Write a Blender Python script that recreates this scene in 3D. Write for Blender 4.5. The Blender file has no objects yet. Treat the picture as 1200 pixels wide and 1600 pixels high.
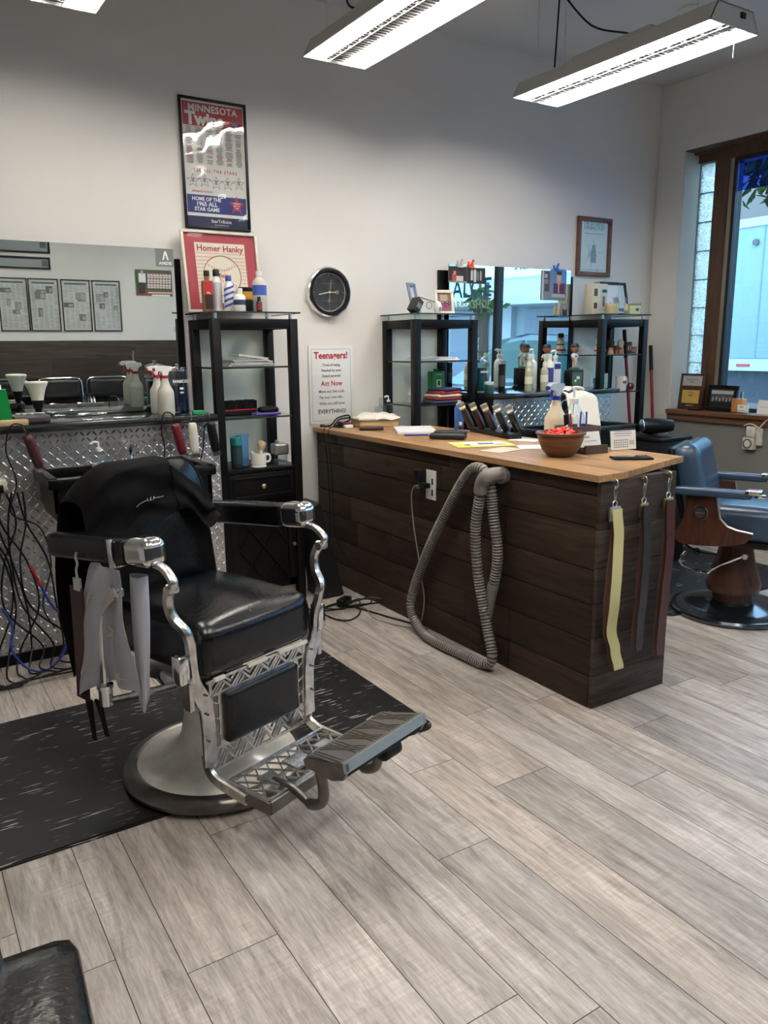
import bpy, bmesh, math, random
from mathutils import Vector, Matrix
random.seed(7)
PI = math.pi
R = math.radians
SC = bpy.context.scene
COL = SC.collection

# ------------------------------------------------------------------ camera, world, exposure
cam_d = bpy.data.cameras.new('camera')
cam_d.sensor_fit = 'VERTICAL'
cam_d.sensor_height = 24.0
cam_d.lens = 1218.3 / 1600.0 * 24.0
cam_d.clip_start = 0.02
cam = bpy.data.objects.new('camera', cam_d)
COL.objects.link(cam)
_y, _p, _r = R(32.442), R(11.980), R(-0.646)
fw = Vector((math.sin(_y)*math.cos(_p), math.cos(_y)*math.cos(_p), -math.sin(_p)))
rt = Vector((math.cos(_y), -math.sin(_y), 0))
up = rt.cross(fw)
r2 = rt*math.cos(_r) + up*math.sin(_r)
u2 = -rt*math.sin(_r) + up*math.cos(_r)
mw = Matrix((r2, u2, -fw)).transposed().to_4x4()
mw.translation = Vector((0, 0, 1.40))
cam.matrix_world = mw
SC.camera = cam
SC.view_settings.view_transform = 'Standard'
SC.view_settings.look = 'None'
SC.view_settings.gamma = 1.0
SC.view_settings.use_curve_mapping = False
SC.view_settings.exposure = 0.22
TUBE_STRENGTH = 46.0
SKY_STRENGTH = 4.2

w = bpy.data.worlds.new('overcast_sky')
SC.world = w
w.use_nodes = True
nt = w.node_tree
bg = nt.nodes['Background']
tc = nt.nodes.new('ShaderNodeTexCoord')
sx = nt.nodes.new('ShaderNodeSeparateXYZ')
rp = nt.nodes.new('ShaderNodeValToRGB')
rp.color_ramp.elements[0].position = 0.0
rp.color_ramp.elements[0].color = (0.56, 0.74, 0.88, 1)
rp.color_ramp.elements[1].position = 0.6
rp.color_ramp.elements[1].color = (0.58, 0.77, 1.0, 1)
nt.links.new(tc.outputs['Generated'], sx.inputs[0])
nt.links.new(sx.outputs['Z'], rp.inputs[0])
nt.links.new(rp.outputs[0], bg.inputs[0])
bg.inputs[1].default_value = SKY_STRENGTH

# ------------------------------------------------------------------ materials
_mc = {}
def N(t, ty, **kw):
    n = t.nodes.new(ty)
    for k, v in kw.items():
        if k in n.inputs: n.inputs[k].default_value = v
        else: setattr(n, k, v)
    return n
def mat(name, col=(.5, .5, .5), rough=.5, metal=0., bump=None, spec=.5, trans=0., ior=1.45, alpha=1., coat=0., emit=None, var=None, sheen=0.):
    """bump=(scale,strength,dist) noise bump; var=(scale,amount) colour mottling"""
    if name in _mc: return _mc[name]
    m = bpy.data.materials.new(name); m.use_nodes = True
    t = m.node_tree; b = t.nodes['Principled BSDF']
    b.inputs['Base Color'].default_value = (*col, 1)
    b.inputs['Roughness'].default_value = rough
    b.inputs['Metallic'].default_value = metal
    b.inputs['Specular IOR Level'].default_value = spec
    b.inputs['Transmission Weight'].default_value = trans
    b.inputs['IOR'].default_value = ior
    b.inputs['Alpha'].default_value = alpha
    b.inputs['Coat Weight'].default_value = coat
    b.inputs['Sheen Weight'].default_value = sheen
    if emit:
        b.inputs['Emission Color'].default_value = (*emit[0], 1); b.inputs['Emission Strength'].default_value = emit[1]
    if bump or var:
        co = N(t, 'ShaderNodeTexCoord')
    if bump:
        nz = N(t, 'ShaderNodeTexNoise', Scale=bump[0], Detail=4.0)
        bp = N(t, 'ShaderNodeBump', Strength=bump[1], Distance=bump[2])
        t.links.new(co.outputs['Object'], nz.inputs['Vector'])
        t.links.new(nz.outputs['Fac'], bp.inputs['Height']); t.links.new(bp.outputs[0], b.inputs['Normal'])
    if var:
        nz = N(t, 'ShaderNodeTexNoise', Scale=var[0], Detail=5.0)
        t.links.new(co.outputs['Object'], nz.inputs['Vector'])
        mr = N(t, 'ShaderNodeMapRange'); mr.inputs['From Min'].default_value = .3; mr.inputs['From Max'].default_value = .7
        mr.inputs['To Min'].default_value = 1 - var[1]; mr.inputs['To Max'].default_value = 1 + var[1]*.6
        mx = N(t, 'ShaderNodeMix', data_type='RGBA', blend_type='MULTIPLY'); mx.inputs['Factor'].default_value = 1
        mx.inputs['A'].default_value = (*col, 1)
        mx.inputs[6].default_value = (*col, 1)
        t.links.new(nz.outputs['Fac'], mr.inputs[0]); t.links.new(mr.outputs[0], mx.inputs[7])
        t.links.new(mx.outputs[2], b.inputs['Base Color'])
    _mc[name] = m
    return m
def flat(col, rough=.6):
    return mat('paint_%d_%d_%d_%d' % (*[int(c*255) for c in col], int(rough*10)), col, rough)
def srgb(r, g, b):
    f = lambda c: (c/12.92 if c <= .04045 else ((c+.055)/1.055)**2.4)
    return (f(r/255), f(g/255), f(b/255))
def P(r, g, b, rough=.6): return flat(srgb(r, g, b), rough)

def math_node(t, op, a, b=None, c=None):
    n = t.nodes.new('ShaderNodeMath'); n.operation = op
    for i, v in enumerate((a, b, c)):
        if v is None: continue
        if isinstance(v, (int, float)): n.inputs[i].default_value = v
        else: t.links.new(v, n.inputs[i])
    return n.outputs[0]

def plank_floor_mat():
    m = bpy.data.materials.new('grey_wood_planks'); m.use_nodes = True
    t = m.node_tree; b = t.nodes['Principled BSDF']; L = t.links.new
    co = N(t, 'ShaderNodeTexCoord'); at = N(t, 'ShaderNodeAttribute', attribute_name='plank')
    sep = N(t, 'ShaderNodeSeparateColor'); L(at.outputs['Color'], sep.inputs[0])
    # every plank looks at its own patch of the grain
    off = N(t, 'ShaderNodeVectorMath', operation='MULTIPLY_ADD')
    L(at.outputs['Color'], off.inputs[0]); off.inputs[1].default_value = (37, 53, 11); L(co.outputs['Object'], off.inputs[2])
    mp = N(t, 'ShaderNodeMapping'); mp.inputs['Scale'].default_value = (11, 1.1, 1); L(off.outputs[0], mp.inputs[0])
    g1 = N(t, 'ShaderNodeTexNoise', Scale=2.2, Detail=9.0, Roughness=.68, Distortion=1.1); L(mp.outputs[0], g1.inputs['Vector'])
    mp2 = N(t, 'ShaderNodeMapping'); mp2.inputs['Scale'].default_value = (5, 1.1, 1); L(off.outputs[0], mp2.inputs[0])
    g2 = N(t, 'ShaderNodeTexNoise', Scale=1.3, Detail=4.0, Distortion=.6); L(mp2.outputs[0], g2.inputs['Vector'])
    mp3 = N(t, 'ShaderNodeMapping'); mp3.inputs['Scale'].default_value = (70, 7, 1); L(off.outputs[0], mp3.inputs[0])
    g3 = N(t, 'ShaderNodeTexNoise', Scale=2.0, Detail=6.0, Roughness=.7); L(mp3.outputs[0], g3.inputs['Vector'])
    # saw marks across the board, only in patches
    mp4 = N(t, 'ShaderNodeMapping'); mp4.inputs['Scale'].default_value = (8, 95, 1); L(off.outputs[0], mp4.inputs[0])
    g4 = N(t, 'ShaderNodeTexNoise', Scale=1.0, Detail=3.0); L(mp4.outputs[0], g4.inputs['Vector'])
    r1 = N(t, 'ShaderNodeValToRGB'); L(g1.outputs['Fac'], r1.inputs[0])
    e = r1.color_ramp.elements
    e[0].position = .26; e[0].color = (*srgb(122, 112, 106), 1)
    e[1].position = .72; e[1].color = (*srgb(214, 208, 202), 1)
    k = e.new(.42); k.color = (*srgb(170, 161, 154), 1)
    k = e.new(.54); k.color = (*srgb(192, 184, 178), 1)
    def mult(a, fac, lo, hi, f0, f1):
        mr = N(t, 'ShaderNodeMapRange'); L(fac, mr.inputs[0])
        mr.inputs['From Min'].default_value = f0; mr.inputs['From Max'].default_value = f1
        mr.inputs['To Min'].default_value = lo; mr.inputs['To Max'].default_value = hi
        mx = N(t, 'ShaderNodeMix', data_type='RGBA', blend_type='MULTIPLY'); mx.inputs[0].default_value = 1
        L(a, mx.inputs[6]); L(mr.outputs[0], mx.inputs[7]); return mx.outputs[2]
    c = mult(r1.outputs[0], g2.outputs['Fac'], .72, 1.12, .32, .68)
    c = mult(c, g3.outputs['Fac'], .76, 1.14, .35, .65)
    saw = math_node(t, 'MULTIPLY', math_node(t, 'GREATER_THAN', g2.outputs['Fac'], .53), math_node(t, 'SUBTRACT', g4.outputs['Fac'], .5))
    c = mult(c, saw, .90, 1.12, -.2, .2)
    c = mult(c, sep.outputs['Red'], .74, 1.10, 0, 1)
    tint = N(t, 'ShaderNodeMix', data_type='RGBA', blend_type='MULTIPLY'); L(sep.outputs['Green'], tint.inputs[0])
    L(c, tint.inputs[6]); tint.inputs[7].default_value = (1.0, .955, .90, 1)
    L(tint.outputs[2], b.inputs['Base Color'])
    b.inputs['Roughness'].default_value = .42
    bp = N(t, 'ShaderNodeBump', Strength=.18, Distance=.002); L(g3.outputs['Fac'], bp.inputs['Height']); L(bp.outputs[0], b.inputs['Normal'])
    return m

def wood_mat(name, dark, light, scale=(2, 25, 25), rough=.5, gloss=.5, knots=False, attr=False):
    m = bpy.data.materials.new(name); m.use_nodes = True
    t = m.node_tree; b = t.nodes['Principled BSDF']; L = t.links.new
    co = N(t, 'ShaderNodeTexCoord'); src = co.outputs['Object']
    if attr:
        at = N(t, 'ShaderNodeAttribute', attribute_name='plank')
        off = N(t, 'ShaderNodeVectorMath', operation='MULTIPLY_ADD')
        L(at.outputs['Color'], off.inputs[0]); off.inputs[1].default_value = (9, 13, 7); L(src, off.inputs[2]); src = off.outputs[0]
    mp = N(t, 'ShaderNodeMapping'); mp.inputs['Scale'].default_value = scale; L(src, mp.inputs[0])
    g = N(t, 'ShaderNodeTexNoise', Scale=1.0, Detail=7.0, Roughness=.62, Distortion=.9); L(mp.outputs[0], g.inputs['Vector'])
    r = N(t, 'ShaderNodeValToRGB'); L(g.outputs['Fac'], r.inputs[0])
    r.color_ramp.elements[0].position = .32; r.color_ramp.elements[0].color = (*dark, 1)
    r.color_ramp.elements[1].position = .68; r.color_ramp.elements[1].color = (*light, 1)
    out = r.outputs[0]
    if attr:
        sep = N(t, 'ShaderNodeSeparateColor'); L(at.outputs['Color'], sep.inputs[0])
        mr = N(t, 'ShaderNodeMapRange'); L(sep.outputs[0], mr.inputs[0]); mr.inputs['To Min'].default_value = .72; mr.inputs['To Max'].default_value = 1.3
        mx = N(t, 'ShaderNodeMix', data_type='RGBA', blend_type='MULTIPLY'); mx.inputs[0].default_value = 1
        L(out, mx.inputs[6]); L(mr.outputs[0], mx.inputs[7]); out = mx.outputs[2]
    if knots:
        vo = N(t, 'ShaderNodeTexVoronoi', Scale=3.2); L(src, vo.inputs['Vector'])
        mr = N(t, 'ShaderNodeMapRange'); L(vo.outputs['Distance'], mr.inputs[0]); mr.inputs['From Min'].default_value = .03; mr.inputs['From Max'].default_value = .12
        mr.inputs['To Min'].default_value = .45; mr.inputs['To Max'].default_value = 1
        mx = N(t, 'ShaderNodeMix', data_type='RGBA', blend_type='MULTIPLY'); mx.inputs[0].default_value = 1
        L(out, mx.inputs[6]); L(mr.outputs[0], mx.inputs[7]); out = mx.outputs[2]
    L(out, b.inputs['Base Color'])
    b.inputs['Roughness'].default_value = rough; b.inputs['Specular IOR Level'].default_value = gloss
    bp = N(t, 'ShaderNodeBump', Strength=.25, Distance=.001); L(g.outputs['Fac'], bp.inputs['Height']); L(bp.outputs[0], b.inputs['Normal'])
    _mc[name] = m
    return m

def rubber_mat_mat():
    m = bpy.data.materials.new('streaked_black_vinyl'); m.use_nodes = True
    t = m.node_tree; b = t.nodes['Principled BSDF']; L = t.links.new
    co = N(t, 'ShaderNodeTexCoord')
    mp = N(t, 'ShaderNodeMapping'); mp.inputs['Scale'].default_value = (9, 130, 1); L(co.outputs['Object'], mp.inputs[0])
    n1 = N(t, 'ShaderNodeTexNoise', Scale=1.0, Detail=2.0); L(mp.outputs[0], n1.inputs['Vector'])
    mp2 = N(t, 'ShaderNodeMapping'); mp2.inputs['Scale'].default_value = (6, 9, 1); L(co.outputs['Object'], mp2.inputs[0])
    n2 = N(t, 'ShaderNodeTexNoise', Scale=1.0, Detail=3.0); L(mp2.outputs[0], n2.inputs['Vector'])
    r = N(t, 'ShaderNodeValToRGB'); L(math_node(t, 'ADD', n1.outputs['Fac'], math_node(t, 'MULTIPLY', math_node(t, 'SUBTRACT', n2.outputs['Fac'], .5), .35)), r.inputs[0])
    r.color_ramp.elements[0].position = .66; r.color_ramp.elements[0].color = (*srgb(22, 22, 23), 1)
    r.color_ramp.elements[1].position = .70; r.color_ramp.elements[1].color = (*srgb(190, 188, 182), 1)
    L(r.outputs[0], b.inputs['Base Color']); b.inputs['Roughness'].default_value = .42; b.inputs['Specular IOR Level'].default_value = .28
    n3 = N(t, 'ShaderNodeTexNoise', Scale=4.0, Detail=2.0); L(co.outputs['Object'], n3.inputs['Vector'])
    bp = N(t, 'ShaderNodeBump', Strength=.3, Distance=.01); L(n3.outputs['Fac'], bp.inputs['Height']); L(bp.outputs[0], b.inputs['Normal'])
    return m

def pane_mat(name, tint=(.86, .96, 1.0), refl=.04):
    """thin clear sheet: lets light straight through and mirrors a little"""
    m = bpy.data.materials.new(name); m.use_nodes = True
    t = m.node_tree; t.nodes.clear(); L = t.links.new
    o = N(t, 'ShaderNodeOutputMaterial'); tr = N(t, 'ShaderNodeBsdfTransparent'); tr.inputs[0].default_value = (*tint, 1)
    gl = N(t, 'ShaderNodeBsdfGlossy'); gl.inputs['Roughness'].default_value = .02
    lw = N(t, 'ShaderNodeLayerWeight', Blend=.5)
    mx = N(t, 'ShaderNodeMixShader')
    L(math_node(t, 'MINIMUM', math_node(t, 'ADD', math_node(t, 'MULTIPLY', math_node(t, 'POWER', lw.outputs['Facing'], 4.0), .9), refl), 1.0), mx.inputs[0]); L(tr.outputs[0], mx.inputs[1]); L(gl.outputs[0], mx.inputs[2]); L(mx.outputs[0], o.inputs[0])
    _mc[name] = m
    return m
def brick_mat():
    m = bpy.data.materials.new('red_brick'); m.use_nodes = True
    t = m.node_tree; b = t.nodes['Principled BSDF']
    co = N(t, 'ShaderNodeTexCoord'); mp = N(t, 'ShaderNodeMapping'); mp.inputs['Rotation'].default_value = (R(90), 0, R(90))
    br = N(t, 'ShaderNodeTexBrick', Scale=3.0); br.inputs['Color1'].default_value = (.17, .09, .075, 1); br.inputs['Color2'].default_value = (.11, .06, .055, 1); br.inputs['Mortar'].default_value = (.22, .2, .19, 1)
    t.links.new(co.outputs['Object'], mp.inputs[0]); t.links.new(mp.outputs[0], br.inputs['Vector']); t.links.new(br.outputs[0], b.inputs['Base Color'])
    return m
def foliage_mat():
    return mat('leaves', srgb(60, 95, 50), .6, var=(3, .4))

WALL = mat('white_wall_paint', srgb(226, 224, 219), .55, bump=(60, .12, .002), var=(1.3, .025))
CEIL = mat('ceiling_paint', srgb(214, 214, 212), .7)
GREYWALL = mat('grey_wall_paint', srgb(120, 119, 115), .6)
BLACK = mat('black_lacquer', srgb(15, 15, 16), .35, spec=.22)
BLACKTOP = mat('black_glossy_laminate', srgb(34, 36, 36), .09, spec=.9)
BPLASTIC = mat('black_plastic', srgb(15, 15, 16), .36, spec=.35)
BMATTE = mat('black_matte', srgb(14, 14, 15), .7, spec=.25)
LEATHER = mat('black_leather', srgb(12, 13, 15), .23, bump=(70, .55, .0018), spec=.5)
CHROME = mat('chrome', (.80, .80, .79), .13, 1.0, bump=(14, .05, .003))
WORN = mat('worn_nickel', (.70, .68, .65), .27, 1.0, bump=(45, .25, .001), var=(30, .35))
DARKM = mat('dark_worn_metal', srgb(112, 108, 103), .3, .9, bump=(30, .2, .001), var=(14, .3))
ENAMEL = mat('aged_cream_enamel', srgb(232, 229, 218), .25, var=(16, .14), coat=.4)
WHITEP = mat('white_plastic', srgb(232, 232, 228), .35)
OFFW = mat('off_white_plastic', srgb(214, 210, 196), .45)
FIXW = mat('white_enamelled_steel', srgb(205, 203, 196), .4)
CLEARP = pane_mat('clear_plastic', (.88, .94, .95), .07)
SILVERF = mat('brushed_metal', (.75, .75, .75), .3, 1.0)
PAPER = mat('white_paper', srgb(235, 234, 230), .8)
BRASS = mat('brass', (.70, .58, .30), .3, 1.0)
MIRROR = mat('mirror_silvering', (.80, .86, .85), .01, 1.0)
PANE = pane_mat('window_pane', (.86, .96, 1.0), .03)
SHGLASS = pane_mat('shelf_glass', (.84, .92, .90), .03)
PICGLASS = pane_mat('picture_glass', (.97, .98, .98), .05)
BARWOOD = wood_mat('dark_stained_boards', srgb(34, 25, 19), srgb(62, 47, 38), (1.2, 3.5, 38), .55, .22, knots=True, attr=True)
BARTOP = wood_mat('butcher_block', srgb(132, 96, 60), srgb(184, 146, 102), (34, 2.0, 30), .40, attr=True)
BROWNW = wood_mat('brown_window_wood', srgb(72, 50, 34), srgb(104, 76, 54), (20, 20, 2.5), .45)
WALNUT = wood_mat('walnut_laminate', srgb(52, 30, 22), srgb(88, 54, 40), (40, 40, 4), .3)
BOWLW = wood_mat('turned_bowl_wood', srgb(74, 44, 26), srgb(118, 78, 50), (6, 6, 60), .35)
# ------------------------------------------------------------------ mesh helpers
_fontcache = {}
def _text_mesh(s, size, extrude, bold, spacing):
    key = (s, round(size, 5), extrude, bold, spacing)
    if key in _fontcache: return _fontcache[key]
    cu = bpy.data.curves.new('t', 'FONT'); cu.body = s; cu.size = size; cu.extrude = extrude; cu.offset = bold*size
    cu.align_x = 'CENTER'; cu.align_y = 'CENTER'; cu.resolution_u = 2; cu.space_character = spacing
    ob = bpy.data.objects.new('t', cu); COL.objects.link(ob)
    dg = bpy.context.evaluated_depsgraph_get(); dg.update()
    me = bpy.data.meshes.new_from_object(ob.evaluated_get(dg))
    vs = [v.co.copy() for v in me.vertices]; fs = [tuple(p.vertices) for p in me.polygons]
    bpy.data.objects.remove(ob); bpy.data.curves.remove(cu); bpy.data.meshes.remove(me)
    _fontcache[key] = (vs, fs)
    return vs, fs
def catmull(pts, n=6):
    pts = [Vector(p) for p in pts]
    if len(pts) < 3: return pts
    out = []
    for i in range(len(pts)-1):
        p0 = pts[max(i-1, 0)]; p1 = pts[i]; p2 = pts[i+1]; p3 = pts[min(i+2, len(pts)-1)]
        for k in range(n):
            t = k/n
            out.append(.5*((2*p1)+(-p0+p2)*t+(2*p0-5*p1+4*p2-p3)*t*t+(-p0+3*p1-3*p2+p3)*t**3))
    out.append(pts[-1])
    return out
class MB:
    def __init__(s, m=None):
        s.v = []; s.f = []; s.fm = []; s.fs = []; s.mats = []; s.cur = 0; s.X = Matrix.Identity(4); s.attr = {}
        if m: s.m(m)
    def m(s, m):
        if m not in s.mats: s.mats.append(m)
        s.cur = s.mats.index(m); return s
    def at(s, M=None):
        s.X = M if M is not None else Matrix.Identity(4); return s
    def add(s, vs, fs, smooth=False):
        o = len(s.v)
        s.v += [s.X @ Vector(v) for v in vs]
        for f in fs:
            s.f.append(tuple(i+o for i in f)); s.fm.append(s.cur); s.fs.append(smooth)
        return s
    def box(s, c, d, rot=None, bev=0., seg=2):
        x, y, z = d[0]/2, d[1]/2, d[2]/2
        vs = [Vector((i*x, j*y, k*z)) for i in (-1, 1) for j in (-1, 1) for k in (-1, 1)]
        fs = [(0, 1, 3, 2), (4, 6, 7, 5), (0, 4, 5, 1), (2, 3, 7, 6), (0, 2, 6, 4), (1, 5, 7, 3)]
        if bev > 0:
            bm = bmesh.new(); bv = [bm.verts.new(v) for v in vs]
            for f in fs: bm.faces.new([bv[i] for i in f])
            bmesh.ops.bevel(bm, geom=list(bm.edges), offset=min(bev, .49*min(d)), segments=seg, profile=.5, affect='EDGES')
            bm.verts.index_update(); vs = [v.co.copy() for v in bm.verts]; fs = [tuple(v.index for v in f.verts) for f in bm.faces]; bm.free()
        M = Matrix.Translation(c)
        if rot is not None: M = M @ (rot if isinstance(rot, Matrix) else Matrix.Rotation(rot, 4, 'Z'))
        return s.add([M @ v for v in vs], fs, bev > 0)
    def span(s, a, b, bev=0.):
        return s.box([(a[i]+b[i])/2 for i in range(3)], [abs(b[i]-a[i]) for i in range(3)], None, bev)
    def rbox(s, c, d, r, n=6, crown=0., rot=None, puff=0.):
        """cushion: rounded box with a crowned top and puffed sides"""
        vs = []; fs = []; idx = {}
        h = Vector((d[0]/2, d[1]/2, d[2]/2)); m = 2*n
        inner = Vector((max(h.x-r, 0), max(h.y-r, 0), max(h.z-r, 0)))
        def P_(i, j, k):
            key = (i, j, k)
            if key in idx: return idx[key]
            q = Vector((i/m*2-1, j/m*2-1, k/m*2-1)); pp = Vector((q.x*h.x, q.y*h.y, q.z*h.z))
            cl = Vector([max(-inner[a], min(inner[a], pp[a])) for a in range(3)])
            dd = pp-cl
            if dd.length > 1e-9:
                # spherical corner
                e = Vector([(0 if abs(pp[a]) <= inner[a] else (abs(pp[a])-inner[a])/max(r, 1e-6)*(1 if pp[a] > 0 else -1)) for a in range(3)])
                if e.length > 1e-9:
                    mx_ = max(abs(e.x), abs(e.y), abs(e.z)); pp = cl + e.normalized()*mx_*r
            fx = 1-q.x*q.x; fy = 1-q.y*q.y; fz = 1-q.z*q.z
            if q.z > 0: pp.z += crown*fx*fy*q.z
            pp.x += puff*q.x*fy*fz; pp.y += puff*q.y*fx*fz
            idx[key] = len(vs); vs.append(pp); return idx[key]
        for i in range(m):
            for j in range(m):
                fs.append((P_(i, j, 0), P_(i, j+1, 0), P_(i+1, j+1, 0), P_(i+1, j, 0)))
                fs.append((P_(i, j, m), P_(i+1, j, m), P_(i+1, j+1, m), P_(i, j+1, m)))
                fs.append((P_(i, 0, j), P_(i+1, 0, j), P_(i+1, 0, j+1), P_(i, 0, j+1)))
                fs.append((P_(i, m, j), P_(i, m, j+1), P_(i+1, m, j+1), P_(i+1, m, j)))
                fs.append((P_(0, i, j), P_(0, i, j+1), P_(0, i+1, j+1), P_(0, i+1, j)))
                fs.append((P_(m, i, j), P_(m, i+1, j), P_(m, i+1, j+1), P_(m, i, j+1)))
        M = Matrix.Translation(c)
        if rot is not None: M = M @ (rot if isinstance(rot, Matrix) else Matrix.Rotation(rot, 4, 'Z'))
        return s.add([M @ v for v in vs], fs, True)
    def tube(s, pts, r, seg=8, n=0, closed=False, caps=True):
        if n: pts = catmull(pts, n)
        pts = [Vector(p) for p in pts]; k = len(pts); vs = []; fs = []
        if isinstance(r, (list, tuple)) and len(r) != k:
            q_ = r; r = [q_[int(i/(k-1)*(len(q_)-1))]*(1-(i/(k-1)*(len(q_)-1))%1)+q_[min(int(i/(k-1)*(len(q_)-1))+1, len(q_)-1)]*((i/(k-1)*(len(q_)-1))%1) for i in range(k)]
        tan = []
        for i in range(k):
            a = pts[(i-1) % k] if (closed or i > 0) else pts[i]; b = pts[(i+1) % k] if (closed or i < k-1) else pts[i]
            d = (b-a); tan.append(d.normalized() if d.length > 1e-9 else Vector((0, 0, 1)))
        ref = Vector((0, 0, 1)) if abs(tan[0].z) < .9 else Vector((1, 0, 0))
        nrm = (ref - tan[0]*ref.dot(tan[0])).normalized()
        for i in range(k):
            nn = nrm - tan[i]*nrm.dot(tan[i])
            nrm = nn.normalized() if nn.length > 1e-6 else nrm
            bi = tan[i].cross(nrm); rr = r(i/(k-1)) if callable(r) else (r[i] if isinstance(r, (list, tuple)) else r)
            for j in range(seg):
                a = 2*PI*j/seg; vs.append(pts[i] + (nrm*math.cos(a) + bi*math.sin(a))*rr)
        for i in range(k if closed else k-1):
            for j in range(seg):
                a = i*seg+j; b = i*seg+(j+1) % seg; i2 = (i+1) % k
                fs.append((a, b, i2*seg+(j+1) % seg, i2*seg+j))
        if caps and not closed:
            fs.append(tuple(range(seg))[::-1]); fs.append(tuple((k-1)*seg+j for j in range(seg)))
        return s.add(vs, fs, True)
    def cyl(s, a, b, r, r2=None, seg=16):
        return s.tube([a, b], [r, r if r2 is None else r2], seg)
    def lathe(s, prof, c=(0, 0, 0), seg=28, sx=1., sy=1., cap=True):
        vs = []; fs = []; k = len(prof)
        for i in range(seg):
            a = 2*PI*i/seg
            for (r, z) in prof: vs.append((c[0]+r*math.cos(a)*sx, c[1]+r*math.sin(a)*sy, c[2]+z))
        for i in range(seg):
            for j in range(k-1):
                a = i*k+j; b = ((i+1) % seg)*k+j
                fs.append((a, b, b+1, a+1))
        if cap and prof[0][0] > 1e-5: fs.append(tuple(i*k for i in range(seg))[::-1])
        if cap and prof[-1][0] > 1e-5: fs.append(tuple(i*k+k-1 for i in range(seg)))
        return s.add(vs, fs, True)
    def prism(s, poly, h0, h1, ax='z'):
        """poly in the plane across ax, extruded from h0 to h1 along it"""
        k = len(poly)
        def q(a, b, h): return {'z': (a, b, h), 'y': (a, h, b), 'x': (h, a, b)}[ax]
        vs = [q(a, b, h0) for a, b in poly] + [q(a, b, h1) for a, b in poly]
        fs = [tuple(range(k))[::-1], tuple(range(k, 2*k))] + [(i, (i+1) % k, k+(i+1) % k, k+i) for i in range(k)]
        return s.add(vs, fs)
    def sweep(s, pts, w, h, ref=(1, 0, 0), n=0, taper=None):
        """rectangular bar: w along ref, h across it"""
        if n: pts = catmull(pts, n)
        pts = [Vector(p) for p in pts]; k = len(pts); vs = []; fs = []; ref = Vector(ref)
        for i in range(k):
            d = (pts[min(i+1, k-1)]-pts[max(i-1, 0)]).normalized(); a = (ref-d*ref.dot(d)).normalized(); b = d.cross(a)
            sc = taper(i/(k-1)) if taper else 1; hh = h*sc
            c = w*.28
            for (x, y) in ((-w/2, -hh/2+c*.5), (-w/2+c, -hh/2), (w/2-c, -hh/2), (w/2, -hh/2+c*.5), (w/2, hh/2-c*.5), (w/2-c, hh/2), (-w/2+c, hh/2), (-w/2, hh/2-c*.5)):
                vs.append(pts[i]+a*x+b*y)
        for i in range(k-1):
            for j in range(8): fs.append((i*8+j, i*8+(j+1) % 8, (i+1)*8+(j+1) % 8, (i+1)*8+j))
        fs.append(tuple(range(8))[::-1]); fs.append(tuple((k-1)*8+j for j in range(8)))
        return s.add(vs, fs, True)
    def grid(s, fn, nu, nv, thick=0.):
        vs = [Vector(fn(i/nu, j/nv)) for i in range(nu+1) for j in range(nv+1)]
        q = lambda i, j: i*(nv+1)+j
        fs = [(q(i, j), q(i+1, j), q(i+1, j+1), q(i, j+1)) for i in range(nu) for j in range(nv)]
        if thick:
            nn = [Vector((0, 0, 0)) for _ in vs]
            for f in fs:
                a, b, c = vs[f[0]], vs[f[1]], vs[f[2]]; nr = (b-a).cross(c-a)
                for i in f: nn[i] += nr
            o = len(vs); vs += [v - (n_.normalized() if n_.length > 1e-12 else n_)*thick for v, n_ in zip(vs[:o], nn)]
            fs += [tuple(i+o for i in f)[::-1] for f in fs]
            edge = [q(i, 0) for i in range(nu+1)] + [q(nu, j) for j in range(1, nv+1)] + [q(i, nv) for i in range(nu-1, -1, -1)] + [q(0, j) for j in range(nv-1, 0, -1)]
            for a, b in zip(edge, edge[1:]+edge[:1]): fs.append((b, a, a+o, b+o))
        return s.add(vs, fs, True)
    def text(s, st, size, M, extrude=.0004, bold=0., spacing=1.0, sx=1.0):
        vs, fs = _text_mesh(st, size, extrude, bold, spacing)
        X = s.X; s.X = X @ M @ Matrix.Diagonal((sx, 1, 1, 1)); s.add(vs, fs); s.X = X; return s
    def plank_attr(s, col):
        """mark every face added since the last call"""
        k0 = len(s.attr)
        for i in range(k0, len(s.f)): s.attr[i] = col
    def build(s, name, parent=None, loc=(0, 0, 0), rz=0., label=None, cat=None, group=None, kind=None, sharp=38, rot=None):
        me = bpy.data.meshes.new(name); me.from_pydata([tuple(v) for v in s.v], [], s.f)
        for m_ in s.mats: me.materials.append(m_)
        me.polygons.foreach_set('material_index', s.fm); me.polygons.foreach_set('use_smooth', s.fs)
        if s.attr:
            ca = me.color_attributes.new('plank', 'FLOAT_COLOR', 'CORNER')
            for p in me.polygons:
                c = s.attr.get(p.index, (.5, .5, .5))
                for li in p.loop_indices: ca.data[li].color = (*c, 1)
        if any(s.fs): me.set_sharp_from_angle(angle=R(sharp))
        me.update()
        o = bpy.data.objects.new(name, me); COL.objects.link(o)
        o.location = loc; o.rotation_euler = rot if rot else (0, 0, rz)
        if parent: o.parent = parent
        tag(o, label, cat, group, kind)
        return o
def tag(o, label=None, cat=None, group=None, kind=None):
    if label: o['label'] = label
    if cat: o['category'] = cat
    if group: o['group'] = group
    if kind: o['kind'] = kind
    return o
def thing(name, label, cat, loc=(0, 0, 0), rz=0., group=None, rot=None):
    o = bpy.data.objects.new(name, None); COL.objects.link(o); o.empty_display_size = .05
    o.location = loc; o.rotation_euler = rot if rot else (0, 0, rz)
    return tag(o, label, cat, group)
def struct(o): o['kind'] = 'structure'; return o
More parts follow.
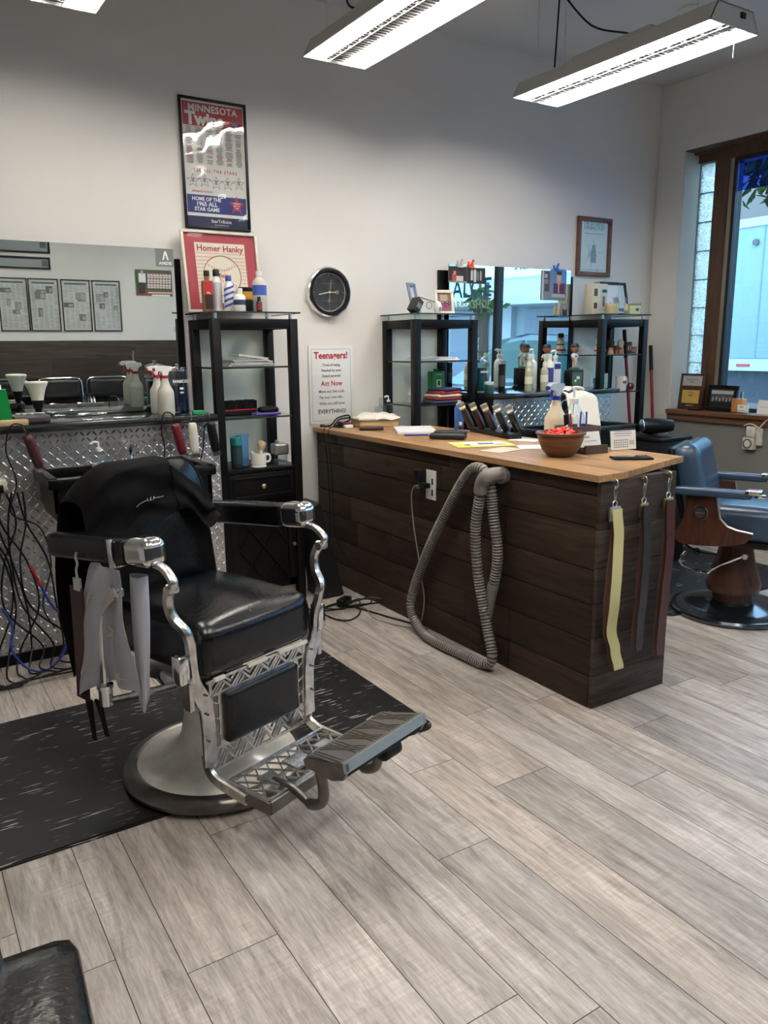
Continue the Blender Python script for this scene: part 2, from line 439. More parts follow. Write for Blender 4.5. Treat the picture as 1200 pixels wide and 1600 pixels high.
def dup(root, loc, rz=None, label=None, group=None):
    kids = {}
    for o in list(COL.objects):
        if o.parent: kids.setdefault(o.parent, []).append(o)
    def cp(o, par):
        c = o.copy(); COL.objects.link(c)
        if par: c.parent = par
        for k in kids.get(o, []): cp(k, c)
        return c
    c = cp(root, None); c.location = loc
    if rz is not None: c.rotation_euler = (0, 0, rz)
    if label: c['label'] = label
    if group: c['group'] = group
    return c
def TR(x, y, z): return Matrix.Translation((x, y, z))
def FACE_S(x, y, z): return TR(x, y, z) @ Matrix.Rotation(R(90), 4, 'X')           # faces -Y
def FLATM(x, y, z, rz=0): return TR(x, y, z) @ Matrix.Rotation(rz, 4, 'Z')        # lies flat
def picture(mb, w, h, els, y0=0.):
    """flat print in the XZ plane facing -Y, elements layered by fractions of a millimetre; origin bottom left"""
    for k, (x0, z0, x1, z1, m_) in enumerate(els):
        mb.m(m_); d = y0 - .0003*(1+k*.4)
        mb.add([(x0*w, d, z0*h), (x1*w, d, z0*h), (x1*w, d, z1*h), (x0*w, d, z1*h)], [(0, 1, 2, 3)])
def frame_bars(mb, w, h, b, t):
    mb.span((0, -t, 0), (w, 0, b), .002); mb.span((0, -t, h-b), (w, 0, h), .002)
    mb.span((0, -t, b), (b, 0, h-b), .002); mb.span((w-b, -t, b), (w, 0, h-b), .002)
# ================================================================== the room
XL, XR, YB, YF, ZC = -2.6, 5.17, 4.207, -0.83, 3.26
# floor: planks of three widths, seams where the photo has them
FLOORM = plank_floor_mat()
rows = [-2.6, -2.41, -2.23, -2.05, -1.92, -1.69, -1.51, -1.33, -1.20, -1.02, -.79, -.61, -.48, -.25, -.06, .12, .302, .430, .656, .840, 1.0226, 1.149, 1.335, 1.5195, 1.753, 1.887, 2.066, 2.205, 2.40, 2.615, 2.80, 3.0, 3.13, 3.31, 3.49, 3.72, 3.90, 4.03, 4.21, 4.39, 4.62, 4.80, 4.93, 5.17]
joint = {14: 1.894, 15: 1.672, 16: 2.30, 17: 1.537, 18: 2.007, 19: 1.081, 20: .959, 21: 1.5455, 22: 1.957, 23: 1.74, 24: 2.187, 25: 1.50, 26: 2.134, 29: 1.92, 30: 1.809}
b = MB(FLOORM)
for i in range(len(rows)-1):
    y0 = joint.get(i, random.uniform(0, 1.27)); y0 -= 1.275*math.ceil((y0-YF)/1.275)
    while y0 < YB:
        a_, c_ = max(y0, YF), min(y0+1.275, YB)
        if c_ > a_+.01:
            g = .0011
            b.add([(rows[i]+g, a_+g, 0), (rows[i+1]-g, a_+g, 0), (rows[i+1]-g, c_-g, 0), (rows[i]+g, c_-g, 0)], [(0, 1, 2, 3)])
            b.plank_attr((random.random(), random.random(), random.random()))
        y0 += 1.275
b.m(mat('floor_gap', srgb(52, 47, 44), .8)); b.box(((XL+XR)/2, (YB+YF)/2, -.0515), (XR-XL+.4, YB-YF+.4, .10)); b.plank_attr((.5, .5, .5))
struct(b.build('floor'))
struct(MB(CEIL).span((XL-.2, YF-.2, ZC), (XR+.3, YB+.2, ZC+.15)).build('ceiling'))
struct(MB(WALL).span((XL-.2, YB, -.1), (XR+.3, YB+.2, ZC)).build('wall_back'))
struct(MB(WALL).span((XL-.2, YF-.2, -.1), (XL, YB, ZC)).build('wall_left'))
b = MB(WALL).span((XL, YF-.2, -.1), (XR+.3, YF, ZC))
struct(b.build('wall_front'))
# dark plank wainscot on the wall behind the camera (seen in the left mirror)
WAINS = wood_mat('dark_wainscot_boards', srgb(44, 37, 32), srgb(72, 63, 56), (2.2, 12, 30), .5, .3, knots=True, attr=True)
b = MB(WAINS)
for z0 in (0, .205, .41, .615, .82, 1.02):
    x = XL
    while x < XR-.05:
        x1 = min(x+random.uniform(1.2, 2.2), XR-.02)
        b.span((x+.001, YF+.001, z0+.002), (x1-.001, YF+.018, min(z0+.203, 1.206)))
        b.plank_attr((random.random(), random.random(), random.random())); x = x1
struct(b.build('trim_1'))
# right wall with the shop window
WY0, WY1, WZ0, WZ1 = -.70, 3.963, .875, 2.775
b = MB(WALL)
b.span((XR, WY1, -.1), (XR+.3, YB, ZC)); b.span((XR, YF-.2, WZ1), (XR+.3, WY1, ZC)); b.span((XR, YF-.2, -.1), (XR+.3, WY0, WZ1))
b.span((XR-.012, YF, WZ1+.0), (XR, YB-.02, 2.875)); b.span((XR-.012, WY1, 0), (XR, YB-.02, WZ1))
b.m(GREYWALL); b.span((XR, WY0, -.1), (XR+.3, WY1, WZ0)); b.span((XR-.004, WY0, 0), (XR, WY1-.03, WZ0-.03))
struct(b.build('wall_right'))
b = MB(BROWNW)
b.span((XR+.10, WY0, WZ1-.02), (XR+.29, WY1, WZ1)); b.span((XR, WY0, WZ1-.006), (XR+.10, WY1, WZ1))
b.span((XR+.13, 3.685, WZ0), (XR+.28, 3.80, WZ1-.02)); b.span((XR+.15, 3.80, 2.70), (XR+.27, WY1, WZ1-.02))
b.span((XR+.13, WY0, WZ1-.09), (XR+.20, 3.685, WZ1-.02))
struct(b.build('trim_2'))
b = MB(wood_mat('sill_wood', srgb(84, 54, 38), srgb(122, 84, 60), (20, 2, 20), .35)); b.span((XR-.05, WY0, .870), (XR+.29, WY1, .902), .003); b.span((XR-.028, WY0, .82), (XR-.004, WY1, .870), .004)
struct(b.build('trim_3'))
ALU = mat('champagne_aluminium', srgb(176, 168, 150), .4, .7); DBRZ = mat('dark_bronze_frame', srgb(50, 50, 52), .4, .5)
win = MB(ALU)
for y in (3.665, ): win.span((XR+.14, y-.02, .902), (XR+.20, y+.02, WZ1-.09))
win.m(DBRZ)
for y in (3.635, 2.09, .70, -.66): win.span((XR+.13, y-(.012 if y > 3 else .026), .902), (XR+.21, y+(.012 if y > 3 else .026), WZ1-.09))
win.span((XR+.13, WY0, .902), (XR+.21, 3.64, .93)); win.span((XR+.13, WY0, WZ1-.12), (XR+.21, 3.64, WZ1-.09))
wf = struct(win.build('window_1'))
for k, (a_, c_) in enumerate(((2.135, 3.62), (.745, 2.045), (-.62, .655))):
    p = MB(PANE).span((XR+.158, a_, .93), (XR+.164, c_, WZ1-.12)).build('window_pane', wf)
TINT = pane_mat('blue_tinted_film', (.30, .40, .95), .03)
for a_, c_ in ((2.135, 3.62), (.745, 2.045), (-.62, .655)): MB(TINT).span((XR+.150, a_, 2.455), (XR+.152, c_, WZ1-.12)).build('tinted_strip', wf)
BLUEL = flat(srgb(30, 120, 160), .4); PALEL = flat(srgb(206, 212, 160), .5)
RW = lambda x, y, z: TR(x, y, z) @ Matrix.Rotation(R(90), 4, 'Z') @ Matrix.Rotation(R(90), 4, 'X')
b = MB(BLUEL)
for ch, y in (('A', 1.42), ('L', 1.575), ('C', 1.735), ('E', 1.92)):
    b.text(ch, .27, RW(XR+.167, y, 1.925), .0005, .012)
b.m(PALEL); b.text('BARBERSHOP', .115, RW(XR+.167, 1.62, 1.765), .0005, .01, 1.05)
b.build('window_lettering', wf)
# glass block strip
GB = bpy.data.materials.new('wavy_glass_block'); GB.use_nodes = True
t = GB.node_tree; t.nodes.clear(); o = N(t, 'ShaderNodeOutputMaterial')
co = N(t, 'ShaderNodeTexCoord'); nz = N(t, 'ShaderNodeTexNoise', Scale=26.0, Detail=1.5, Distortion=2.2); t.links.new(co.outputs['Object'], nz.inputs['Vector'])
bp = N(t, 'ShaderNodeBump', Strength=1.0, Distance=.02); t.links.new(nz.outputs['Fac'], bp.inputs['Height'])
gl = N(t, 'ShaderNodeBsdfGlass', Roughness=.12); gl.inputs['IOR'].default_value = 1.18; gl.inputs['Color'].default_value = (.93, 1, .98, 1)
tl = N(t, 'ShaderNodeBsdfTranslucent'); tl.inputs[0].default_value = (.8, .92, .9, 1)
rr_ = N(t, 'ShaderNodeValToRGB'); rr_.color_ramp.elements[0].position = .44; rr_.color_ramp.elements[1].position = .56
t.links.new(nz.outputs['Fac'], rr_.inputs[0]); mx = N(t, 'ShaderNodeMixShader'); t.links.new(math_node(t, 'MULTIPLY', rr_.outputs[0], .6), mx.inputs[0])
t.links.new(bp.outputs[0], gl.inputs['Normal']); t.links.new(gl.outputs[0], mx.inputs[1]); t.links.new(tl.outputs[0], mx.inputs[2]); t.links.new(mx.outputs[0], o.inputs[0])
MORTAR = P(150, 160, 158)
gbw = MB(MORTAR).span((XR+.175, 3.80, .902), (XR+.21, 3.812, 2.70)); gbw.span((XR+.175, 3.953, .902), (XR+.21, 3.963, 2.70))
z = 2.70
while z > .95:
    gbw.span((XR+.175, 3.812, z-.006), (XR+.21, 3.953, z)); z -= .2065
gb = struct(gbw.build('window_2'))
z = 2.694
while z > .95:
    MB(GB).box((XR+.195, 3.8825, z-.1), (.03, .138, .198), None, .008).build('glass_block', gb); z -= .2065
# white jamb liner and baseboard
b = MB(mat('white_trim', srgb(216, 218, 216), .45)).span((XR+.0, WY1-.004, WZ0+.027), (XR+.175, WY1, WZ1-.02)); struct(b.build('trim_4'))
struct(MB(mat('white_trim', srgb(216, 218, 216), .45)).span((1.92, YB-.014, 0), (2.19, YB, .10)).build('baseboard_back'))
struct(MB(BPLASTIC).span((2.63, YB-.012, 0), (XR-.02, YB, .09)).build('baseboard_right'))

# ------------------------------------------------------------------ outdoors
ASPH = mat('asphalt', srgb(120, 124, 128), .9); CONC = mat('pavement', srgb(165, 168, 168), .9)
struct(MB(CONC).span((XR+.31, -14, -.22), (7.0, 22, -.12)).build('ground_pavement'))
struct(MB(ASPH).span((7.0, -24, -.4), (30, 30, -.27)).build('ground_road'))
tr = thing('box_truck', 'pale white box truck parked in the street outside the shop window', 'truck', (8.2, 4.3, -.27))
TRW = mat('truck_panel', srgb(132, 164, 180), .45); TDK = mat('truck_chassis', srgb(62, 72, 84), .7)
MB(TRW).span((0, 0, 1.48), (2.4, 9.0, 2.98), .03).build('cargo_box', tr)
b = MB(mat('truck_rail', srgb(176, 196, 205), .4)).span((-.02, 0, 1.36), (0, 9, 1.49)); b.span((-.015, 0, 2.90), (0, 9, 2.99)); b.build('rail', tr)
for k in range(15): MB(mat('truck_seam', srgb(112, 142, 158), .5)).span((-.004, .3+.6*k, 1.49), (0, .318+.6*k, 2.90)).build('panel_seam', tr)
for y in (.95, 1.28, 2.6, 2.93): MB(P(190, 70, 80)).span((-.03, y, 1.405), (-.02, y+.16, 1.435)).build('marker_light', tr)
for y in (1.0, 1.33): MB(P(90, 96, 100)).cyl((-.03, y, 2.73), (-.01, y, 2.73), .035).build('roof_lamp', tr)
MB(TDK).span((.1, .1, 1.0), (2.3, 8.9, 1.47)).build('chassis', tr)
for y in (1.6, 2.7, 7.0):
    MB(BMATTE).cyl((.05, y, .5), (.35, y, .5), .5, seg=24).m(P(150, 155, 160)).cyl((.03, y, .5), (.05, y, .5), .26, seg=20).build('wheel', tr)
BRICK = brick_mat()
bl = thing('brick_building', 'red brick building standing behind the box truck', 'building', (17, 5, -.27))
MB(BRICK).span((0, 0, 0), (6, 16, 5.6)).m(P(190, 192, 190)).span((-.08, -.1, 5.6), (6.1, 16.1, 5.8)).build('wall', bl)
for y in (3.2, 7.5): MB(P(205, 210, 208)).span((-.3, y, 3.9), (0, y+1.1, 4.8)).build('wall_unit', bl)
for y in (1.2, 5.5, 10.2): MB(P(120, 150, 175, .2)).span((-.02, y, 1.0), (.05, y+1.4, 2.8)).build('window', bl)
wbq = thing('shop_building', 'pale shop building with dark windows across the street, seen in the right mirror', 'building', (13, -22, -.27))
MB(mat('pale_siding', srgb(188, 214, 224), .7)).span((0, 0, 2.5), (6, 26, 5.6)).build('upper_wall', wbq)
b = MB(P(198, 216, 222)).span((-.9, 0, 2.36), (0, 26, 2.56)); b.span((-.1, 0, 3.5), (0, 26, 3.58)); b.build('awning', wbq)
MB(P(156, 178, 188)).span((.2, 0, 0), (6, 26, 2.5)).build('lower_wall', wbq)
for k in range(9): MB(P(190, 205, 214)).span((.05, .6+2.9*k, 0), (.35, 1.1+2.9*k, 2.45)).build('pillar', wbq)
for k in range(9): MB(P(118, 134, 156, .2)).span((.12, 1.5+2.9*k, .6), (.2, 3.0+2.9*k, 2.3)).build('window', wbq)
LW = lambda x, y, z: TR(x, y, z) @ Matrix.Rotation(R(-90), 4, 'Z') @ Matrix.Rotation(R(90), 4, 'X')
b = MB(P(225, 238, 245)).span((-.06, 14.2, 3.02), (0, 17.8, 3.62)); b.m(P(50, 90, 130)); b.text('CENTER', .42, LW(-.065, 16.6, 3.32), .001, .02, 1.05); b.build('sign', wbq)
# parked car (seen in the right mirror)
car = thing('parked_car', 'silver blue car parked at the kerb, seen in the right mirror', 'car', (7.25, .1, -.27))
CARP = mat('car_paint', srgb(128, 158, 178), .18, .3, coat=.8); CARG = mat('car_glass', srgb(72, 120, 122), .06)
prof = [(-2.2, .35), (-2.25, .75), (-2.1, .98), (-1.2, 1.12), (-.25, 1.66), (.25, 1.74), (1.4, 1.72), (2.1, 1.5), (2.3, 1.0), (2.3, .4)]
b = MB(CARP); vs = []; k = len(prof)
for (x, ins) in ((0, .18), (.12, 0), (1.7, 0), (1.82, .18)):
    for (y, z) in prof: vs.append((x + (ins if z > 1.3 else 0)*(1 if x < .9 else -1), y*(1 if 0 < x < 1.8 else .985), z*(1 if 0 < x < 1.8 else .99)))
fs = [(i*k+j, i*k+(j+1) % k, (i+1)*k+(j+1) % k, (i+1)*k+j) for i in range(3) for j in range(k)] + [tuple(range(k))[::-1], tuple(range(3*k, 4*k))]
b.add(vs, fs, True).build('body', car)
b = MB(CARG); b.prism([(-.95, 1.16), (-.15, 1.60), (.28, 1.655), (.28, 1.14)], -.004, .05, 'x'); b.prism([(.36, 1.14), (.36, 1.655), (1.35, 1.64), (1.75, 1.25), (1.5, 1.14)], -.004, .05, 'x')
b.prism([(-1.1, 1.19), (-.3, 1.635), (-.26, 1.655), (-1.15, 1.16)], .2, 1.6, 'x'); b.build('side_window', car)
for y in (-1.4, 1.35):
    for x in (-.02, 1.62): MB(BMATTE).cyl((x, y, .34), (x+.22, y, .34), .34, seg=24).m(SILVERF).cyl((x-.01, y, .34), (x+.23, y, .34), .2, seg=16).build('wheel', car)
# trees
def tree(loc, h, rad, label, n=900, seed=1):
    rnd = random.Random(seed); t = thing('street_tree', label, 'tree', loc, group='trees across the street')
    b = MB(mat('bark', srgb(80, 66, 54), .9)); b.tube([(0, 0, 0), (.1, 0, h*.35), (0, .1, h*.6), (.1, .1, h*.85)], [.16, .12, .08, .03], 8, 4)
    for k in range(6):
        a = k*1.05; b.tube([(0, 0, h*(.4+.05*k)), (math.cos(a)*rad*.5, math.sin(a)*rad*.5, h*(.6+.04*k)), (math.cos(a)*rad*.8, math.sin(a)*rad*.8, h*(.7+.04*k))], [.06, .04, .015], 6, 3)
    b.build('trunk', t)
    lf = MB(foliage_mat())
    for k in range(n):
        u = Vector((rnd.gauss(0, 1), rnd.gauss(0, 1), rnd.gauss(0, 1))).normalized()*rnd.uniform(.45, 1)
        p_ = Vector((u.x*rad, u.y*rad, h*.72+u.z*rad*.8)); p_ += Vector([rnd.uniform(-.15, .15) for _ in range(3)])
        s_ = rnd.uniform(.10, .2); M = Matrix.Rotation(rnd.uniform(0, 6), 3, 'X') @ Matrix.Rotation(rnd.uniform(0, 6), 3, 'Z')
        lf.add([p_+M@Vector((-s_, 0, 0)), p_+M@Vector((0, -s_*.45, .03)), p_+M@Vector((s_, 0, 0)), p_+M@Vector((0, s_*.45, .03))], [(0, 1, 2, 3)])
    lf.build('foliage', t)
tree((13.5, 8.1, -.27), 7.2, 1.45, 'leafy green tree above the truck outside the window', 1500, 3)
tree((11.2, -5.3, -.27), 3.3, .36, 'small green tree across the street, behind the window lettering in the mirror', 60, 5)
# ------------------------------------------------------------------ hanging fluorescent fixtures
TUBE = bpy.data.materials.new('lit_tube'); TUBE.use_nodes = True
_t = TUBE.node_tree; _t.nodes.clear(); _o = N(_t, 'ShaderNodeOutputMaterial'); _e = N(_t, 'ShaderNodeEmission'); _e.inputs[0].default_value = (1.0, .94, .865, 1); _e.inputs[1].default_value = TUBE_STRENGTH
_t.links.new(_e.outputs[0], _o.inputs[0])
REFL = mat('white_reflector', srgb(222, 222, 220), .35); MIDP = mat('centre_panel', srgb(62, 61, 59), .6)
def fixture(x, y0, label, cords):
    L_ = 1.25; zb = 2.75
    t = thing('fluorescent_fixture', label, 'ceiling light', (x, y0, zb), group='hanging shop lights')
    b = MB(FIXW); wb, wt, h = .175, .125, .085
    for s_ in (-1, 1):
        b.prism([(s_*wb, 0), (s_*(wb-.006), 0), (s_*(wt-.006), h), (s_*wt, h)], 0, L_, 'y')
    b.span((-wt, 0, h-.004), (wt, L_, h))
    for y in (0, L_-.004): b.prism([(-wb, 0), (wb, 0), (wt, h), (-wt, h)], y, y+.004, 'y')
    b.span((-.10, L_*.3, h), (.10, L_*.7, h+.03), .004)
    b.build('housing', t)
    r = MB(REFL)
    for s_ in (-1, 1):
        for (xa, za, xb, zb_) in ((.165, .012, .14, .055), (.14, .055, .07, .055), (.07, .055, .046, .012)):
            r.add([(s_*xa, .006, za), (s_*xb, .006, zb_), (s_*xb, L_-.006, zb_), (s_*xa, L_-.006, za)], [(0, 1, 2, 3)])
    r.m(MIDP).add([(-.046, .006, .012), (.046, .006, .012), (.046, L_-.006, .012), (-.046, L_-.006, .012)], [(0, 1, 2, 3)])
    r.build('reflector', t)
    for s_ in (-.128, -.082, .082, .128):
        MB(TUBE).cyl((s_, .03, .032), (s_, L_-.03, .032), .0125, seg=8).build('tube', t)
    wg = MB(SILVERF)
    for s_ in (-.17, -.14, -.105, -.07, -.035, .035, .07, .105, .14, .17): wg.box((s_, L_/2, 0), (.002, L_, .002))
    k = 0
    while k*.026 < L_: wg.box((0, k*.026, .001), (.345, .002, .0025)); k += 1
    wg.m(mat('grey_louver', srgb(120, 118, 114), .5))
    for j in range(14): wg.box((0, .045+j*.09, .006), (.078, .016, .004))
    wg.build('wire_guard', t)
    def chain(xa, ya, top=ZC-2.75):
        c = MB(SILVERF); z = h; q = 0
        while z < top-.012:
            M = Matrix.Translation((xa, ya, z+.012)) @ Matrix.Rotation(R(90*(q % 2)), 4, 'Z')
            c.at(M).tube([(.006*math.cos(a), 0, .015*math.sin(a)) for a in [i*PI/4 for i in range(8)]], .0013, 4, closed=True); z += .024; q += 1
        c.at(); c.build('chain', t)
    for ya in (.12, L_-.12): chain(-.10, ya); chain(.10, ya)
    if cords:
        for pts in cords: MB(BPLASTIC).tube(pts, .005, 6, 6).build('power_cord', t)
    MB(BPLASTIC).box((.05, -.004, .055), (.03, .008, .022)).build('rocker_switch', t)
    MB(WHITEP).cyl((.09, .06, -.09), (.09, .06, 0), .002, seg=6).build('pull_cord', t)
    return t
fixture(.76, 2.38, 'leftmost hanging fluorescent light, cut by the top left corner', None)
fixture(2.05, 2.38, 'middle hanging fluorescent light, between the poster and the right-hand light', [[(-.02, .9, .115), (-.06, 1.0, .16), (-.02, 1.08, .28), (.0, 1.12, .4), (.02, 1.13, .505)]])
fixture(3.34, 2.35, 'right-hand hanging fluorescent light, nearest the shop window', [[(-.10, 1.0, .10), (-.04, 1.05, .3), (.0, 1.08, .505)], [(.02, 1.08, .505), (.06, .9, .30), (.02, .62, .17), (0, .5, .115)]])
fixture(.76, .25, 'hanging fluorescent light behind the camera on the left', None)
fixture(2.05, .25, 'hanging fluorescent light behind the camera in the middle', None)
fixture(3.34, .25, 'hanging fluorescent light behind the camera on the right', None)
b = MB(WHITEP).lathe([(.055, 0), (.06, -.012), (.05, -.03), (0, -.034)], (4.13, 3.20, ZC), 20)
o = b.build('ceiling_outlet'); tag(o, 'round ceiling outlet box with a black plug above the right-hand light', 'ceiling outlet')
b = MB(BPLASTIC).box((4.13, 3.20, ZC-.06), (.03, .03, .05), None, .006).tube([(4.13, 3.2, ZC-.08), (4.10, 3.18, ZC-.16), (3.9, 3.1, ZC-.34), (3.6, 2.95, ZC-.42), (3.36, 2.85, ZC-.40)], .004, 6, 6)
b.build('plug', o)
# ================================================================== furniture
def etagere(loc, label, topz, base=True):
    t = thing('etagere_shelf', label, 'shelf unit', loc, group='black open shelf towers')
    W_, D_, pw = .475, .355, .045; H_ = topz-.035
    for x in (0, W_-pw):
        for y in (0, D_-pw): MB(BLACK).span((x, y, 0), (x+pw, y+pw, H_), .002).build('post', t)
    b = MB(BLACK)
    for y in (.004, D_-pw+.004): b.span((pw, y, H_-.05), (W_-pw, y+pw-.008, H_-.001), .002)
    for x in (.004, W_-pw+.004): b.span((x, pw, H_-.05), (x+pw-.008, D_-pw, H_-.001), .002)
    b.build('top_rail', t)
    for x in (.028, W_-.028):
        for y in (.028, D_-.028): MB(SILVERF).cyl((x, y, H_), (x, y, topz-.008), .010, seg=12).build('standoff', t)
    GT = mat('smoked_glass_edge', srgb(40, 52, 50), .08)
    MB(SHGLASS).span((-.012, -.012, topz-.006), (W_+.012, D_+.005, topz)).m(GT).span((-.013, -.013, topz-.008), (W_+.013, -.011, topz)).span((-.013, -.011, topz-.008), (-.011, D_, topz)).span((W_+.011, -.011, topz-.008), (W_+.013, D_, topz)).build('glass_top', t)
    for z in (topz-.278, topz-.539):
        MB(SHGLASS).span((.012, .012, z-.006), (W_-.012, D_-.012, z)).m(GT).span((pw, .010, z-.009), (W_-pw, .013, z)).span((.010, pw, z-.009), (.013, D_-pw, z)).build('glass_shelf', t)
    cz = topz-.813
    b = MB(BLACK); b.span((.006, .006, cz-.02), (W_-.006, D_-.006, cz), .002); b.span((pw, .02, .09), (W_-pw, D_-.01, .11))
    for x in (.010, W_-.022): b.span((x, pw, .09), (x+.012, D_-pw, cz-.02))
    b.span((pw, D_-.02, .09), (W_-pw, D_-.01, cz-.02)); b.span((pw, .018, cz-.192), (W_-pw, .03, cz-.172))
    b.build('cabinet_body', t)
    d = MB(BLACK).span((pw+.003, .006, cz-.170), (W_-pw-.003, .022, cz-.024), .003)
    for a_, c_ in (((pw+.025, .000, cz-.150), (W_-pw-.025, .007, cz-.142)), ((pw+.025, .000, cz-.052), (W_-pw-.025, .007, cz-.044)), ((pw+.025, 0, cz-.150), (pw+.033, .007, cz-.044)), ((W_-pw-.033, 0, cz-.150), (W_-pw-.025, .007, cz-.044))): d.span(a_, c_, .002)
    d = d.build('drawer', t)
    MB(BRASS).lathe([(.0, 0), (.006, 0), (.005, .012), (.013, .018), (.014, .024), (.009, .031), (0, .032)], (0, 0, 0), 16).build('knob', d, (W_/2, .004, cz-.095), rot=(R(90), 0, 0))
    zt, zb_ = cz-.20, .095; cx, x0, x1 = W_/2, pw+.003, W_-pw-.003
    d = MB(BLACK); fw_ = .045
    d.span((x0, .006, zb_), (x0+fw_, .024, zt), .002); d.span((x1-fw_, .006, zb_), (x1, .024, zt), .002); d.span((x0, .006, zb_), (x1, .024, zb_+fw_), .002); d.span((x0, .006, zt-fw_), (x1, .024, zt), .002)
    d.span((x0+fw_, .017, zb_+fw_), (x1-fw_, .021, zt-fw_))
    a0, a1, b0, b1 = x0+fw_, x1-fw_, zb_+fw_, zt-fw_
    for p_, q_ in (((a0, b0), (a1, b1)), ((a0, b1), (a1, b0)), ((cx, b1), (a1, (b0+b1)/2)), ((cx, b1), (a0, (b0+b1)/2)), ((cx, b0), (a1, (b0+b1)/2)), ((cx, b0), (a0, (b0+b1)/2))):
        d.sweep([(p_[0], .012, p_[1]), (q_[0], .012, q_[1])], .009, .009, (0, 1, 0))
    d = d.build('door', t)
    MB(BRASS).lathe([(.0, 0), (.005, 0), (.005, .01), (.010, .016), (.007, .024), (0, .025)], (0, 0, 0), 14).build('knob', d, (x1-.02, .004, (zb_+zt)/2), rot=(R(90), 0, 0))
    return t
etagere((1.43, 3.83, 0), 'black shelf tower with glass shelves, drawer and door, between the left mirror and the clock', 1.583)
etagere((2.672, 3.846, 0), 'black glass-shelf tower with green box and folded cloths, left of the right-hand mirror', 1.590)
etagere((4.243, 3.842, 0), 'black glass-shelf tower by the window corner, below the brown framed print', 1.605)

# ------------------------------------------------------------------ bar counter
t = thing('bar_counter', 'long dark-stained plank counter with a light wood top, in the middle of the shop', 'counter', (0, 0, 0))
zs = [0, .129, .275, .42, .56, .727, .848, .905]
b = MB(BARWOOD)
for i in range(len(zs)-1):
    y = 1.974; th = .004 if i == 0 else 0
    cuts = sorted([random.uniform(2.3, 4.0) for _ in range(2)])
    if i == 6: cuts = [2.335, 2.881, 3.953]
    ys = [1.974]+cuts+[4.2]
    for a_, c_ in zip(ys, ys[1:]):
        b.span((2.193-th, a_+.0010, zs[i]+.0018), (2.215, c_-.0010, zs[i+1]-.0018), .0018); b.plank_attr((random.random(), random.random(), random.random()))
b.build('front_cladding', t)
b = MB(wood_mat('dark_stained_end_boards', srgb(42, 35, 31), srgb(76, 66, 60), (3.5, 1.2, 38), .6, .2, attr=True))
for z0, z1 in ((0, .135), (.135, .29), (.29, .43), (.43, .57), (.57, .72), (.72, .905)):
    b.span((2.193, 1.955, z0+.001), (2.62, 1.974, z1-.001), .0012); b.plank_attr((random.random(), random.random(), random.random()))
b.build('end_cladding', t)
b = MB(BARWOOD).span((2.60, 1.976, .002), (2.62, 4.2, .904)).span((2.216, 1.976, .002), (2.6, 1.99, .904)); b.plank_attr((.3, .4, .2)); b.build('back_panel', t)
b = MB(BARTOP)
b.prism([(2.168, 1.945), (2.316, 1.950), (2.316, 4.203), (2.168, 4.203)], .905, .93); b.plank_attr((.5, .2, .6))
b.prism([(2.317, 1.950), (2.49, 1.998), (2.49, 4.203), (2.317, 4.203)], .905, .93); b.plank_attr((.35, .7, .2))
b.prism([(2.491, 1.998), (2.66, 2.045), (2.66, 4.203), (2.491, 4.203)], .905, .93); b.plank_attr((.65, .5, .9))
b.prism([(2.661, 2.045), (2.84, 2.09), (2.775, 3.82), (2.661, 3.84)], .905, .93); b.plank_attr((.45, .1, .5))
b.build('countertop', t)
# wall plate, plug adapters and cords on the counter front
t = thing('wall_outlet', 'white outlet plate with black plugs on the front of the plank counter', 'outlet', (2.193, 3.02, .74))
MB(WHITEP).span((-.008, -.045, -.07), (-.0005, .035, .075), .003).m(P(60, 60, 60)).box((-.009, -.02, .02), (.002, .012, .03)).box((-.009, -.02, -.035), (.002, .012, .03)).build('cover_plate', t)
MB(BPLASTIC).box((-.03, .055, .045), (.05, .05, .055), None, .006).build('black_adapter', t)
MB(BPLASTIC).box((-.028, .02, .0), (.035, .06, .026), None, .006).m(SILVERF).box((-.046, .05, -.012), (.012, .02, .012)).build('black_plug', t)
o = MB(mat('grey_cable', srgb(150, 140, 130), .5)).tube([(2.155, 3.075, .735), (2.150, 3.11, .72), (2.155, 3.135, .66), (2.165, 3.13, .52), (2.17, 3.10, .38), (2.172, 3.075, .26), (2.172, 3.05, .15), (2.15, 3.06, .03), (2.10, 3.12, .008), (2.04, 3.3, .006), (2.08, 3.5, .006), (2.0, 3.62, .006)], .0032, 6, 8).build('charging_cable')
tag(o, 'thin pale cable hanging from the outlet on the plank counter to the floor', 'cable')
o = MB(BPLASTIC).tube([(2.40, 3.98, .936), (2.25, 4.0, .937), (2.165, 4.0, .92), (2.172, 3.99, .7), (2.17, 3.97, .45), (2.176, 3.96, .3), (2.172, 3.80, .17), (2.165, 3.62, .10)], .002, 5, 8).build('earphone_cord')
tag(o, 'thin black cord trailing down the left end of the plank counter front', 'cord')
o = MB(BPLASTIC).tube([(2.35, 4.04, .936), (2.22, 4.05, .937), (2.163, 4.05, .925), (2.174, 4.04, .75), (2.178, 4.03, .5), (2.176, 4.04, .28)], .0022, 5, 8).build('thin_cord')
tag(o, 'second black cord hanging beside the longer one on the counter front', 'cord')
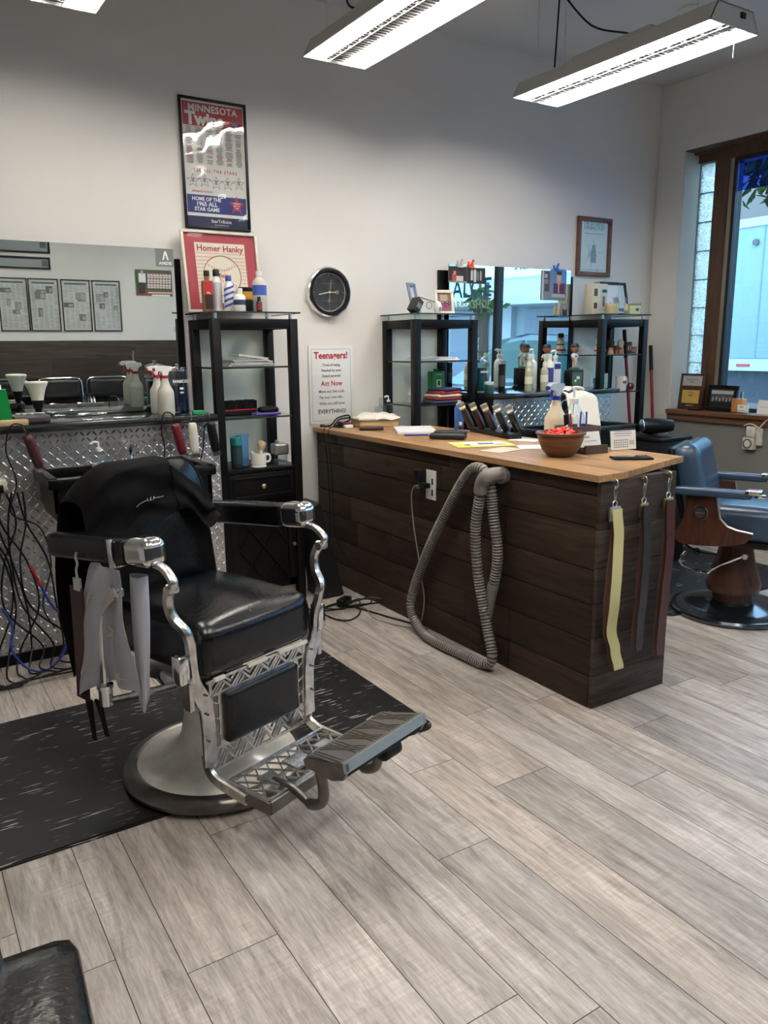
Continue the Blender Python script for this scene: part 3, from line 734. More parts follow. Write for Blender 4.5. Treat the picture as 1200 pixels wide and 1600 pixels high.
# vacuum hose
HOSE = mat('grey_ribbed_hose', srgb(128, 123, 118), .34, spec=.6); HOSED = mat('hose_groove', srgb(34, 32, 30), .6); ELB = mat('grey_pvc', srgb(120, 116, 112), .35)
t = thing('vacuum_hose', 'grey ribbed vacuum hose looping from the counter front down to the floor', 'hose', (0, 0, 0))
MB(ELB).tube([(2.19, 2.485, .862), (2.14, 2.487, .866), (2.105, 2.50, .858), (2.10, 2.525, .83), (2.10, 2.535, .785)], [.031, .033, .033, .031, .030], 16, 5).cyl((2.19, 2.485, .862), (2.16, 2.485, .862), .037, seg=20).build('elbow_pipe', t)
MB(ELB).cyl((2.148, 2.60, .868), (2.19, 2.60, .868), .012).build('hose_hook', t)
def hose(pts, name, r=.0245):
    P_ = catmull(pts, 14); out = [P_[0]]; step = .0046
    for a_, c_ in zip(P_, P_[1:]):
        d_ = (c_-a_).length; n_ = max(1, int(round(d_/step)))
        for i in range(1, n_+1): out.append(a_+(c_-a_)*(i/n_))
    rr = [r*(1.0 if i % 3 == 0 else .84) for i in range(len(out))]
    b = MB(HOSE).m(HOSED).m(HOSE).tube(out, rr, 12)
    for i in range(len(out)-1):
        for j in range(12): b.fm[i*12+j] = 1 if i % 3 == 1 else 0
    b.build(name, t, sharp=80)
hose([(2.10, 2.535, .79), (2.10, 2.565, .62), (2.105, 2.55, .42), (2.11, 2.49, .2), (2.10, 2.44, .075), (2.09, 2.48, .03), (2.085, 2.62, .026), (2.075, 2.82, .026), (2.10, 2.98, .03), (2.12, 3.09, .10), (2.135, 3.09, .20), (2.14, 2.98, .42), (2.14, 2.82, .66), (2.14, 2.68, .84), (2.14, 2.60, .882), (2.14, 2.53, .845), (2.142, 2.50, .70), (2.15, 2.475, .52), (2.15, 2.50, .36)], 'hose_run')
MB(ELB).tube([(2.15, 2.50, .38), (2.15, 2.52, .30), (2.15, 2.535, .22)], [.026, .024, .020], 14, 3).build('hose_cuff', t)
# razor strops on the end of the counter
def strop(x, label, cols, pts, w, clasp, gap=.02, tip=None, back=None):
    t = thing('razor_strop', label, 'strop', (x, 1.953, 0), group='strops hanging on the counter end')
    z0 = pts[0][1]
    MB(BRASS if clasp else SILVERF).tube([(0, .001, z0+.105), (0, -.02, z0+.108), (0, -.024, z0+.085), (0, -.012, z0+.075)], .0028, 6, 5).lathe([(0, 0), (.009, 0), (.009, .003), (0, .003)], (0, -.001, z0+.10), 12).build('hook', t)
    b = MB(SILVERF)
    b.tube([(0, -.014, z0+.085), (.006, -.016, z0+.07), (.004, -.016, z0+.045), (0, -.016, z0+.03), (-.004, -.016, z0+.045), (-.006, -.016, z0+.07)], .0022, 6, 4, closed=True)
    b.tube([(.012*math.cos(a), -.016, z0+.018+.012*math.sin(a)) for a in [i*PI/5 for i in range(10)]], .002, 6, closed=True); b.build('swivel_clip', t)
    MB(BRASS if clasp else SILVERF).box((0, -.016, z0-.02), (w+.004, .012, .055), None, .002).m(DARKM).cyl((0, -.024, z0-.012), (0, -.0215, z0-.012), .005).build('end_clasp', t)
    for k, c_ in enumerate(cols):
        yo = -.013-gap*k*.5 - .004; sh = -.004*(len(cols)-1-k)
        def fn(u, v, yo=yo, sh=sh, k=k):
            q = v*(len(pts)-1); i = min(int(q), len(pts)-2); f = q-i; s_ = f*f*(3-2*f)
            xx = pts[i][0]*(1-s_)+pts[i+1][0]*s_; zz = pts[i][1]*(1-f)+pts[i+1][1]*f; yy = pts[i][2]*(1-s_)+pts[i+1][2]*s_
            ww = w*(.86 if k == 0 and len(cols) > 1 else 1)*(1 if v < .93 or not tip else 1-.35*((v-.93)/.07)**2)
            spread = sh*min(1, v*3)
            return (xx+spread+(u-.5)*ww, yo-yy*(1 if k else .4), zz+(.02*k*v if k == 0 else 0))
        MB(c_).grid(fn, 5, 36, .0032).build('strap', t)
    return t
CANV = mat('pale_linen_webbing', srgb(196, 190, 138), .85, bump=(400, .5, .001)); TANL = mat('tan_leather', srgb(92, 62, 42), .5)
OXB = mat('oxblood_leather', srgb(72, 40, 38), .38, bump=(60, .2, .001), var=(20, .25)); DKL = mat('dark_strop_leather', srgb(44, 42, 46), .42, var=(16, .4)); BRL = mat('brown_suede', srgb(88, 58, 42), .8)
strop(2.250, 'pale linen razor strop hanging leftmost on the end of the counter', [TANL, CANV], [(0, .80, 0), (.004, .70, .01), (-.018, .55, .03), (-.028, .46, .035), (-.012, .33, .012), (.018, .24, .01), (.032, .165, .02)], .052, False, tip=None)
strop(2.412, 'dark narrow razor strop hanging between the pale and the reddish-brown ones', [BRL, DKL], [(0, .795, 0), (.0, .62, .01), (-.006, .45, .012), (-.012, .33, .01), (-.016, .215, .012)], .042, True, gap=.03, tip=True)
strop(2.556, 'reddish-brown leather razor strop hanging rightmost on the counter end', [TANL, OXB], [(0, .80, 0), (.0, .6, .008), (-.012, .42, .01), (-.02, .3, .01), (-.026, .165, .012)], .05, True, gap=.024, tip=True)

# ------------------------------------------------------------------ left station
PLBASE = mat('plate_field', (.74, .74, .74), .32, .88, var=(9, .2)); PLNUB = mat('plate_lozenge', (.90, .90, .90), .22, .9)
def lozenges(b, x0, x1, z0, z1, y, p=.0275):
    """raised lozenges standing proud of the sheet, alternating left- and right-leaning"""
    b.m(PLNUB); hl, hw, hh = p*.56, p*.13, .0021
    i = 0; z = z0+p*.5
    while z < z1-p*.3:
        j = 0; x = x0+p*.5
        while x < x1-p*.3:
            s_ = 1 if (i+j) % 2 else -1; d = (.7071*s_, .7071); n_ = (-.7071, .7071*s_)
            P4 = lambda a_, c_, h_: (x+d[0]*a_+n_[0]*c_, y-h_, z+d[1]*a_+n_[1]*c_)
            b.add([P4(-hl, 0, 0), P4(-hl*.45, -hw, 0), P4(hl*.45, -hw, 0), P4(hl, 0, 0), P4(hl*.45, hw, 0), P4(-hl*.45, hw, 0), P4(-hl*.55, 0, hh), P4(hl*.55, 0, hh)],
                  [(0, 1, 6), (1, 2, 7, 6), (2, 3, 7), (3, 4, 7), (4, 5, 6, 7), (5, 0, 6)], True)
            x += p; j += 1
        z += p; i += 1
    return b
t = thing('station_counter', 'black-topped barber station faced with diamond plate steel, left side', 'counter', (0, 0, 0))
lozenges(MB(PLBASE).span((-1.2, 3.725, .05), (1.385, 3.735, 1.05)).span((1.385, 3.725, .05), (1.395, 4.18, 1.05)), .10, 1.395, .05, 1.05, 3.725).build('steel_facing', t, sharp=25)
MB(BMATTE).span((-1.2, 3.74, .0), (1.38, 4.18, 1.045)).span((-1.2, 3.715, 0), (1.39, 3.724, .05)).build('carcass', t)
MB(BLACKTOP).span((-1.2, 3.665, 1.052), (1.372, 4.135, 1.085), .003).build('countertop', t)
a_ = R(1.7)
t = thing('wall_mirror', 'wide frameless mirror above the left station, reflecting framed newspapers', 'mirror', (-1.2, 4.135, 1.087), rot=(a_, 0, 0))
MB(MIRROR).span((0, -.006, 0), (2.548, 0, .813)).build('mirror_glass', t)
MB(BMATTE).span((0, .001, 0), (2.547, .006, .812)).build('mirror_backing', t)
for x in (.4, 2.53): MB(CLEARP).span((x, -.009, .40), (x+.018, .007, .425)).build('mirror_clip', t)
MB(P(112, 120, 118)).span((2.455, -.0072, .725), (2.546, -.0062, .812)).m(P(235, 235, 235)).prism([(2.488, .758), (2.500, .800), (2.509, .800), (2.522, .758), (2.513, .758), (2.504, .786), (2.497, .758)], -.0076, -.0073, 'y').text('ANDIS', .021, FACE_S(2.503, -.0075, .741), .0001, .03, 1.1).build('mirror_decal', t)
o = MB(BLACK).span((-1.2, 4.196, 1.0), (1.41, 4.206, 1.862)).build('mirror_backboard'); tag(o, 'black backboard behind the left mirror, showing at its right edge', 'backboard')
# shampoo basin
t = thing('shampoo_sink', 'black shampoo sink built into the left station, behind the barber chair', 'sink', (0, 0, 0))
b = MB(BPLASTIC); x0, x1, y0, y1, zt, zb_ = .525, 1.24, 3.36, 3.7215, .885, .74
b.span((x0, y0, zt-.045), (x1, y0+.045, zt), .008); b.span((x0, y1-.03, zt-.045), (x1, y1, zt), .004); b.span((x0, y0, zt-.045), (x0+.045, y1, zt), .008); b.span((x1-.045, y0, zt-.045), (x1, y1, zt), .008)
b.build('rim', t)
b = MB(BPLASTIC); b.prism([(x0+.03, y0+.03), (x1-.03, y0+.03), (x1-.03, y1-.01), (x0+.03, y1-.01)], zb_-.04, zb_); 
for a1, a2 in (((x0+.02, y0+.02, zb_), (x0+.035, y1, zt-.02)), ((x1-.035, y0+.02, zb_), (x1-.02, y1, zt-.02)), ((x0+.02, y0+.02, zb_), (x1-.02, y0+.035, zt-.02)), ((x0+.02, y1-.02, zb_), (x1-.02, y1-.005, zt-.02))): b.span(a1, a2)
b.build('bowl', t)
MB(CHROME).tube([(.95, 3.70, .885), (.95, 3.70, .95), (.95, 3.62, .97), (.95, 3.58, .94)], .009, 8, 5).build('faucet', t)

# ------------------------------------------------------------------ right station
t = thing('station_counter', 'black-topped barber station faced with diamond plate, below the right mirror', 'counter', (0, 0, 0))
lozenges(MB(PLBASE).span((3.165, 3.705, .05), (4.225, 3.712, 1.072)), 3.165, 4.225, .62, 1.072, 3.705).build('steel_facing', t, sharp=25)
MB(BMATTE).span((3.165, 3.714, 0), (4.225, 4.16, 1.07)).build('carcass', t)
MB(BLACKTOP).span((3.165, 3.65, 1.075), (4.232, 4.155, 1.105), .003).build('countertop', t)
t = thing('wall_mirror', 'frameless mirror on the right station, reflecting the shop window and street', 'mirror', (3.155, 4.165, 1.107), rot=(R(.6), 0, 0))
MB(MIRROR).span((0, -.006, 0), (1.082, 0, .805)).m(BMATTE).span((0, .0005, 0), (1.082, .006, .805)).build('mirror_glass', t)
o = MB(BLACK).span((3.10, 4.188, 1.0), (4.30, 4.206, 1.875)).build('mirror_backboard'); tag(o, 'black backboard behind the right mirror, showing at both sides', 'backboard')
t = thing('shampoo_sink', 'black shampoo sink on the right station, beyond the plank counter', 'sink', (0, 0, 0))
b = MB(BPLASTIC); x0, x1, y0, y1, zt, zb_ = 3.30, 4.10, 3.36, 3.70, .895, .70
b.span((x0, y0, zt-.05), (x1, y0+.045, zt), .008); b.span((x0, y1-.03, zt-.05), (x1, y1, zt), .004); b.span((x0, y0, zt-.05), (x0+.045, y1, zt), .008); b.span((x1-.045, y0, zt-.05), (x1, y1, zt), .008); b.build('rim', t)
b = MB(BPLASTIC)
for a1, a2 in (((x0+.02, y0+.02, zb_-.02), (x1-.02, y1-.01, zb_)), ((x0+.02, y0+.02, zb_), (x0+.035, y1-.01, zt-.02)), ((x1-.035, y0+.02, zb_), (x1-.02, y1-.01, zt-.02)), ((x0+.02, y0+.02, zb_), (x1-.02, y0+.035, zt-.02)), ((x0+.02, y1-.02, zb_), (x1-.02, y1-.01, zt-.02))): b.span(a1, a2)
b.build('bowl', t)

# ------------------------------------------------------------------ mats
def fmat(x0, x1, y0, y1, label, rr=.05):
    b = MB(RUB)
    pts = []
    for cx, cy, a0 in ((x1-rr, y1-rr, 0), (x0+rr, y1-rr, 90), (x0+rr, y0+rr, 180), (x1-rr, y0+rr, 270)):
        for k in range(7): a = R(a0+15*k); pts.append((cx+rr*math.cos(a), cy+rr*math.sin(a)))
    b.prism(pts, .0005, .005); ce = ((x0+x1)/2, (y0+y1)/2)
    inn = [(ce[0]+(x-ce[0])*.985, ce[1]+(y-ce[1])*.985) for x, y in pts]; b.prism(inn, .005, .008)
    o = b.build('anti_fatigue_mat'); tag(o, label, 'floor mat', 'anti-fatigue mats'); return o
RUB = rubber_mat_mat()
fmat(-.55, 1.605, 2.172, 3.118, 'black streaked floor mat under the nearer barber chair')
fmat(3.33, 4.64, 2.46, 3.35, 'black streaked floor mat behind the farther barber chair')
# ================================================================== vintage barber chair (x = side, -y = front)
def V(s_, f, z): return (s_, -f, z)
bc = thing('barber_chair', 'vintage black leather and chrome barber chair with open metal footrest, in the foreground', 'barber chair', (.82, 2.36, .0085), R(19.25))
MB(DARKM).lathe([(.272, 0), (.296, 0), (.311, .008), (.315, .022), (.308, .036), (.292, .046), (.272, .05), (.262, .044)], seg=64, cap=False).build('base_ring', bc)
MB(ENAMEL).lathe([(.274, .006), (.270, .045), (.235, .050), (.195, .058), (.165, .074), (.14, .092), (.118, .13), (.105, .20), (.100, .30), (.098, .40), (.09, .44), (0, .44)], seg=64).build('pedestal', bc)
MB(WORN).box(V(0, 0, .44), (.34, .34, .04), None, .008).build('seat_support', bc)
MB(DARKM).box(V(-.13, .03, .415), (.12, .26, .11), None, .012).m(WORN).box(V(-.195, .05, .44), (.012, .22, .06), None, .004).tube([V(-.20, -.02, .38), V(-.22, .08, .365), V(-.23, .16, .385), V(-.235, .19, .40)], .008, 8, 6).build('mechanism_box', bc)
s_ = MB(LEATHER).rbox(V(0, .003, .523), (.462, .484, .170), .045, 12, .030, puff=.007).build('seat', bc)
for sd in (-1, 1): MB(BPLASTIC).tube([V(sd*.222, -.2, .565), V(sd*.229, .0, .565), V(sd*.226, .19, .565), V(sd*.228, .222, .55), V(sd*.226, .230, .47)], .004, 6, 5).build('piping', s_)
for x0, x1 in ((-.19, -.15), (-.06, .02), (.07, .20)): MB(ENAMEL).box(V((x0+x1)/2, .240, .440), (x1-x0, .012, .012), None, .002).build('seat_trim', bc)
# backrest
A = Matrix.Translation(V(0, -.262, .80)) @ Matrix.Rotation(R(-9), 4, 'X')
b = MB(LEATHER).at(A)
def backfn(u, v):
    # outline with rounded top corners
    x = (u*2-1); z = v
    wz = .196*(1 if z < .72 else math.sqrt(max(0.0, 1-((z-.72)/.30)**2))*.55+.45)
    return x*wz, z
nu, nv = 20, 24
def bf(u, v):
    x, z = backfn(u, v); e = (1-(2*u-1)**4)*(1-(2*v-1)**6); return (x, -.03-.026*e, -.21+.43*z)
def bb(u, v):
    x, z = backfn(u, v); e = (1-(2*u-1)**4)*(1-(2*v-1)**6); return (x, .03+.012*e, -.21+.43*z)
b.grid(bf, nu, nv); b.grid(lambda u, v: bb(1-u, v), nu, nv)
rim = [(0, j/nv) for j in range(nv+1)]+[(i/nu, 1) for i in range(1, nu+1)]+[(1, 1-j/nv) for j in range(1, nv+1)]+[(1-i/nu, 0) for i in range(1, nu+1)]
vs = []; 
for u, v in rim: vs += [bf(u, v), bb(u, v)]
b.add(vs, [(2*i, 2*i+1, 2*i+3, 2*i+2) for i in range(len(rim)-1)], True)
bk = b.build('backrest', bc)
pts = [backfn(u, v) for u, v in rim[:nv+nu+nv+1]]
b = MB(BPLASTIC).at(A); b.tube([(x*1.015, -.028, -.21+.43*z+.003) for x, z in pts], .0045, 6); b.build('piping', bk)
b = MB(WORN).at(A).sweep([(-.18, .05, -.2), (-.18, .05, .1)], .02, .03, (1, 0, 0)).sweep([(.18, .05, -.2), (.18, .05, .1)], .02, .03, (1, 0, 0)).sweep([(-.18, .055, -.15), (.18, .055, -.15)], .02, .03, (0, 0, 1)); b.build('back_frame', bc)
# arms
for sd in (-1, 1):
    side = 'left' if sd < 0 else 'right'
    dz = Matrix.Rotation(R(-5.0), 4, 'X')
    x = sd*.305
    A1 = Matrix.Translation(V(x, -.15, .808)) @ dz
    ar = MB(LEATHER).at(A1).rbox((0, 0, 0), (.068, .44, .078), .016, 6, .004).build('armrest', bc)
    A2 = Matrix.Translation(V(x, .115, .835)) @ dz
    c = MB(CHROME).at(A2).rbox((0, 0, .0), (.082, .115, .082), .026, 8, .004)
    c.m(BPLASTIC).box((0, .060, -.002), (.07, .012, .068), None, .004).m(CHROME)
    if sd < 0: c.box((-.036, .115, -.006), (.01, .022, .085), None, .003).box((0, .115, -.045), (.07, .022, .01), None, .003)
    c.build('arm_cap', ar)
    # cast side frame down to the footrest
    MB(WORN).sweep([V(sd*.302, .135, .806), V(sd*.304, .195, .80), V(sd*.306, .235, .770), V(sd*.303, .228, .745)], .024, .020, (1, 0, 0), 6).cyl(V(sd*.287, .222, .742), V(sd*.321, .222, .742), .014).build('arm_hinge', bc)
    MB(WORN).sweep([V(sd*.302, .218, .750), V(sd*.298, .196, .705), V(sd*.292, .204, .655), V(sd*.280, .236, .620), V(sd*.268, .240, .585), V(sd*.255, .228, .52), V(sd*.250, .226, .455)], .024, .027, (1, 0, 0), 6).build('arm_stem', bc)
    fr = MB(WORN)
    fr.sweep([V(sd*.252, .226, .475), V(sd*.248, .226, .435), V(sd*.232, .228, .395), V(sd*.216, .228, .35), V(sd*.211, .228, .26), V(sd*.213, .228, .175)], .018, .046, (0, 1, 0), 7, lambda t_: .62+.5*math.sin(min(1, t_*1.8)*PI*.75))
    fr.sweep([V(sd*.213, .215, .20), V(sd*.213, .225, .155), V(sd*.213, .262, .132), V(sd*.214, .33, .125), V(sd*.216, .39, .122)], .018, .034, (1, 0, 0), 6)
    for z in (.405, .345, .26): fr.m(DARKM).cyl(V(sd*.222, .24, z), V(sd*.222, .244, z), .004, seg=8).m(WORN)
    fr.build('side_frame', bc)
    MB(CHROME).box(V(sd*.285, .215, .50), (.036, .04, .085), None, .006).m(WORN).prism([(-.20, .455), (-.235, .455), (-.235, .37), (-.215, .37), (-.10, .44), (-.10, .46)], sd*.262, sd*.276, 'x').build('hinge_block', bc)
# left shift lever and its rail
MB(CHROME).tube([V(-.345, -.085, .33), V(-.345, -.085, .385)], .021, 14).tube([V(-.345, -.085, .385), V(-.345, -.085, .395)], .025, 14).sweep([V(-.345, -.085, .39), V(-.345, -.078, .47), V(-.345, -.072, .56), V(-.345, -.062, .62), V(-.345, -.030, .665), V(-.345, .0, .695), V(-.345, .018, .712)], .020, .022, (1, 0, 0), 6, lambda t_: .95+1.3*max(0, t_-.5)/.5).rbox(V(-.345, .026, .708), (.030, .036, .036), .012, 4).build('shift_lever', bc)
MB(WORN).tube([V(-.335, -.07, .345), V(-.31, .04, .385), V(-.29, .14, .425), V(-.283, .20, .45)], .011, 10, 6).cyl(V(-.315, .02, .378), V(-.307, .05, .39), .015).build('lever_rail', bc)
# front grille with leather panel
g = MB(WORN); F0 = .226
def bar(x0, z0, x1, z1, w=.008, th=.007): g.sweep([V(x0, F0, z0), V(x1, F0, z1)], th, w, (0, 1, 0))
bar(-.208, .434, .208, .434, .011); bar(-.205, .388, .205, .388, .011); bar(-.205, .216, .205, .216, .013); bar(-.205, .150, .205, .150, .012)
bar(-.158, .386, -.158, .218, .022); bar(.158, .386, .158, .218, .022); bar(-.196, .434, -.196, .15, .012); bar(.196, .434, .196, .15, .012)
def fret(z0, z1):
    n_ = 5; W_ = .39/n_; h_ = z1-z0
    for k in range(n_):
        xa = -.195+k*W_
        bar(xa, z0, xa+W_*.5, z1, .0085); bar(xa+W_*.5, z1, xa+W_, z0, .0085)
        bar(xa+W_*.18, z0, xa+W_*.60, z1-h_*.15, .0075); bar(xa+W_*.40, z0, xa+W_*.68, z1-h_*.42, .0075)
        bar(xa-W_*.05+.004, z1-h_*.35, xa+W_*.22, z1, .0075); bar(xa+W_*.70, z1, xa+W_*.98, z1-h_*.5, .0075)
fret(.392, .430); fret(.155, .212)
for sd in (-1, 1):
    for k in range(3): bar(sd*.160, .25+.05*k, sd*.195, .27+.05*k, .0045)
g.build('front_grille', bc)
MB(LEATHER).rbox(V(0, .234, .302), (.302, .034, .162), .012, 8, 0, puff=0).build('calf_pad', bc)
# footrest grate
g = MB(WORN); z0 = .142
Q = [(-.205, .300), (.200, .300), (.200, .455), (-.205, .472)]
def gb_(a, c, w=.012, th=.012): g.sweep([V(a[0], a[1], z0), V(c[0], c[1], z0)], w, th, (0, 0, 1))
for i in range(4): gb_(Q[i], Q[(i+1) % 4], .014, .011)
n_ = 9
for k in range(-4, n_+1):
    for sl in (1, -1):
        # diagonal strips clipped to the frame
        xa = -.205+.045*k; xb = xa+.0675*2*.75
        pa, pb = ((xa, .300), (xb, .462)) if sl > 0 else ((xb, .300), (xa, .462))
        def clip(p_, q_):
            ts = [0, 1]; dx = q_[0]-p_[0]
            if abs(dx) < 1e-9: return p_, q_
            for lim in (-.203, .198):
                t_ = (lim-p_[0])/dx
                if 0 < t_ < 1: ts.append(t_)
            ts.sort(); seg_ = [(a_, c_) for a_, c_ in zip(ts, ts[1:]) if -.204 < p_[0]+dx*(a_+c_)/2 < .199]
            if not seg_: return None
            a_, c_ = seg_[0][0], seg_[-1][1]
            return (p_[0]+dx*a_, p_[1]+(q_[1]-p_[1])*a_), (p_[0]+dx*c_, p_[1]+(q_[1]-p_[1])*c_)
        r_ = clip(pa, pb)
        if r_: gb_(r_[0], r_[1], .007, .0045)
g.prism([(-.035, -.345), (.045, -.345), (.045, -.415), (-.035, -.415)], z0-.003, z0+.004)
for k in range(8): g.box(V(.005, .352+.0075*k, z0+.005), (.07, .003, .003))
g.build('footrest_grate', bc)
g = MB(DARKM)
g.sweep([V(-.207, .295, z0-.02), V(-.207, .478, z0-.02)], .012, .04, (1, 0, 0)); g.sweep([V(.202, .295, z0-.02), V(.202, .46, z0-.02)], .012, .04, (1, 0, 0)); g.sweep([V(-.205, .474, z0-.02), V(.202, .458, z0-.02)], .012, .04, (0, 1, 0))
g.build('grate_rim', bc)
# tilting tread on two curved arms
for sd in (-1, 1):
    MB(DARKM).tube([V(sd*.12, .40, z0), V(sd*.12, .475, z0+.004), V(sd*.12, .545, z0-.02), V(sd*.12, .595, z0+.005), V(sd*.12, .598, z0+.06), V(sd*.12, .580, .275)], [.012]*12+[.016]*19, 10, 6).m(WORN).rbox(V(sd*.12, .582, .285), (.045, .026, .034), .008, 4).prism([(sd*.12-.03, -.36), (sd*.12+.03, -.36), (sd*.12+.014, -.44), (sd*.12-.014, -.44)], z0, z0+.008).build('tread_arm', bc)
g = MB(mat('ribbed_tread', srgb(140, 134, 128), .34, .8, bump=(30, .2, .001)))
AT = Matrix.Translation(V(0, .655, .315)) @ Matrix.Rotation(R(-13), 4, 'X')
g.at(AT)
g.prism([(-.165, .075), (.165, .075), (.178, -.075), (-.178, -.075)], -.014, .004)
for k in range(26):
    x = -.158+.0126*k; j = k % 4
    g.sweep([(x, .065, .005), (x+.028*(1 if (k//3) % 2 else -1), -.060, .005)], .003, .003, (0, 0, 1))
g.m(mat('steel_edge', srgb(176, 190, 198), .34, .85)).prism([(-.179, -.073), (.179, -.073), (.179, -.082), (-.179, -.082)], -.024, .005)
g.at()
td = g.build('footrest_tread', bc)
g = MB(DARKM).at(AT)
for sd in (-1, 1): g.prism([(.075, .0), (.07, -.022), (-.02, -.05), (-.062, -.045), (-.082, -.02), (-.082, .0)], sd*.166, sd*.178, 'x')
g.m(BPLASTIC).prism([(.05, -.016), (.04, -.03), (-.03, -.052), (-.07, -.038), (-.072, -.016)], -.165, .165, 'x').at(); g.build('tread_housing', bc)
MB(BPLASTIC).at(AT).rbox((.06, -.025, -.065), (.09, .04, .04), .016, 4).at().build('rubber_bumper', bc)

# cape over the backrest
CAPE = mat('black_nylon_cape', srgb(15, 14, 15), .8, spec=.12, bump=(6, .4, .02))
rnd = random.Random(4)
def wr(u, v): return .006*math.sin(7*u+4*v+1)+.004*math.sin(14*u-7*v)+.0015*math.sin(17*v+6*u*u+2)
def cfront(z): return -.176-(z-.80)*.158
def cside(x): return -.16*max(0, (abs(x+.02)-.185))**1.0*2.2
def hem(u): return .828-.012*math.sin(u*7)+.010*math.sin(u*19)-.02*max(0, 1-u*3)-.040*math.exp(-((u-.87)/.07)**2)+.022*math.exp(-((u-.60)/.2)**2)-.11*max(0, (.36-u)/.36)
def toplim(u): return 1.012 if u < .66 else 1.012-.13*(u-.66)/.34
def xx_(u): return -.285+.485*u
def cape_front(u, v):
    x = xx_(u); z0 = hem(u); tl = toplim(u)-.11*max(0, (.3-u)/.3)**2; z = z0+(tl-z0)*v
    f = cfront(z)+.012*math.exp(-(v/.12)**2)+wr(u, v)*(1.5-.7*v)+cside(x)+.010*math.sin(PI*min(1, v*1.1))*math.sin(11*u+8*v)
    if u > .66: f += .006
    return V(x-.02*(1-v)*max(0, .4-u), f, z)
def cape_back(u, v):
    u2 = u*.66; x = xx_(u2); tl = 1.012-.11*max(0, (.3-u2)/.3)**2
    if v < .22:
        a = PI*v/.22; f = cfront(tl)+cside(x)+wr(u2, 1)*.8-.068*(1-math.cos(a)); return V(x, f, tl+.026*math.sin(a))
    k = (v-.22)/.78; bot = .33+.10*u+.03*math.sin(9*u)
    f = cfront(tl)+cside(x)*(1-k*.5)+wr(u2, 1)*.8-.136-.02*k+.022*math.sin(14*u+1)*k-.03*math.sin(k*PI)
    return V(x-.035*math.sin(min(1, k*1.3)*PI*.62)*(1-u)**1.5+.02*k*(1-u), f, tl+(bot-tl)*k)
cp = MB(CAPE).grid(cape_front, 80, 44, .0015).grid(cape_back, 54, 60, .0015)
o = cp.m(P(205, 205, 205)).build('barber_cape', None, (.82, 2.36, .0085), R(19.25)); tag(o, 'black nylon barber cape thrown over the back of the nearer barber chair', 'cape')
lg = MB(P(205, 205, 205))
def onc(a_, c_): q = Vector(cape_front(.455+a_, .40+c_)); q.y -= .004; return q
for a0, a1 in ((-.115, -.03), (.03, .115)): lg.sweep([onc(a0+(a1-a0)*k/5, 0) for k in range(6)], .0006, .0016, (0, 1, 0))
for k in range(4): lg.sweep([onc(-.02+.014*k, -.035), onc(-.026+.014*k+.02*(k % 2), .035)], .0006, .0016, (0, 1, 0))
lg.build('cape_emblem', o)
# grey star towel hanging from the left arm
TW = mat('grey_satin', srgb(178, 180, 190), .42, sheen=.3, bump=(9, .4, .02)); STARM = mat('cream_print', srgb(214, 206, 184), .5)
def towel(u, v):
    fl = -.10-.16*min(1, v*1.1)**.7; fr = .045+.045*min(1, v*2); zb = .29+.13*math.sin(min(1, u*1.3)*PI/2)
    z = .778+(zb-.778)*v; x = -.345+.016*math.sin(u*11+v*2)*(.3+v)+.006*math.sin(9*v+7*u)-.012*math.sin(v*3)
    return V(x, fl+(fr-fl)*u, z)
b = MB(TW).grid(towel, 44, 40, .0015)
def fold(u, v):
    a = u*2*PI; r_ = .023+.008*math.sin(3*v+1)+.004*math.sin(3*a); return V(-.318+r_*math.cos(a)*.7, .092-.02*v+r_*math.sin(a), .765-(.40-.02*math.sin(a*2))*v)
b.m(STARM)
for (cu, cv, rs) in ((.72, .55, .13), (.30, .24, .10), (.25, .82, .10), (.8, .90, .08)):
    ring = []
    for k in range(10):
        r_ = rs*(1 if k % 2 == 0 else .42); a = k*PI/5+.2; p_ = Vector(towel(min(1, max(0, cu+r_*1.6*math.sin(a))), min(1, max(0, cv+r_*.62*math.cos(a))))); p_.x -= .0045; ring.append(p_)
    c_ = Vector(towel(cu, cv)); c_.x -= .0050
    b.add([c_]+ring, [(0, 1+k, 1+(k+1) % 10) for k in range(10)])
o = b.build('neck_towel', None, (.82, 2.36, .0085), R(19.25)); tag(o, 'grey satin cloth with cream stars hanging from the chair arm', 'cloth')
MB(TW).grid(fold, 20, 26).build('rolled_edge', o)
# strop behind it
t = thing('razor_strop', 'long reddish leather strop with black handles hanging behind the grey star cloth', 'strop', (.82, 2.36, .0085), R(19.25))
MB(SILVERF).tube([V(-.352, -.165, .80), V(-.356, -.165, .785), V(-.352, -.165, .765), V(-.356, -.168, .745), V(-.353, -.17, .72)], .004, 6, 4).box(V(-.354, -.172, .70), (.01, .034, .04), None, .002).build('swivel_clip', t)
MB(OXB).grid(lambda u, v: V(-.352-.005*math.sin(v*3), -.215+.07*u-.02*v+.012*math.sin(3*v), .69-.37*v), 6, 24, .004).m(TANL).grid(lambda u, v: V(-.344, -.192+.012*u+.01*math.sin(3*v), .69-.36*v), 3, 20, .003).build('strap', t)
for dx, sl, ln in ((0, .0, .135), (.03, .02, .11)):
    MB(BPLASTIC).grid(lambda u, v: V(-.348+dx*.4, -.175+dx*1.1+sl*v+(.034-.018*math.sin(v*PI*.55))*(u-.5)+.014*v, .325-ln*v), 5, 12, .007).build('handle', t)

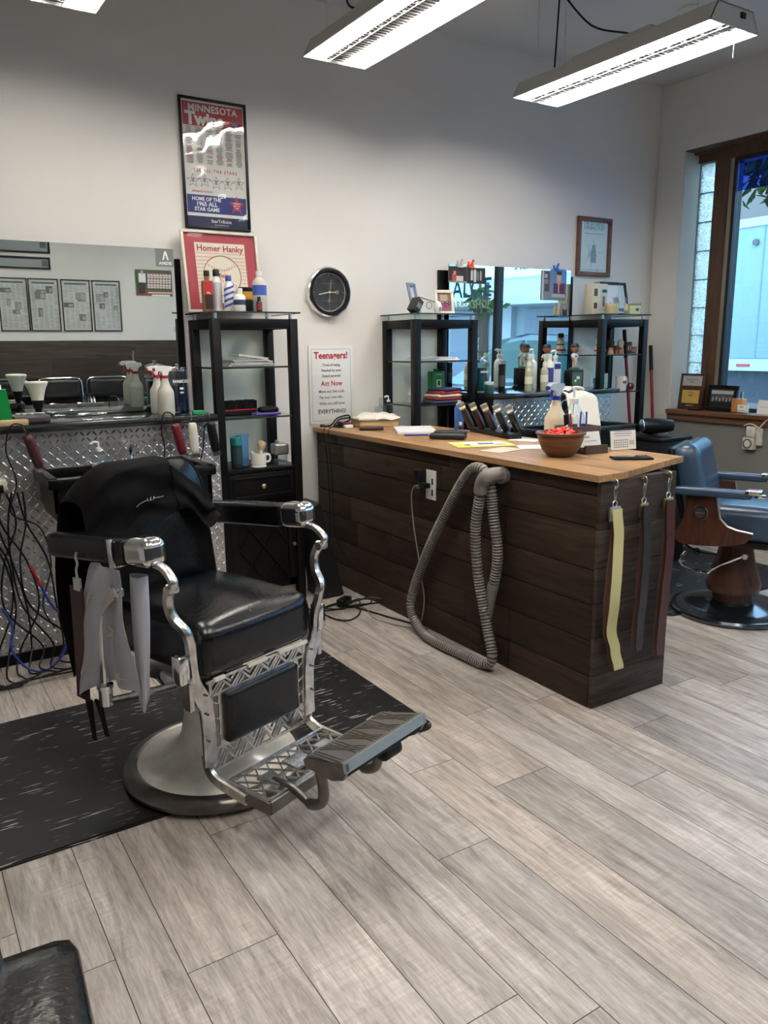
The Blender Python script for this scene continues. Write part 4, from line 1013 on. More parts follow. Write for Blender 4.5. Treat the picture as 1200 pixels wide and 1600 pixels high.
# ================================================================== second barber chair, right
b2 = thing('barber_chair', 'blue-black vinyl barber chair with walnut side panels and round chrome base, at the right edge', 'barber chair', (3.68, 2.350, 0), R(25))
BLUV = mat('dark_vinyl', srgb(50, 70, 92), .26, spec=.7)
DCHR = mat('dark_polished_base', srgb(96, 104, 114), .16, .95)
MB(DCHR).lathe([(0, 0), (.292, 0), (.302, .008), (.305, .020), (.297, .032), (.270, .036), (.262, .033), (.20, .042), (.14, .062), (.105, .070), (0, .070)], seg=64).build('base_plate', b2)
MB(WALNUT).lathe([(.098, .06), (.098, .115)], seg=24).lathe([(.095, .115), (.128, .12), (.136, .155), (.13, .18), (.10, .27), (.082, .36), (.08, .42), (0, .42)], seg=24).build('pedestal', b2)
MB(BPLASTIC).box(V(0, 0, .415), (.42, .34, .03), None, .005).build('seat_support', b2)
MB(BLUV).rbox(V(0, .08, .515), (.45, .50, .17), .05, 9, .016).build('seat', b2)
pan = [(-.245, .655), (-.10, .655), (-.088, .60), (-.075, .55), (-.04, .515), (.0, .502), (.075, .492), (.072, .475), (.045, .440), (.0, .425), (-.06, .412), (-.15, .404), (-.245, .402), (-.275, .415), (-.29, .44), (-.285, .47), (-.265, .50), (-.25, .54), (-.247, .60)]
for sd in (-1, 1):
    p_ = MB(WALNUT).prism([(-f-.03, z) for f, z in pan], sd*.245, sd*.275, 'x').m(SILVERF)
    p_.tube([V(sd*.276, f+.03, z) for f, z in pan[1:7]], .005, 6).build('side_panel', b2)
    m_ = MB(CHROME).lathe([(.024, 0), (.036, 0), (.038, .004), (.035, .008), (.026, .008)], seg=28, cap=False).m(P(44, 44, 48)).lathe([(.0265, .0055), (0, .0056)], seg=24).m(P(150, 60, 60)).box((0, 0, .0065), (.004, .036, .001)).build('round_badge', b2, V(sd*.275, -.142, .572), rot=(0, R(90*sd), 0))
    MB(BLUV).rbox(V(sd*.285, -.09, .680), (.06, .36, .040), .014, 5, .003).m(CHROME).rbox(V(sd*.285, .097, .697), (.066, .075, .026), .008, 4).box(V(sd*.285, .125, .680), (.04, .05, .018), None, .003).m(P(120, 60, 60)).box(V(sd*.285, .09, .7105), (.02, .05, .001)).build('armrest', b2)
A = Matrix.Translation(V(0, -.235, .705)) @ Matrix.Rotation(R(-13), 4, 'X')
MB(BLUV).at(A).rbox((0, -.022, 0), (.44, .13, .39), .06, 9, 0, puff=.004).build('backrest', b2)
MB(BPLASTIC).at(A).rbox((0, .046, .0), (.42, .04, .38), .02, 6).build('back_shell', b2)
MB(BPLASTIC).tube([V(-.24, -.22, .40), V(-.24, -.15, .365), V(-.24, -.05, .36)], .006, 6, 4).tube([V(-.24+.0, -.15+.014*math.cos(a), .365+.014*math.sin(a)) for a in [i*PI/5 for i in range(10)]], .004, 6, closed=True).build('footplate_bracket', b2)
MB(CHROME).tube([V(-.12, .05, .335), V(-.15, .0, .31), V(-.18, -.05, .285), V(-.2, -.10, .25), V(-.2, -.16, .255), V(-.21, -.22, .275), V(-.21, -.235, .31), V(-.2, -.21, .345)], .0065, 8, 6).cyl(V(-.112, .06, .335), V(-.128, .06, .335), .014).build('pump_lever', b2)

# ================================================================== waiting chairs (chrome tube, black vinyl)
def waiting_chair(label, loc, rz, group=None):
    """front towards -y"""
    t = thing('waiting_chair', label, 'chair', loc, rz, group)
    MB(LEATHER).rbox((0, -.02, .455), (.47, .46, .06), .028, 7, .012).build('seat', t)
    M = Matrix.Translation((0, .225, .70)) @ Matrix.Rotation(R(-9), 4, 'X')
    MB(LEATHER).at(M).rbox((0, -.012, 0), (.40, .035, .21), .016, 6, 0).build('backrest', t)
    MB(CHROME).at(M).tube([(-.225, .018, -.33), (-.222, .016, -.05), (-.215, .012, .08), (-.165, .012, .118), (0, .012, .122), (.165, .012, .118), (.215, .012, .08), (.222, .016, -.05), (.225, .018, -.33)], .0095, 8, 6).build('back_frame', t)
    for sd in (-1, 1):
        MB(CHROME).tube([(sd*.234, .20, .012), (sd*.234, .215, .30), (sd*.234, .20, .60), (sd*.234, .14, .648), (sd*.234, -.03, .648), (sd*.234, -.10, .62), (sd*.234, -.128, .54), (sd*.234, -.136, .42), (sd*.234, -.16, .012)], .0115, 10, 7).build('side_frame', t)
        MB(BPLASTIC).rbox((sd*.234, .06, .664), (.034, .17, .018), .008, 4).build('armrest', t)
    MB(CHROME).cyl((-.234, -.15, .425), (.234, -.15, .425), .009).cyl((-.234, .19, .425), (.234, .19, .425), .009).build('cross_bar', t)
    return t
wc = waiting_chair('black vinyl waiting chair at the bottom left corner, only its seat corner showing', (-.105, .985, 0), R(86))
for x, lb in ((1.085, 'black chrome-framed waiting chair reflected leftmost in the left mirror'), (1.622, 'black chrome-framed waiting chair reflected in the middle, behind the white brush'), (2.122, 'black chrome-framed waiting chair reflected rightmost, next to the spray bottles')):
    dup(wc, (x, -.47, 0), R(180), lb, 'chairs along the plank wall')
dup(wc, (.565, -.47, 0), R(180), 'black waiting chair against the plank wall, mostly cut off by the left edge', 'chairs along the plank wall')
# ================================================================== things on walls
# baseball schedule poster
t = thing('framed_poster', 'tall black-framed baseball schedule poster, red and blue, high on the wall', 'poster', (1.452, 4.204, 2.023))
w_, h_ = .366, .642
b = MB(BPLASTIC); frame_bars(b, w_, h_, .012, .018); b.build('frame', t)
RED, NAVY, CREAM, INK = P(168, 52, 62), P(36, 52, 118), P(222, 220, 214), P(60, 60, 66)
b = MB(); picture(b, w_, h_, [(.02, .01, .98, .99, CREAM), (.05, .79, .95, .965, RED), (.03, .015, .97, .10, P(30, 38, 72)), (.05, .125, .95, .265, NAVY)], -.006)
y = -.0078
b.m(PAPER); b.text('MINNESOTA', .046, FACE_S(w_*.5, y, .592), .0001, .03, 1.05); b.text('Twins', .084, FACE_S(w_*.37, y, .540), .0001, .05, 1.0)
b.text('HOME OF THE', .026, FACE_S(w_*.34, y, .150), .0001, .03, 1.0, .95); b.text('1965 ALL', .030, FACE_S(w_*.34, y, .125), .0001, .03); b.text('STAR GAME', .026, FACE_S(w_*.34, y, .099), .0001, .03)
b.text('StarTribune', .024, FACE_S(w_*.55, y, .042), .0001, .01); b.text('www.startribune.com', .009, FACE_S(w_*.55, y, .024))
b.m(RED); b.text('SEE ALL THE STARS', .021, FACE_S(w_*.5, y, .292), .0001, .02, 1.35)
def star(cx, cz, r_, m_, yy, hollow=False):
    pts = [(cx+r_*(1 if k % 2 == 0 else .42)*math.sin(k*PI/5), cz+r_*(1 if k % 2 == 0 else .42)*math.cos(k*PI/5)) for k in range(10)]
    b.m(m_)
    if hollow:
        for p_, q_ in zip(pts, pts[1:]+pts[:1]): b.sweep([(p_[0], yy, p_[1]), (q_[0], yy, q_[1])], .0004, .0018, (0, 1, 0))
    else: b.add([(x, yy, z) for x, z in pts]+[(cx, yy, cz)], [(i, (i+1) % 10, 10) for i in range(10)])
for k in range(5):
    cx = w_*(.15+.175*k); cz = .238+.004*math.sin(k*2); star(cx, cz, .034, INK, y, True)
    b.m(P(96, 98, 110)); b.lathe([(0, 0), (.010, 0), (.0101, .0004), (0, .0004)], (0, 0, 0), 12) if False else None
    b.box((cx, y, cz+.003), (.014, .0004, .019)); b.m(P(170, 160, 160)); b.box((cx, y-.0003, cz+.0015), (.010, .0004, .011))
star(w_*.80, .130, .050, RED, y-.0004); star(w_*.83, .530, .034, P(40, 60, 130), y-.0004)
b.m(PAPER)
for k, s_ in enumerate(('TUESDAY', 'JULY 13', '1965')): b.text(s_, .0105, FACE_S(w_*.80, y-.0009, .141-.0125*k), .0001, .02)
for k, s_ in enumerate(('JULY HOME', 'GAMES')): b.text(s_, .006, FACE_S(w_*.83, y-.0009, .534-.008*k), .0001, .02)
rn = random.Random(9); b.m(INK)
for c_ in range(6):
    xx = w_*(.07+.148*c_); z = .50
    while z > .325:
        if rn.random() < .9: b.box((xx+.021, y, z), (rn.uniform(.024, .042), .0003, .0021))
        if rn.random() < .12: b.m(RED); b.box((xx+.021, y, z-.005), (.03, .0003, .003)); b.m(INK); z -= .005
        z -= .0056
b.m(RED); b.text('ADVANCE TICKETS', .013, FACE_S(w_*.28, y, .187), .0001, .02)
b.build('printed_poster', t)
wav = mat('wavy_plastic_glazing', (1, 1, 1), .05)
pg = pane_mat('wavy_picture_glass', (.97, .98, .98), .07)
_t = pg.node_tree; co = N(_t, 'ShaderNodeTexCoord'); nz = N(_t, 'ShaderNodeTexNoise', Scale=5.0, Detail=1.0); _t.links.new(co.outputs['Object'], nz.inputs['Vector']); bp = N(_t, 'ShaderNodeBump', Strength=.7, Distance=.012); _t.links.new(nz.outputs['Fac'], bp.inputs['Height'])
for n in _t.nodes:
    if n.type == 'BSDF_GLOSSY': _t.links.new(bp.outputs[0], n.inputs['Normal'])
MB(pg).add([(.012, -.012, .012), (w_-.012, -.012, .012), (w_-.012, -.012, h_-.012), (.012, -.012, h_-.012)], [(0, 1, 2, 3)]).build('glazing', t)

# red matted baseball print leaning on the shelf tower
t = thing('framed_print', 'white-framed print with red mat and baseball drawing, leaning above the shelf tower', 'picture', (1.402, 4.10, 1.585), rot=(R(-8), 0, 0))
w_, h_ = .425, .425
b = MB(OFFW); frame_bars(b, w_, h_, .014, .02); b.build('frame', t)
b = MB(); picture(b, w_, h_, [(.02, .02, .98, .98, P(164, 62, 74)), (.17, .12, .83, .86, P(228, 220, 200))], -.004)
b.m(RED); y = -.0058; cx, cz, r_ = w_*.5, h_*.46, h_*.245
b.tube([(cx+r_*math.cos(a), y, cz+r_*math.sin(a)) for a in [i*PI/24 for i in range(48)]], .0018, 4, closed=True)
for sgn in (-1, 1):
    arc = [(cx-.085+.17*k/12, y, cz+sgn*(.062-.035*math.sin(k/12*PI))*1) for k in range(13)]
    for p_ in arc[1:-1]: b.tube([(p_[0]-.004, y, p_[2]-.007), (p_[0]+.003, y, p_[2]), (p_[0]-.004, y, p_[2]+.007)], .0011, 4)
for k in range(12):
    z = cz+.115-.019*k
    for x0, x1 in ((cx-r_-.05, cx-math.sqrt(max(0, r_*r_-(z-cz)**2))-.004), (cx+math.sqrt(max(0, r_*r_-(z-cz)**2))+.004, cx+r_+.05)): b.box(((x0+x1)/2, y, z), (max(.002, x1-x0), .0004, .0014))
b.text('Homer Hanky', .045, FACE_S(cx, y, h_*.79), .0001, .02); b.text('Twins', .030, FACE_S(cx+.01, y, cz+.0), .0001, .03)
b.build('printed_sheet', t)
MB(PICGLASS).add([(.014, -.012, .014), (w_-.014, -.012, .014), (w_-.014, -.012, h_-.014), (.014, -.012, h_-.014)], [(0, 1, 2, 3)]).build('glazing', t)

# clock
t = thing('wall_clock', 'round black and chrome wall clock with a dark photo dial', 'clock', (2.292, 4.205, 1.716), rot=(R(90), 0, 0))
MB(CHROME).lathe([(.135, 0), (.144, .004), (.146, .02), (.140, .036), (.132, .040)], seg=64, cap=False).build('case', t)
MB(BPLASTIC).lathe([(.137, .034), (.130, .046), (.118, .046), (.112, .036)], seg=64, cap=False).build('bezel', t)
MB(mat('dark_dial', srgb(46, 46, 48), .5, var=(30, .5))).lathe([(0, .020), (.116, .020)], seg=48, cap=False).build('dial', t)
b = MB(WHITEP); b.tube([(.108*math.cos(a), .108*math.sin(a), .024) for a in [i*PI/30 for i in range(60)]], .0018, 4, closed=True)
b.m(P(150, 150, 150)); b.box((0, -.035, .0225), (.07, .05, .0004)) if False else None
for k in range(12):
    a = k*PI/6; b.box((.098*math.cos(a), .098*math.sin(a), .0225), (.008 if k % 3 else .014, .0025, .0008), a)
b.m(P(112, 110, 106))
for a0, a1 in (((-.07, .0), (.07, .0)), ((0, -.08), (0, .06)), ((-.05, .05), (.04, .05)), ((-.05, -.05), (.05, -.05)), ((.015, .02), (.015, .07))): b.tube([(a0[0], a0[1], .022), (a1[0], a1[1], .022)], .0016, 4)
b.build('dial_marks', t)
IV = P(232, 222, 180, .4); b = MB(IV)
b.sweep([(0, 0, .028), (-.070, -.014, .028)], .0008, .006, (0, 0, 1)).sweep([(0, 0, .030), (.045, .0, .030)], .0008, .005, (0, 0, 1)).tube([(.05+.009*math.cos(a), .009*math.sin(a), .030) for a in [i*PI/6 for i in range(12)]], .0014, 4, closed=True).sweep([(-.003, -.04, .031), (.012, .07, .031)], .0006, .0018, (0, 0, 1)).tube([(-.004+.008*math.cos(a), -.05+.008*math.sin(a), .031) for a in [i*PI/6 for i in range(12)]], .001, 4, closed=True).lathe([(0, .034), (.006, .034), (.006, .022)], seg=12)
b.build('hands', t)
MB(PICGLASS).lathe([(0, .0415), (.115, .0415)], seg=32, cap=False).build('crystal', t)

# teenagers sign
t = thing('tin_sign', 'white humorous sign about teenagers, with red headings, below the clock', 'sign', (2.152, 4.204, .945))
w_, h_ = .302, .462
MB(mat('white_sign_enamel', srgb(224, 226, 224), .35)).span((0, -.006, 0), (w_, 0, h_), .002).build('sign_board', t)
b = MB(P(150, 156, 156)); 
for z in (.018, h_-.018): b.box((w_/2, -.0065, z), (w_-.04, .0008, .0022))
for x in (.018, w_-.018): b.box((x, -.0065, h_/2), (.0022, .0008, h_-.04))
y = -.0072
b.m(P(170, 40, 48)); b.text('Teenagers!', .055, FACE_S(w_/2, y, .405), .0001, .03, 1.0, .95); b.text('Act Now', .041, FACE_S(w_/2, y, .240), .0001, .02, 1.05, .9)
b.m(INK)
for s_, z, sz in (('Tired of being', .350, .023), ('Hassled by your', .318, .023), ('Stupid parents?', .286, .023), ('Move out, Get a job,', .193, .023), ('Pay your own bills...', .158, .023), ('While you still know', .121, .023), ('EVERYTHING!', .072, .034)): b.text(s_, sz, FACE_S(w_/2, y, z), .0001, .012, 1.0, .92)
b.build('printed_text', t)

# brown framed magazine cover print
t = thing('framed_print', 'narrow brown wood framed magazine cover print above the corner shelf tower', 'picture', (4.332, 4.204, 1.888))
w_, h_ = .345, .408
BRF = wood_mat('brown_frame_wood', srgb(84, 50, 34), srgb(122, 78, 54), (12, 12, 12), .4)
b = MB(BRF); frame_bars(b, w_, h_, .030, .022); b.build('frame', t)
b = MB(); SK = P(140, 158, 158)
picture(b, w_, h_, [(.05, .04, .95, .96, P(206, 214, 206))], -.006)
b.m(P(96, 140, 132)); b.text('THE SATURDAY', .034, FACE_S(w_/2, -.0078, .362), .0001, .02, 1.0, .9); b.text('EVENING POST', .034, FACE_S(w_/2, -.0078, .333), .0001, .02, 1.0, .9)
b.m(SK); rn = random.Random(3)
for k in range(22):
    x = w_/2+rn.gauss(0, .035); z = .17+rn.gauss(0, .055); b.tube([(x, -.0078, z), (x+rn.uniform(-.03, .03), -.0078, z+rn.uniform(-.03, .03)), (x+rn.uniform(-.03, .03), -.0078, z+rn.uniform(-.05, .05))], .0011, 4, 3)
b.m(P(112, 128, 130)); b.box((w_/2, -.0078, .295), (.2, .0004, .004)); b.box((w_/2, -.0078, .14), (.05, .0004, .09)); b.box((w_/2+.0, -.0078, .20), (.03, .0004, .035)); b.box((w_/2, -.0078, .045), (.22, .0004, .003))
b.build('printed_sheet', t)
MB(PICGLASS).add([(.03, -.012, .03), (w_-.03, -.012, .03), (w_-.03, -.012, h_-.03), (.03, -.012, h_-.03)], [(0, 1, 2, 3)]).build('glazing', t)

# newspapers on the opposite wall (seen in the left mirror); they face +Y
def news(x0, x1, z0, z1, label, seed, cat='framed newspaper', dark=False):
    t = thing('framed_newspaper', label, cat, (x1, YF+.001, z0), R(180), group='framed newspapers on the opposite wall')
    w_, h_ = x1-x0, z1-z0; b = MB(BPLASTIC); frame_bars(b, w_, h_, .010, .018); b.build('frame', t)
    rn = random.Random(seed); NP = P(206, 210, 206); b = MB(); e = [(.02, .02, .98, .98, NP)]
    G = [P(112, 116, 118), P(142, 146, 146), P(88, 92, 96)]
    e.append((.12, .90, .88, .935, G[2]))
    phs = []
    for _ in range(4):
        px_ = rn.uniform(.08, .6); pz = rn.uniform(.2, .75); pw = rn.uniform(.15, .38); ph = rn.uniform(.08, .17); phs.append((px_, pz, px_+pw, pz+ph)); e.append((px_, pz, min(.94, px_+pw), pz+ph, G[rn.randrange(3)]))
        e.append((px_+.03, pz+.02, min(.9, px_+pw*.5), pz+ph*.7, P(170, 172, 170)))
    z = .87
    while z > .06:
        for c_ in range(5):
            xa = .06+.18*c_
            if rn.random() < .85 and not any(p_[0]-.05 < xa+.08 < p_[2]+.05 and p_[1]-.01 < z < p_[3]+.01 for p_ in phs): e.append((xa, z, xa+rn.uniform(.10, .16), z+.006, P(150, 154, 152)))
        z -= .0155
    picture(b, w_, h_, e, -.004); b.build('newspaper', t)
for k, (x0, x1) in enumerate(((2.045, 2.341), (1.730, 2.024), (1.409, 1.705), (1.120, 1.400), (.82, 1.10))):
    news(x0, x1, 1.305, 1.84, ['framed newspaper page reflected rightmost, with a square photo near its top', 'framed newspaper page reflected second from the right', 'framed newspaper page reflected third from the right', 'framed newspaper page reflected at the left mirror\'s left edge', 'framed newspaper page just beyond the left edge of the mirror view'][k], 20+k)
for x0, x1, z0, z1, lb in ((.9, 1.645, 1.93, 2.052, 'long low black frame reflected above the newspapers'), (.8, 1.652, 2.09, 2.30, 'black framed picture reflected at the very top of the left mirror')):
    t = thing('framed_picture', lb, 'picture', (x1, YF+.001, z0), R(180)); w_, h_ = x1-x0, z1-z0
    b = MB(BPLASTIC); frame_bars(b, w_, h_, .018, .02); b.build('frame', t)
    b = MB(); picture(b, w_, h_, [(.01, .03, .99, .97, P(150, 158, 160)), (.04, .25, .11, .75, P(90, 94, 98)), (.88, .25, .96, .75, P(110, 96, 96)), (.75, .3, .84, .7, P(120, 130, 130))], -.004); b.build('photo_strip', t)
o = MB(SILVERF).tube([(2.434, YF+.05, 1.095), (2.436, YF+.045, 1.07), (2.434, YF+.03, 1.05), (2.434, YF+.024, .95), (2.434, YF+.022, .77)], .006, 6, 5).build('hanging_cane'); tag(o, 'thin dark hooked rod hanging on the plank wall, seen in the left mirror', 'rod')

# team photo stuck on the left mirror
def print_(name, label, cat, loc, w_, h_, els, rot=(0, 0, 0), group=None):
    b = MB(); picture(b, w_, h_, els); b.m(PAPER).span((0, 0, 0), (w_, .0012, h_)); return b.build(name, None, loc, 0, label, cat, group, rot=rot)
rn = random.Random(12); e = [(0, 0, 1, 1, P(60, 84, 52)), (0, 0, 1, .22, P(112, 74, 66)), (.28, .28, 1, .95, P(70, 70, 66))]
for r__ in range(3):
    for k in range(8):
        xx = .32+.082*k; zz = .30+.19*r__; e += [(xx, zz, xx+.06, zz+.16, P(216, 214, 212)), (xx+.015, zz+.14, xx+.045, zz+.2, P(150, 104, 86)), (xx+.02, zz+.03, xx+.04, zz+.1, P(40, 40, 60))]
e += [(.06, .15, .24, .62, P(38, 40, 44)), (.07, .5, .26, .85, P(200, 206, 214)), (.13, .82, .2, .95, P(186, 142, 120)), (.3, .1, .98, .15, P(190, 190, 184)), (.4, 0, .9, .06, P(220, 220, 216))]
print_('team_photo', 'colour team photo stuck on the right side of the left mirror', 'photo', (1.145, 4.105, 1.665), .185, .128, e, (R(1.7), 0, 0))
# prints clipped on the right mirror
print_('snapshot', 'dark snapshot of a seated person, clipped to the right mirror at its top left', 'photo', (3.142, 4.145, 1.798), .15, .10, [(0, 0, 1, 1, P(52, 44, 42)), (.2, .1, .42, .55, P(176, 70, 60)), (.27, .5, .4, .72, P(190, 144, 122)), (.42, .1, .8, .42, P(206, 200, 196)), (0, 0, 1, .1, P(150, 140, 130))], group='snapshots on the right mirror')
print_('snapshot', 'dark snapshot of a group in white, clipped beside the seated-person snapshot', 'photo', (3.293, 4.144, 1.796), .152, .10, [(0, 0, 1, 1, P(46, 46, 50)), (.2, .2, .32, .8, P(196, 196, 200)), (.36, .1, .5, .85, P(206, 204, 204)), (.54, .2, .64, .75, P(120, 124, 120)), (.7, .2, .8, .8, P(170, 160, 150)), (.4, .8, .46, .92, P(190, 150, 130)), (.22, .78, .3, .9, P(190, 150, 130))], group='snapshots on the right mirror')
print_('snapshot', 'faded grey photo collage hanging at the top right of the right mirror', 'photo', (3.955, 4.145, 1.705), .235, .20, [(0, 0, 1, 1, P(118, 130, 136)), (.1, .3, .3, .95, P(60, 76, 78)), (.1, .55, .25, .7, P(150, 110, 150)), (.1, .75, .22, .88, P(160, 180, 180)), (.4, .1, .95, .3, P(160, 170, 176)), (0, 0, .06, 1, P(186, 196, 196))], group='snapshots on the right mirror')
print_('portrait_photo', 'portrait photo of a person in a plaid shirt on blue, under the blue clip', 'photo', (4.045, 4.141, 1.752), .135, .165, [(0, 0, 1, 1, P(90, 128, 186)), (.12, 0, .95, .42, P(92, 44, 60)), (.2, .05, .3, .4, P(60, 50, 90)), (.45, .02, .52, .42, P(190, 180, 190)), (.7, .04, .8, .38, P(60, 50, 90)), (.36, .38, .62, .52, P(196, 146, 122)), (.34, .5, .66, .82, P(206, 158, 134)), (.32, .76, .68, .92, P(54, 42, 38))])
print_('small_photo', 'tiny portrait print low on the right side of the right mirror', 'photo', (4.145, 4.146, 1.60), .075, .085, [(0, 0, 1, 1, P(120, 140, 150)), (.2, 0, .8, .6, P(60, 60, 66)), (.35, .5, .65, .85, P(196, 150, 130))])
def clip_(label, x, z, m_, y=4.145):
    t = thing('binder_clip', label, 'clip', (x, y, z), group='clips on the right mirror')
    MB(m_).prism([(-.012, 0), (.012, 0), (.004, .022), (-.004, .022)], -.022, .022, 'x').build('clip_jaw', t)
    MB(m_).sweep([(0, -.006, .018), (.004, -.012, .038), (.012, -.012, .05)], .012, .012, (1, 0, 0)).sweep([(-.014, .004, .018), (-.016, .004, .04)], .012, .010, (1, 0, 0)).build('clip_handle', t)
clip_('orange plastic clip on the top edge of the right mirror', 3.325, 1.892, P(226, 84, 40)); clip_('clear plastic clip on the top edge of the right mirror', 3.235, 1.892, P(190, 186, 176)); clip_('blue plastic clip holding the portrait photo', 4.085, 1.902, P(48, 96, 180))

# ================================================================== bottle builders
def bottle(name, label, loc, h, r, body, cap, capr=.45, caph=.16, lab=None, labz=(.15, .6), cat='bottle', group=None, sq=False, neck=True, text=None, tcol=None, pump=False, rz=0):
    t = thing(name, label, cat, loc, rz, group)
    sh = h*(1-caph)
    if sq:
        b = MB(body).rbox((0, 0, sh*.44), (r*2, r*1.3, sh*.88), r*.22, 4).cyl((0, 0, sh*.86), (0, 0, sh), r*capr*.9)
    else:
        prof_ = [(r*.9, 0), (r, .006), (r, sh*.78), (r*.9, sh*.86), (r*capr, sh*.95), (r*capr, sh)] if neck else [(r*.95, 0), (r, .004), (r, sh)]
        b = MB(body).lathe(prof_, seg=24)
    b.build('body', t)
    c = MB(cap)
    if pump:
        c.lathe([(r*capr*1.05, 0), (r*capr*1.05, h*caph*.35), (r*.15, h*caph*.4), (r*.12, h*caph*.85)], (0, 0, sh), 16).tube([(0, 0, h*.985), (-r*.5, 0, h), (-r*1.1, 0, h*.975)], [r*.22]*9, 8, 4)
        c.build('pump', t)
    else:
        c.lathe([(r*capr*1.08, 0), (r*capr*1.08, h*caph*.9), (r*capr*.95, h*caph)], (0, 0, sh), 20); c.build('cap', t)
    if lab:
        lb = MB(lab); z0, z1 = h*labz[0], h*labz[1]
        if sq: lb.span((-r*.8, -r*.66, z0), (r*.8, -r*.65, z1))
        else: lb.lathe([(r*1.012, z0), (r*1.012, z1)], seg=24)
        if text:
            lb.m(tcol or PAPER); n_ = len(text)
            for k, s_ in enumerate(text):
                zz = z1-(k+.7)*(z1-z0)/(n_+.3)
                if sq: lb.text(s_, r*.5, FACE_S(0, -r*.67, zz), .0001, .02)
                else:
                    lb.text(s_, r*.55, FACE_S(0, -r*1.03, zz), .0001, .02, 1, .8)
        lb.build('label_band', t)
    return t
def sprayer(name, label, loc, h, r, body, head, collar, rz=0, trig=None, group=None, sx=1.):
    t = thing(name, label, 'spray bottle', loc, rz, group)
    MB(body).lathe([(r*.92, 0), (r, .008), (r, h*.44), (r*.95, h*.49), (r*.58, h*.60), (r*.44, h*.68), (r*.38, h*.76)], seg=28).build('body', t)
    MB(collar).lathe([(r*.42, 0), (r*.42, h*.055), (r*.36, h*.06)], (0, 0, h*.745), 20).build('collar', t)
    hd = MB(head).prism([(-r*1.25, h*.955), (-r*1.2, h*.905), (-r*.45, h*.885), (-r*.28, h*.80), (r*.32, h*.80), (r*.5, h*.88), (r*.95, h*.93), (r*.9, h*.985), (r*.1, h), (-r*.9, h*.99)], -r*.26, r*.26, 'y').build('spray_head', t)
    MB(collar).cyl((-r*1.4, 0, h*.93), (-r*1.2, 0, h*.93), r*.2).build('nozzle', t)
    MB(trig or collar).sweep([(-r*.6, 0, h*.895), (-r*.75, 0, h*.84), (-r*.70, 0, h*.79), (-r*.95, 0, h*.74)], r*.3, r*.14, (0, 1, 0), 4).build('trigger', t)
    return t
MILK = mat('milky_bottle', srgb(214, 212, 200), .35, trans=.15); REDC = P(176, 36, 44, .4); BLUC = P(36, 62, 150, .4)
# --- left shelf tower, top
zt = 1.5835
bottle('hair_tonic_bottle', 'orange-amber bottle with red and black label, leftmost on the left shelf tower', (1.468, 3.97, zt), .205, .027, mat('amber_tonic', srgb(150, 96, 66), .2), BPLASTIC, .5, .14, P(40, 28, 28), (.06, .42), sq=True)
o_ = MB(P(170, 34, 42, .4)).span((-.0216, -.0178, .086), (.0216, -.0174, .150)).m(PAPER).text('Ha', .016, FACE_S(0, -.0180, .094), .0001, .02).build('red_label', COL.objects['hair_tonic_bottle'])
bottle('lotion_bottle', 'white bottle with black cap behind the blue-striped one on the left shelf tower', (1.530, 4.0, zt), .215, .026, WHITEP, BPLASTIC, .6, .16, P(190, 192, 198), (.1, .7))
t = bottle('striped_bottle', 'white bottle with diagonal blue stripes and blue cap on the left shelf tower', (1.578, 3.955, zt), .18, .026, WHITEP, BLUC, .55, .14)
lb = MB(P(60, 84, 170))
for k in range(4): lb.grid(lambda u, v, k=k: (.0265*math.cos(PI+PI*u), .0265*math.sin(PI+PI*u), .018+.028*k+.03*u+.012*v), 12, 1)
lb.build('stripe_label', t)
bottle('short_lotion_bottle', 'short white bottle with round navy emblem on the left shelf tower', (1.600, 3.87, zt), .115, .030, WHITEP, WHITEP, .5, .2, P(44, 56, 92), (.28, .5))
for k, (x, z) in enumerate(((1.655, zt), (1.655, zt+.062))):
    t = thing('pomade_tub', ['black pomade tub, lower one of the stacked pair, on the left shelf tower', 'amber pomade tub with black lid, stacked on the black tub'][k], 'tub', (x, 3.92, z), group='stacked pomade tubs')
    MB(BPLASTIC if k == 0 else mat('amber_gel', srgb(190, 140, 40), .2)).lathe([(.036, 0), (.038, .004), (.038, .040)], seg=24).build('body', t)
    MB(BPLASTIC).lathe([(.040, .040), (.040, .058), (.037, .0615), (0, .0615)], seg=24).build('lid', t)
bottle('small_vial', 'tiny dark vial with red label in front of the white alcohol bottle', (1.703, 3.86, zt), .075, .015, P(40, 30, 28, .2), BPLASTIC, .6, .25, P(120, 40, 40), (.1, .55))
bottle('alcohol_bottle', 'large translucent white bottle with blue label, rightmost on the left shelf tower', (1.765, 3.99, zt), .215, .037, MILK, WHITEP, .42, .10, P(60, 88, 170), (.42, .66))
# --- left shelf tower shelves
b = MB(PAPER); rn = random.Random(2)
for k in range(7): b.box((1.665+rn.uniform(-.012, .012), 3.985+rn.uniform(-.01, .01), 1.3085+.0045*k), (.26-.01*k, .20, .004), R(rn.uniform(-5, 5))); b.m(P(205, 206, 204) if k % 2 else PAPER)
o = b.build('paper_stack'); tag(o, 'loose stack of papers and envelopes on the top glass shelf below the bottles', 'papers')
MB(P(210, 208, 200)).box((0, 0, 0), (.19, .10, .012), Matrix.Rotation(R(7), 4, 'Y') @ Matrix.Rotation(R(12), 4, 'Z')).build('folded_paper', None, (1.68, 3.98, 1.355), 0, 'folded sheet lying tilted on top of the paper stack', 'papers')
t = thing('scrub_brush', 'black bristle brush with a red stripe on the middle glass shelf', 'brush', (1.60, 3.97, 1.0455))
MB(BMATTE).rbox((0, 0, .018), (.20, .075, .036), .012, 5).build('brush_block', t); MB(REDC).span((-.101, -.0385, .030), (.101, .0385, .036)).build('stripe', t)
b = MB(BMATTE); rn = random.Random(5)
for i in range(40):
    for j in range(12): x, y = -.095+.19*i/39, -.034+.068*j/11; b.box((x+rn.uniform(-.002, .002), y, .058), (.004, .005, .044+rn.uniform(-.006, .006)))
b.build('bristles', t)
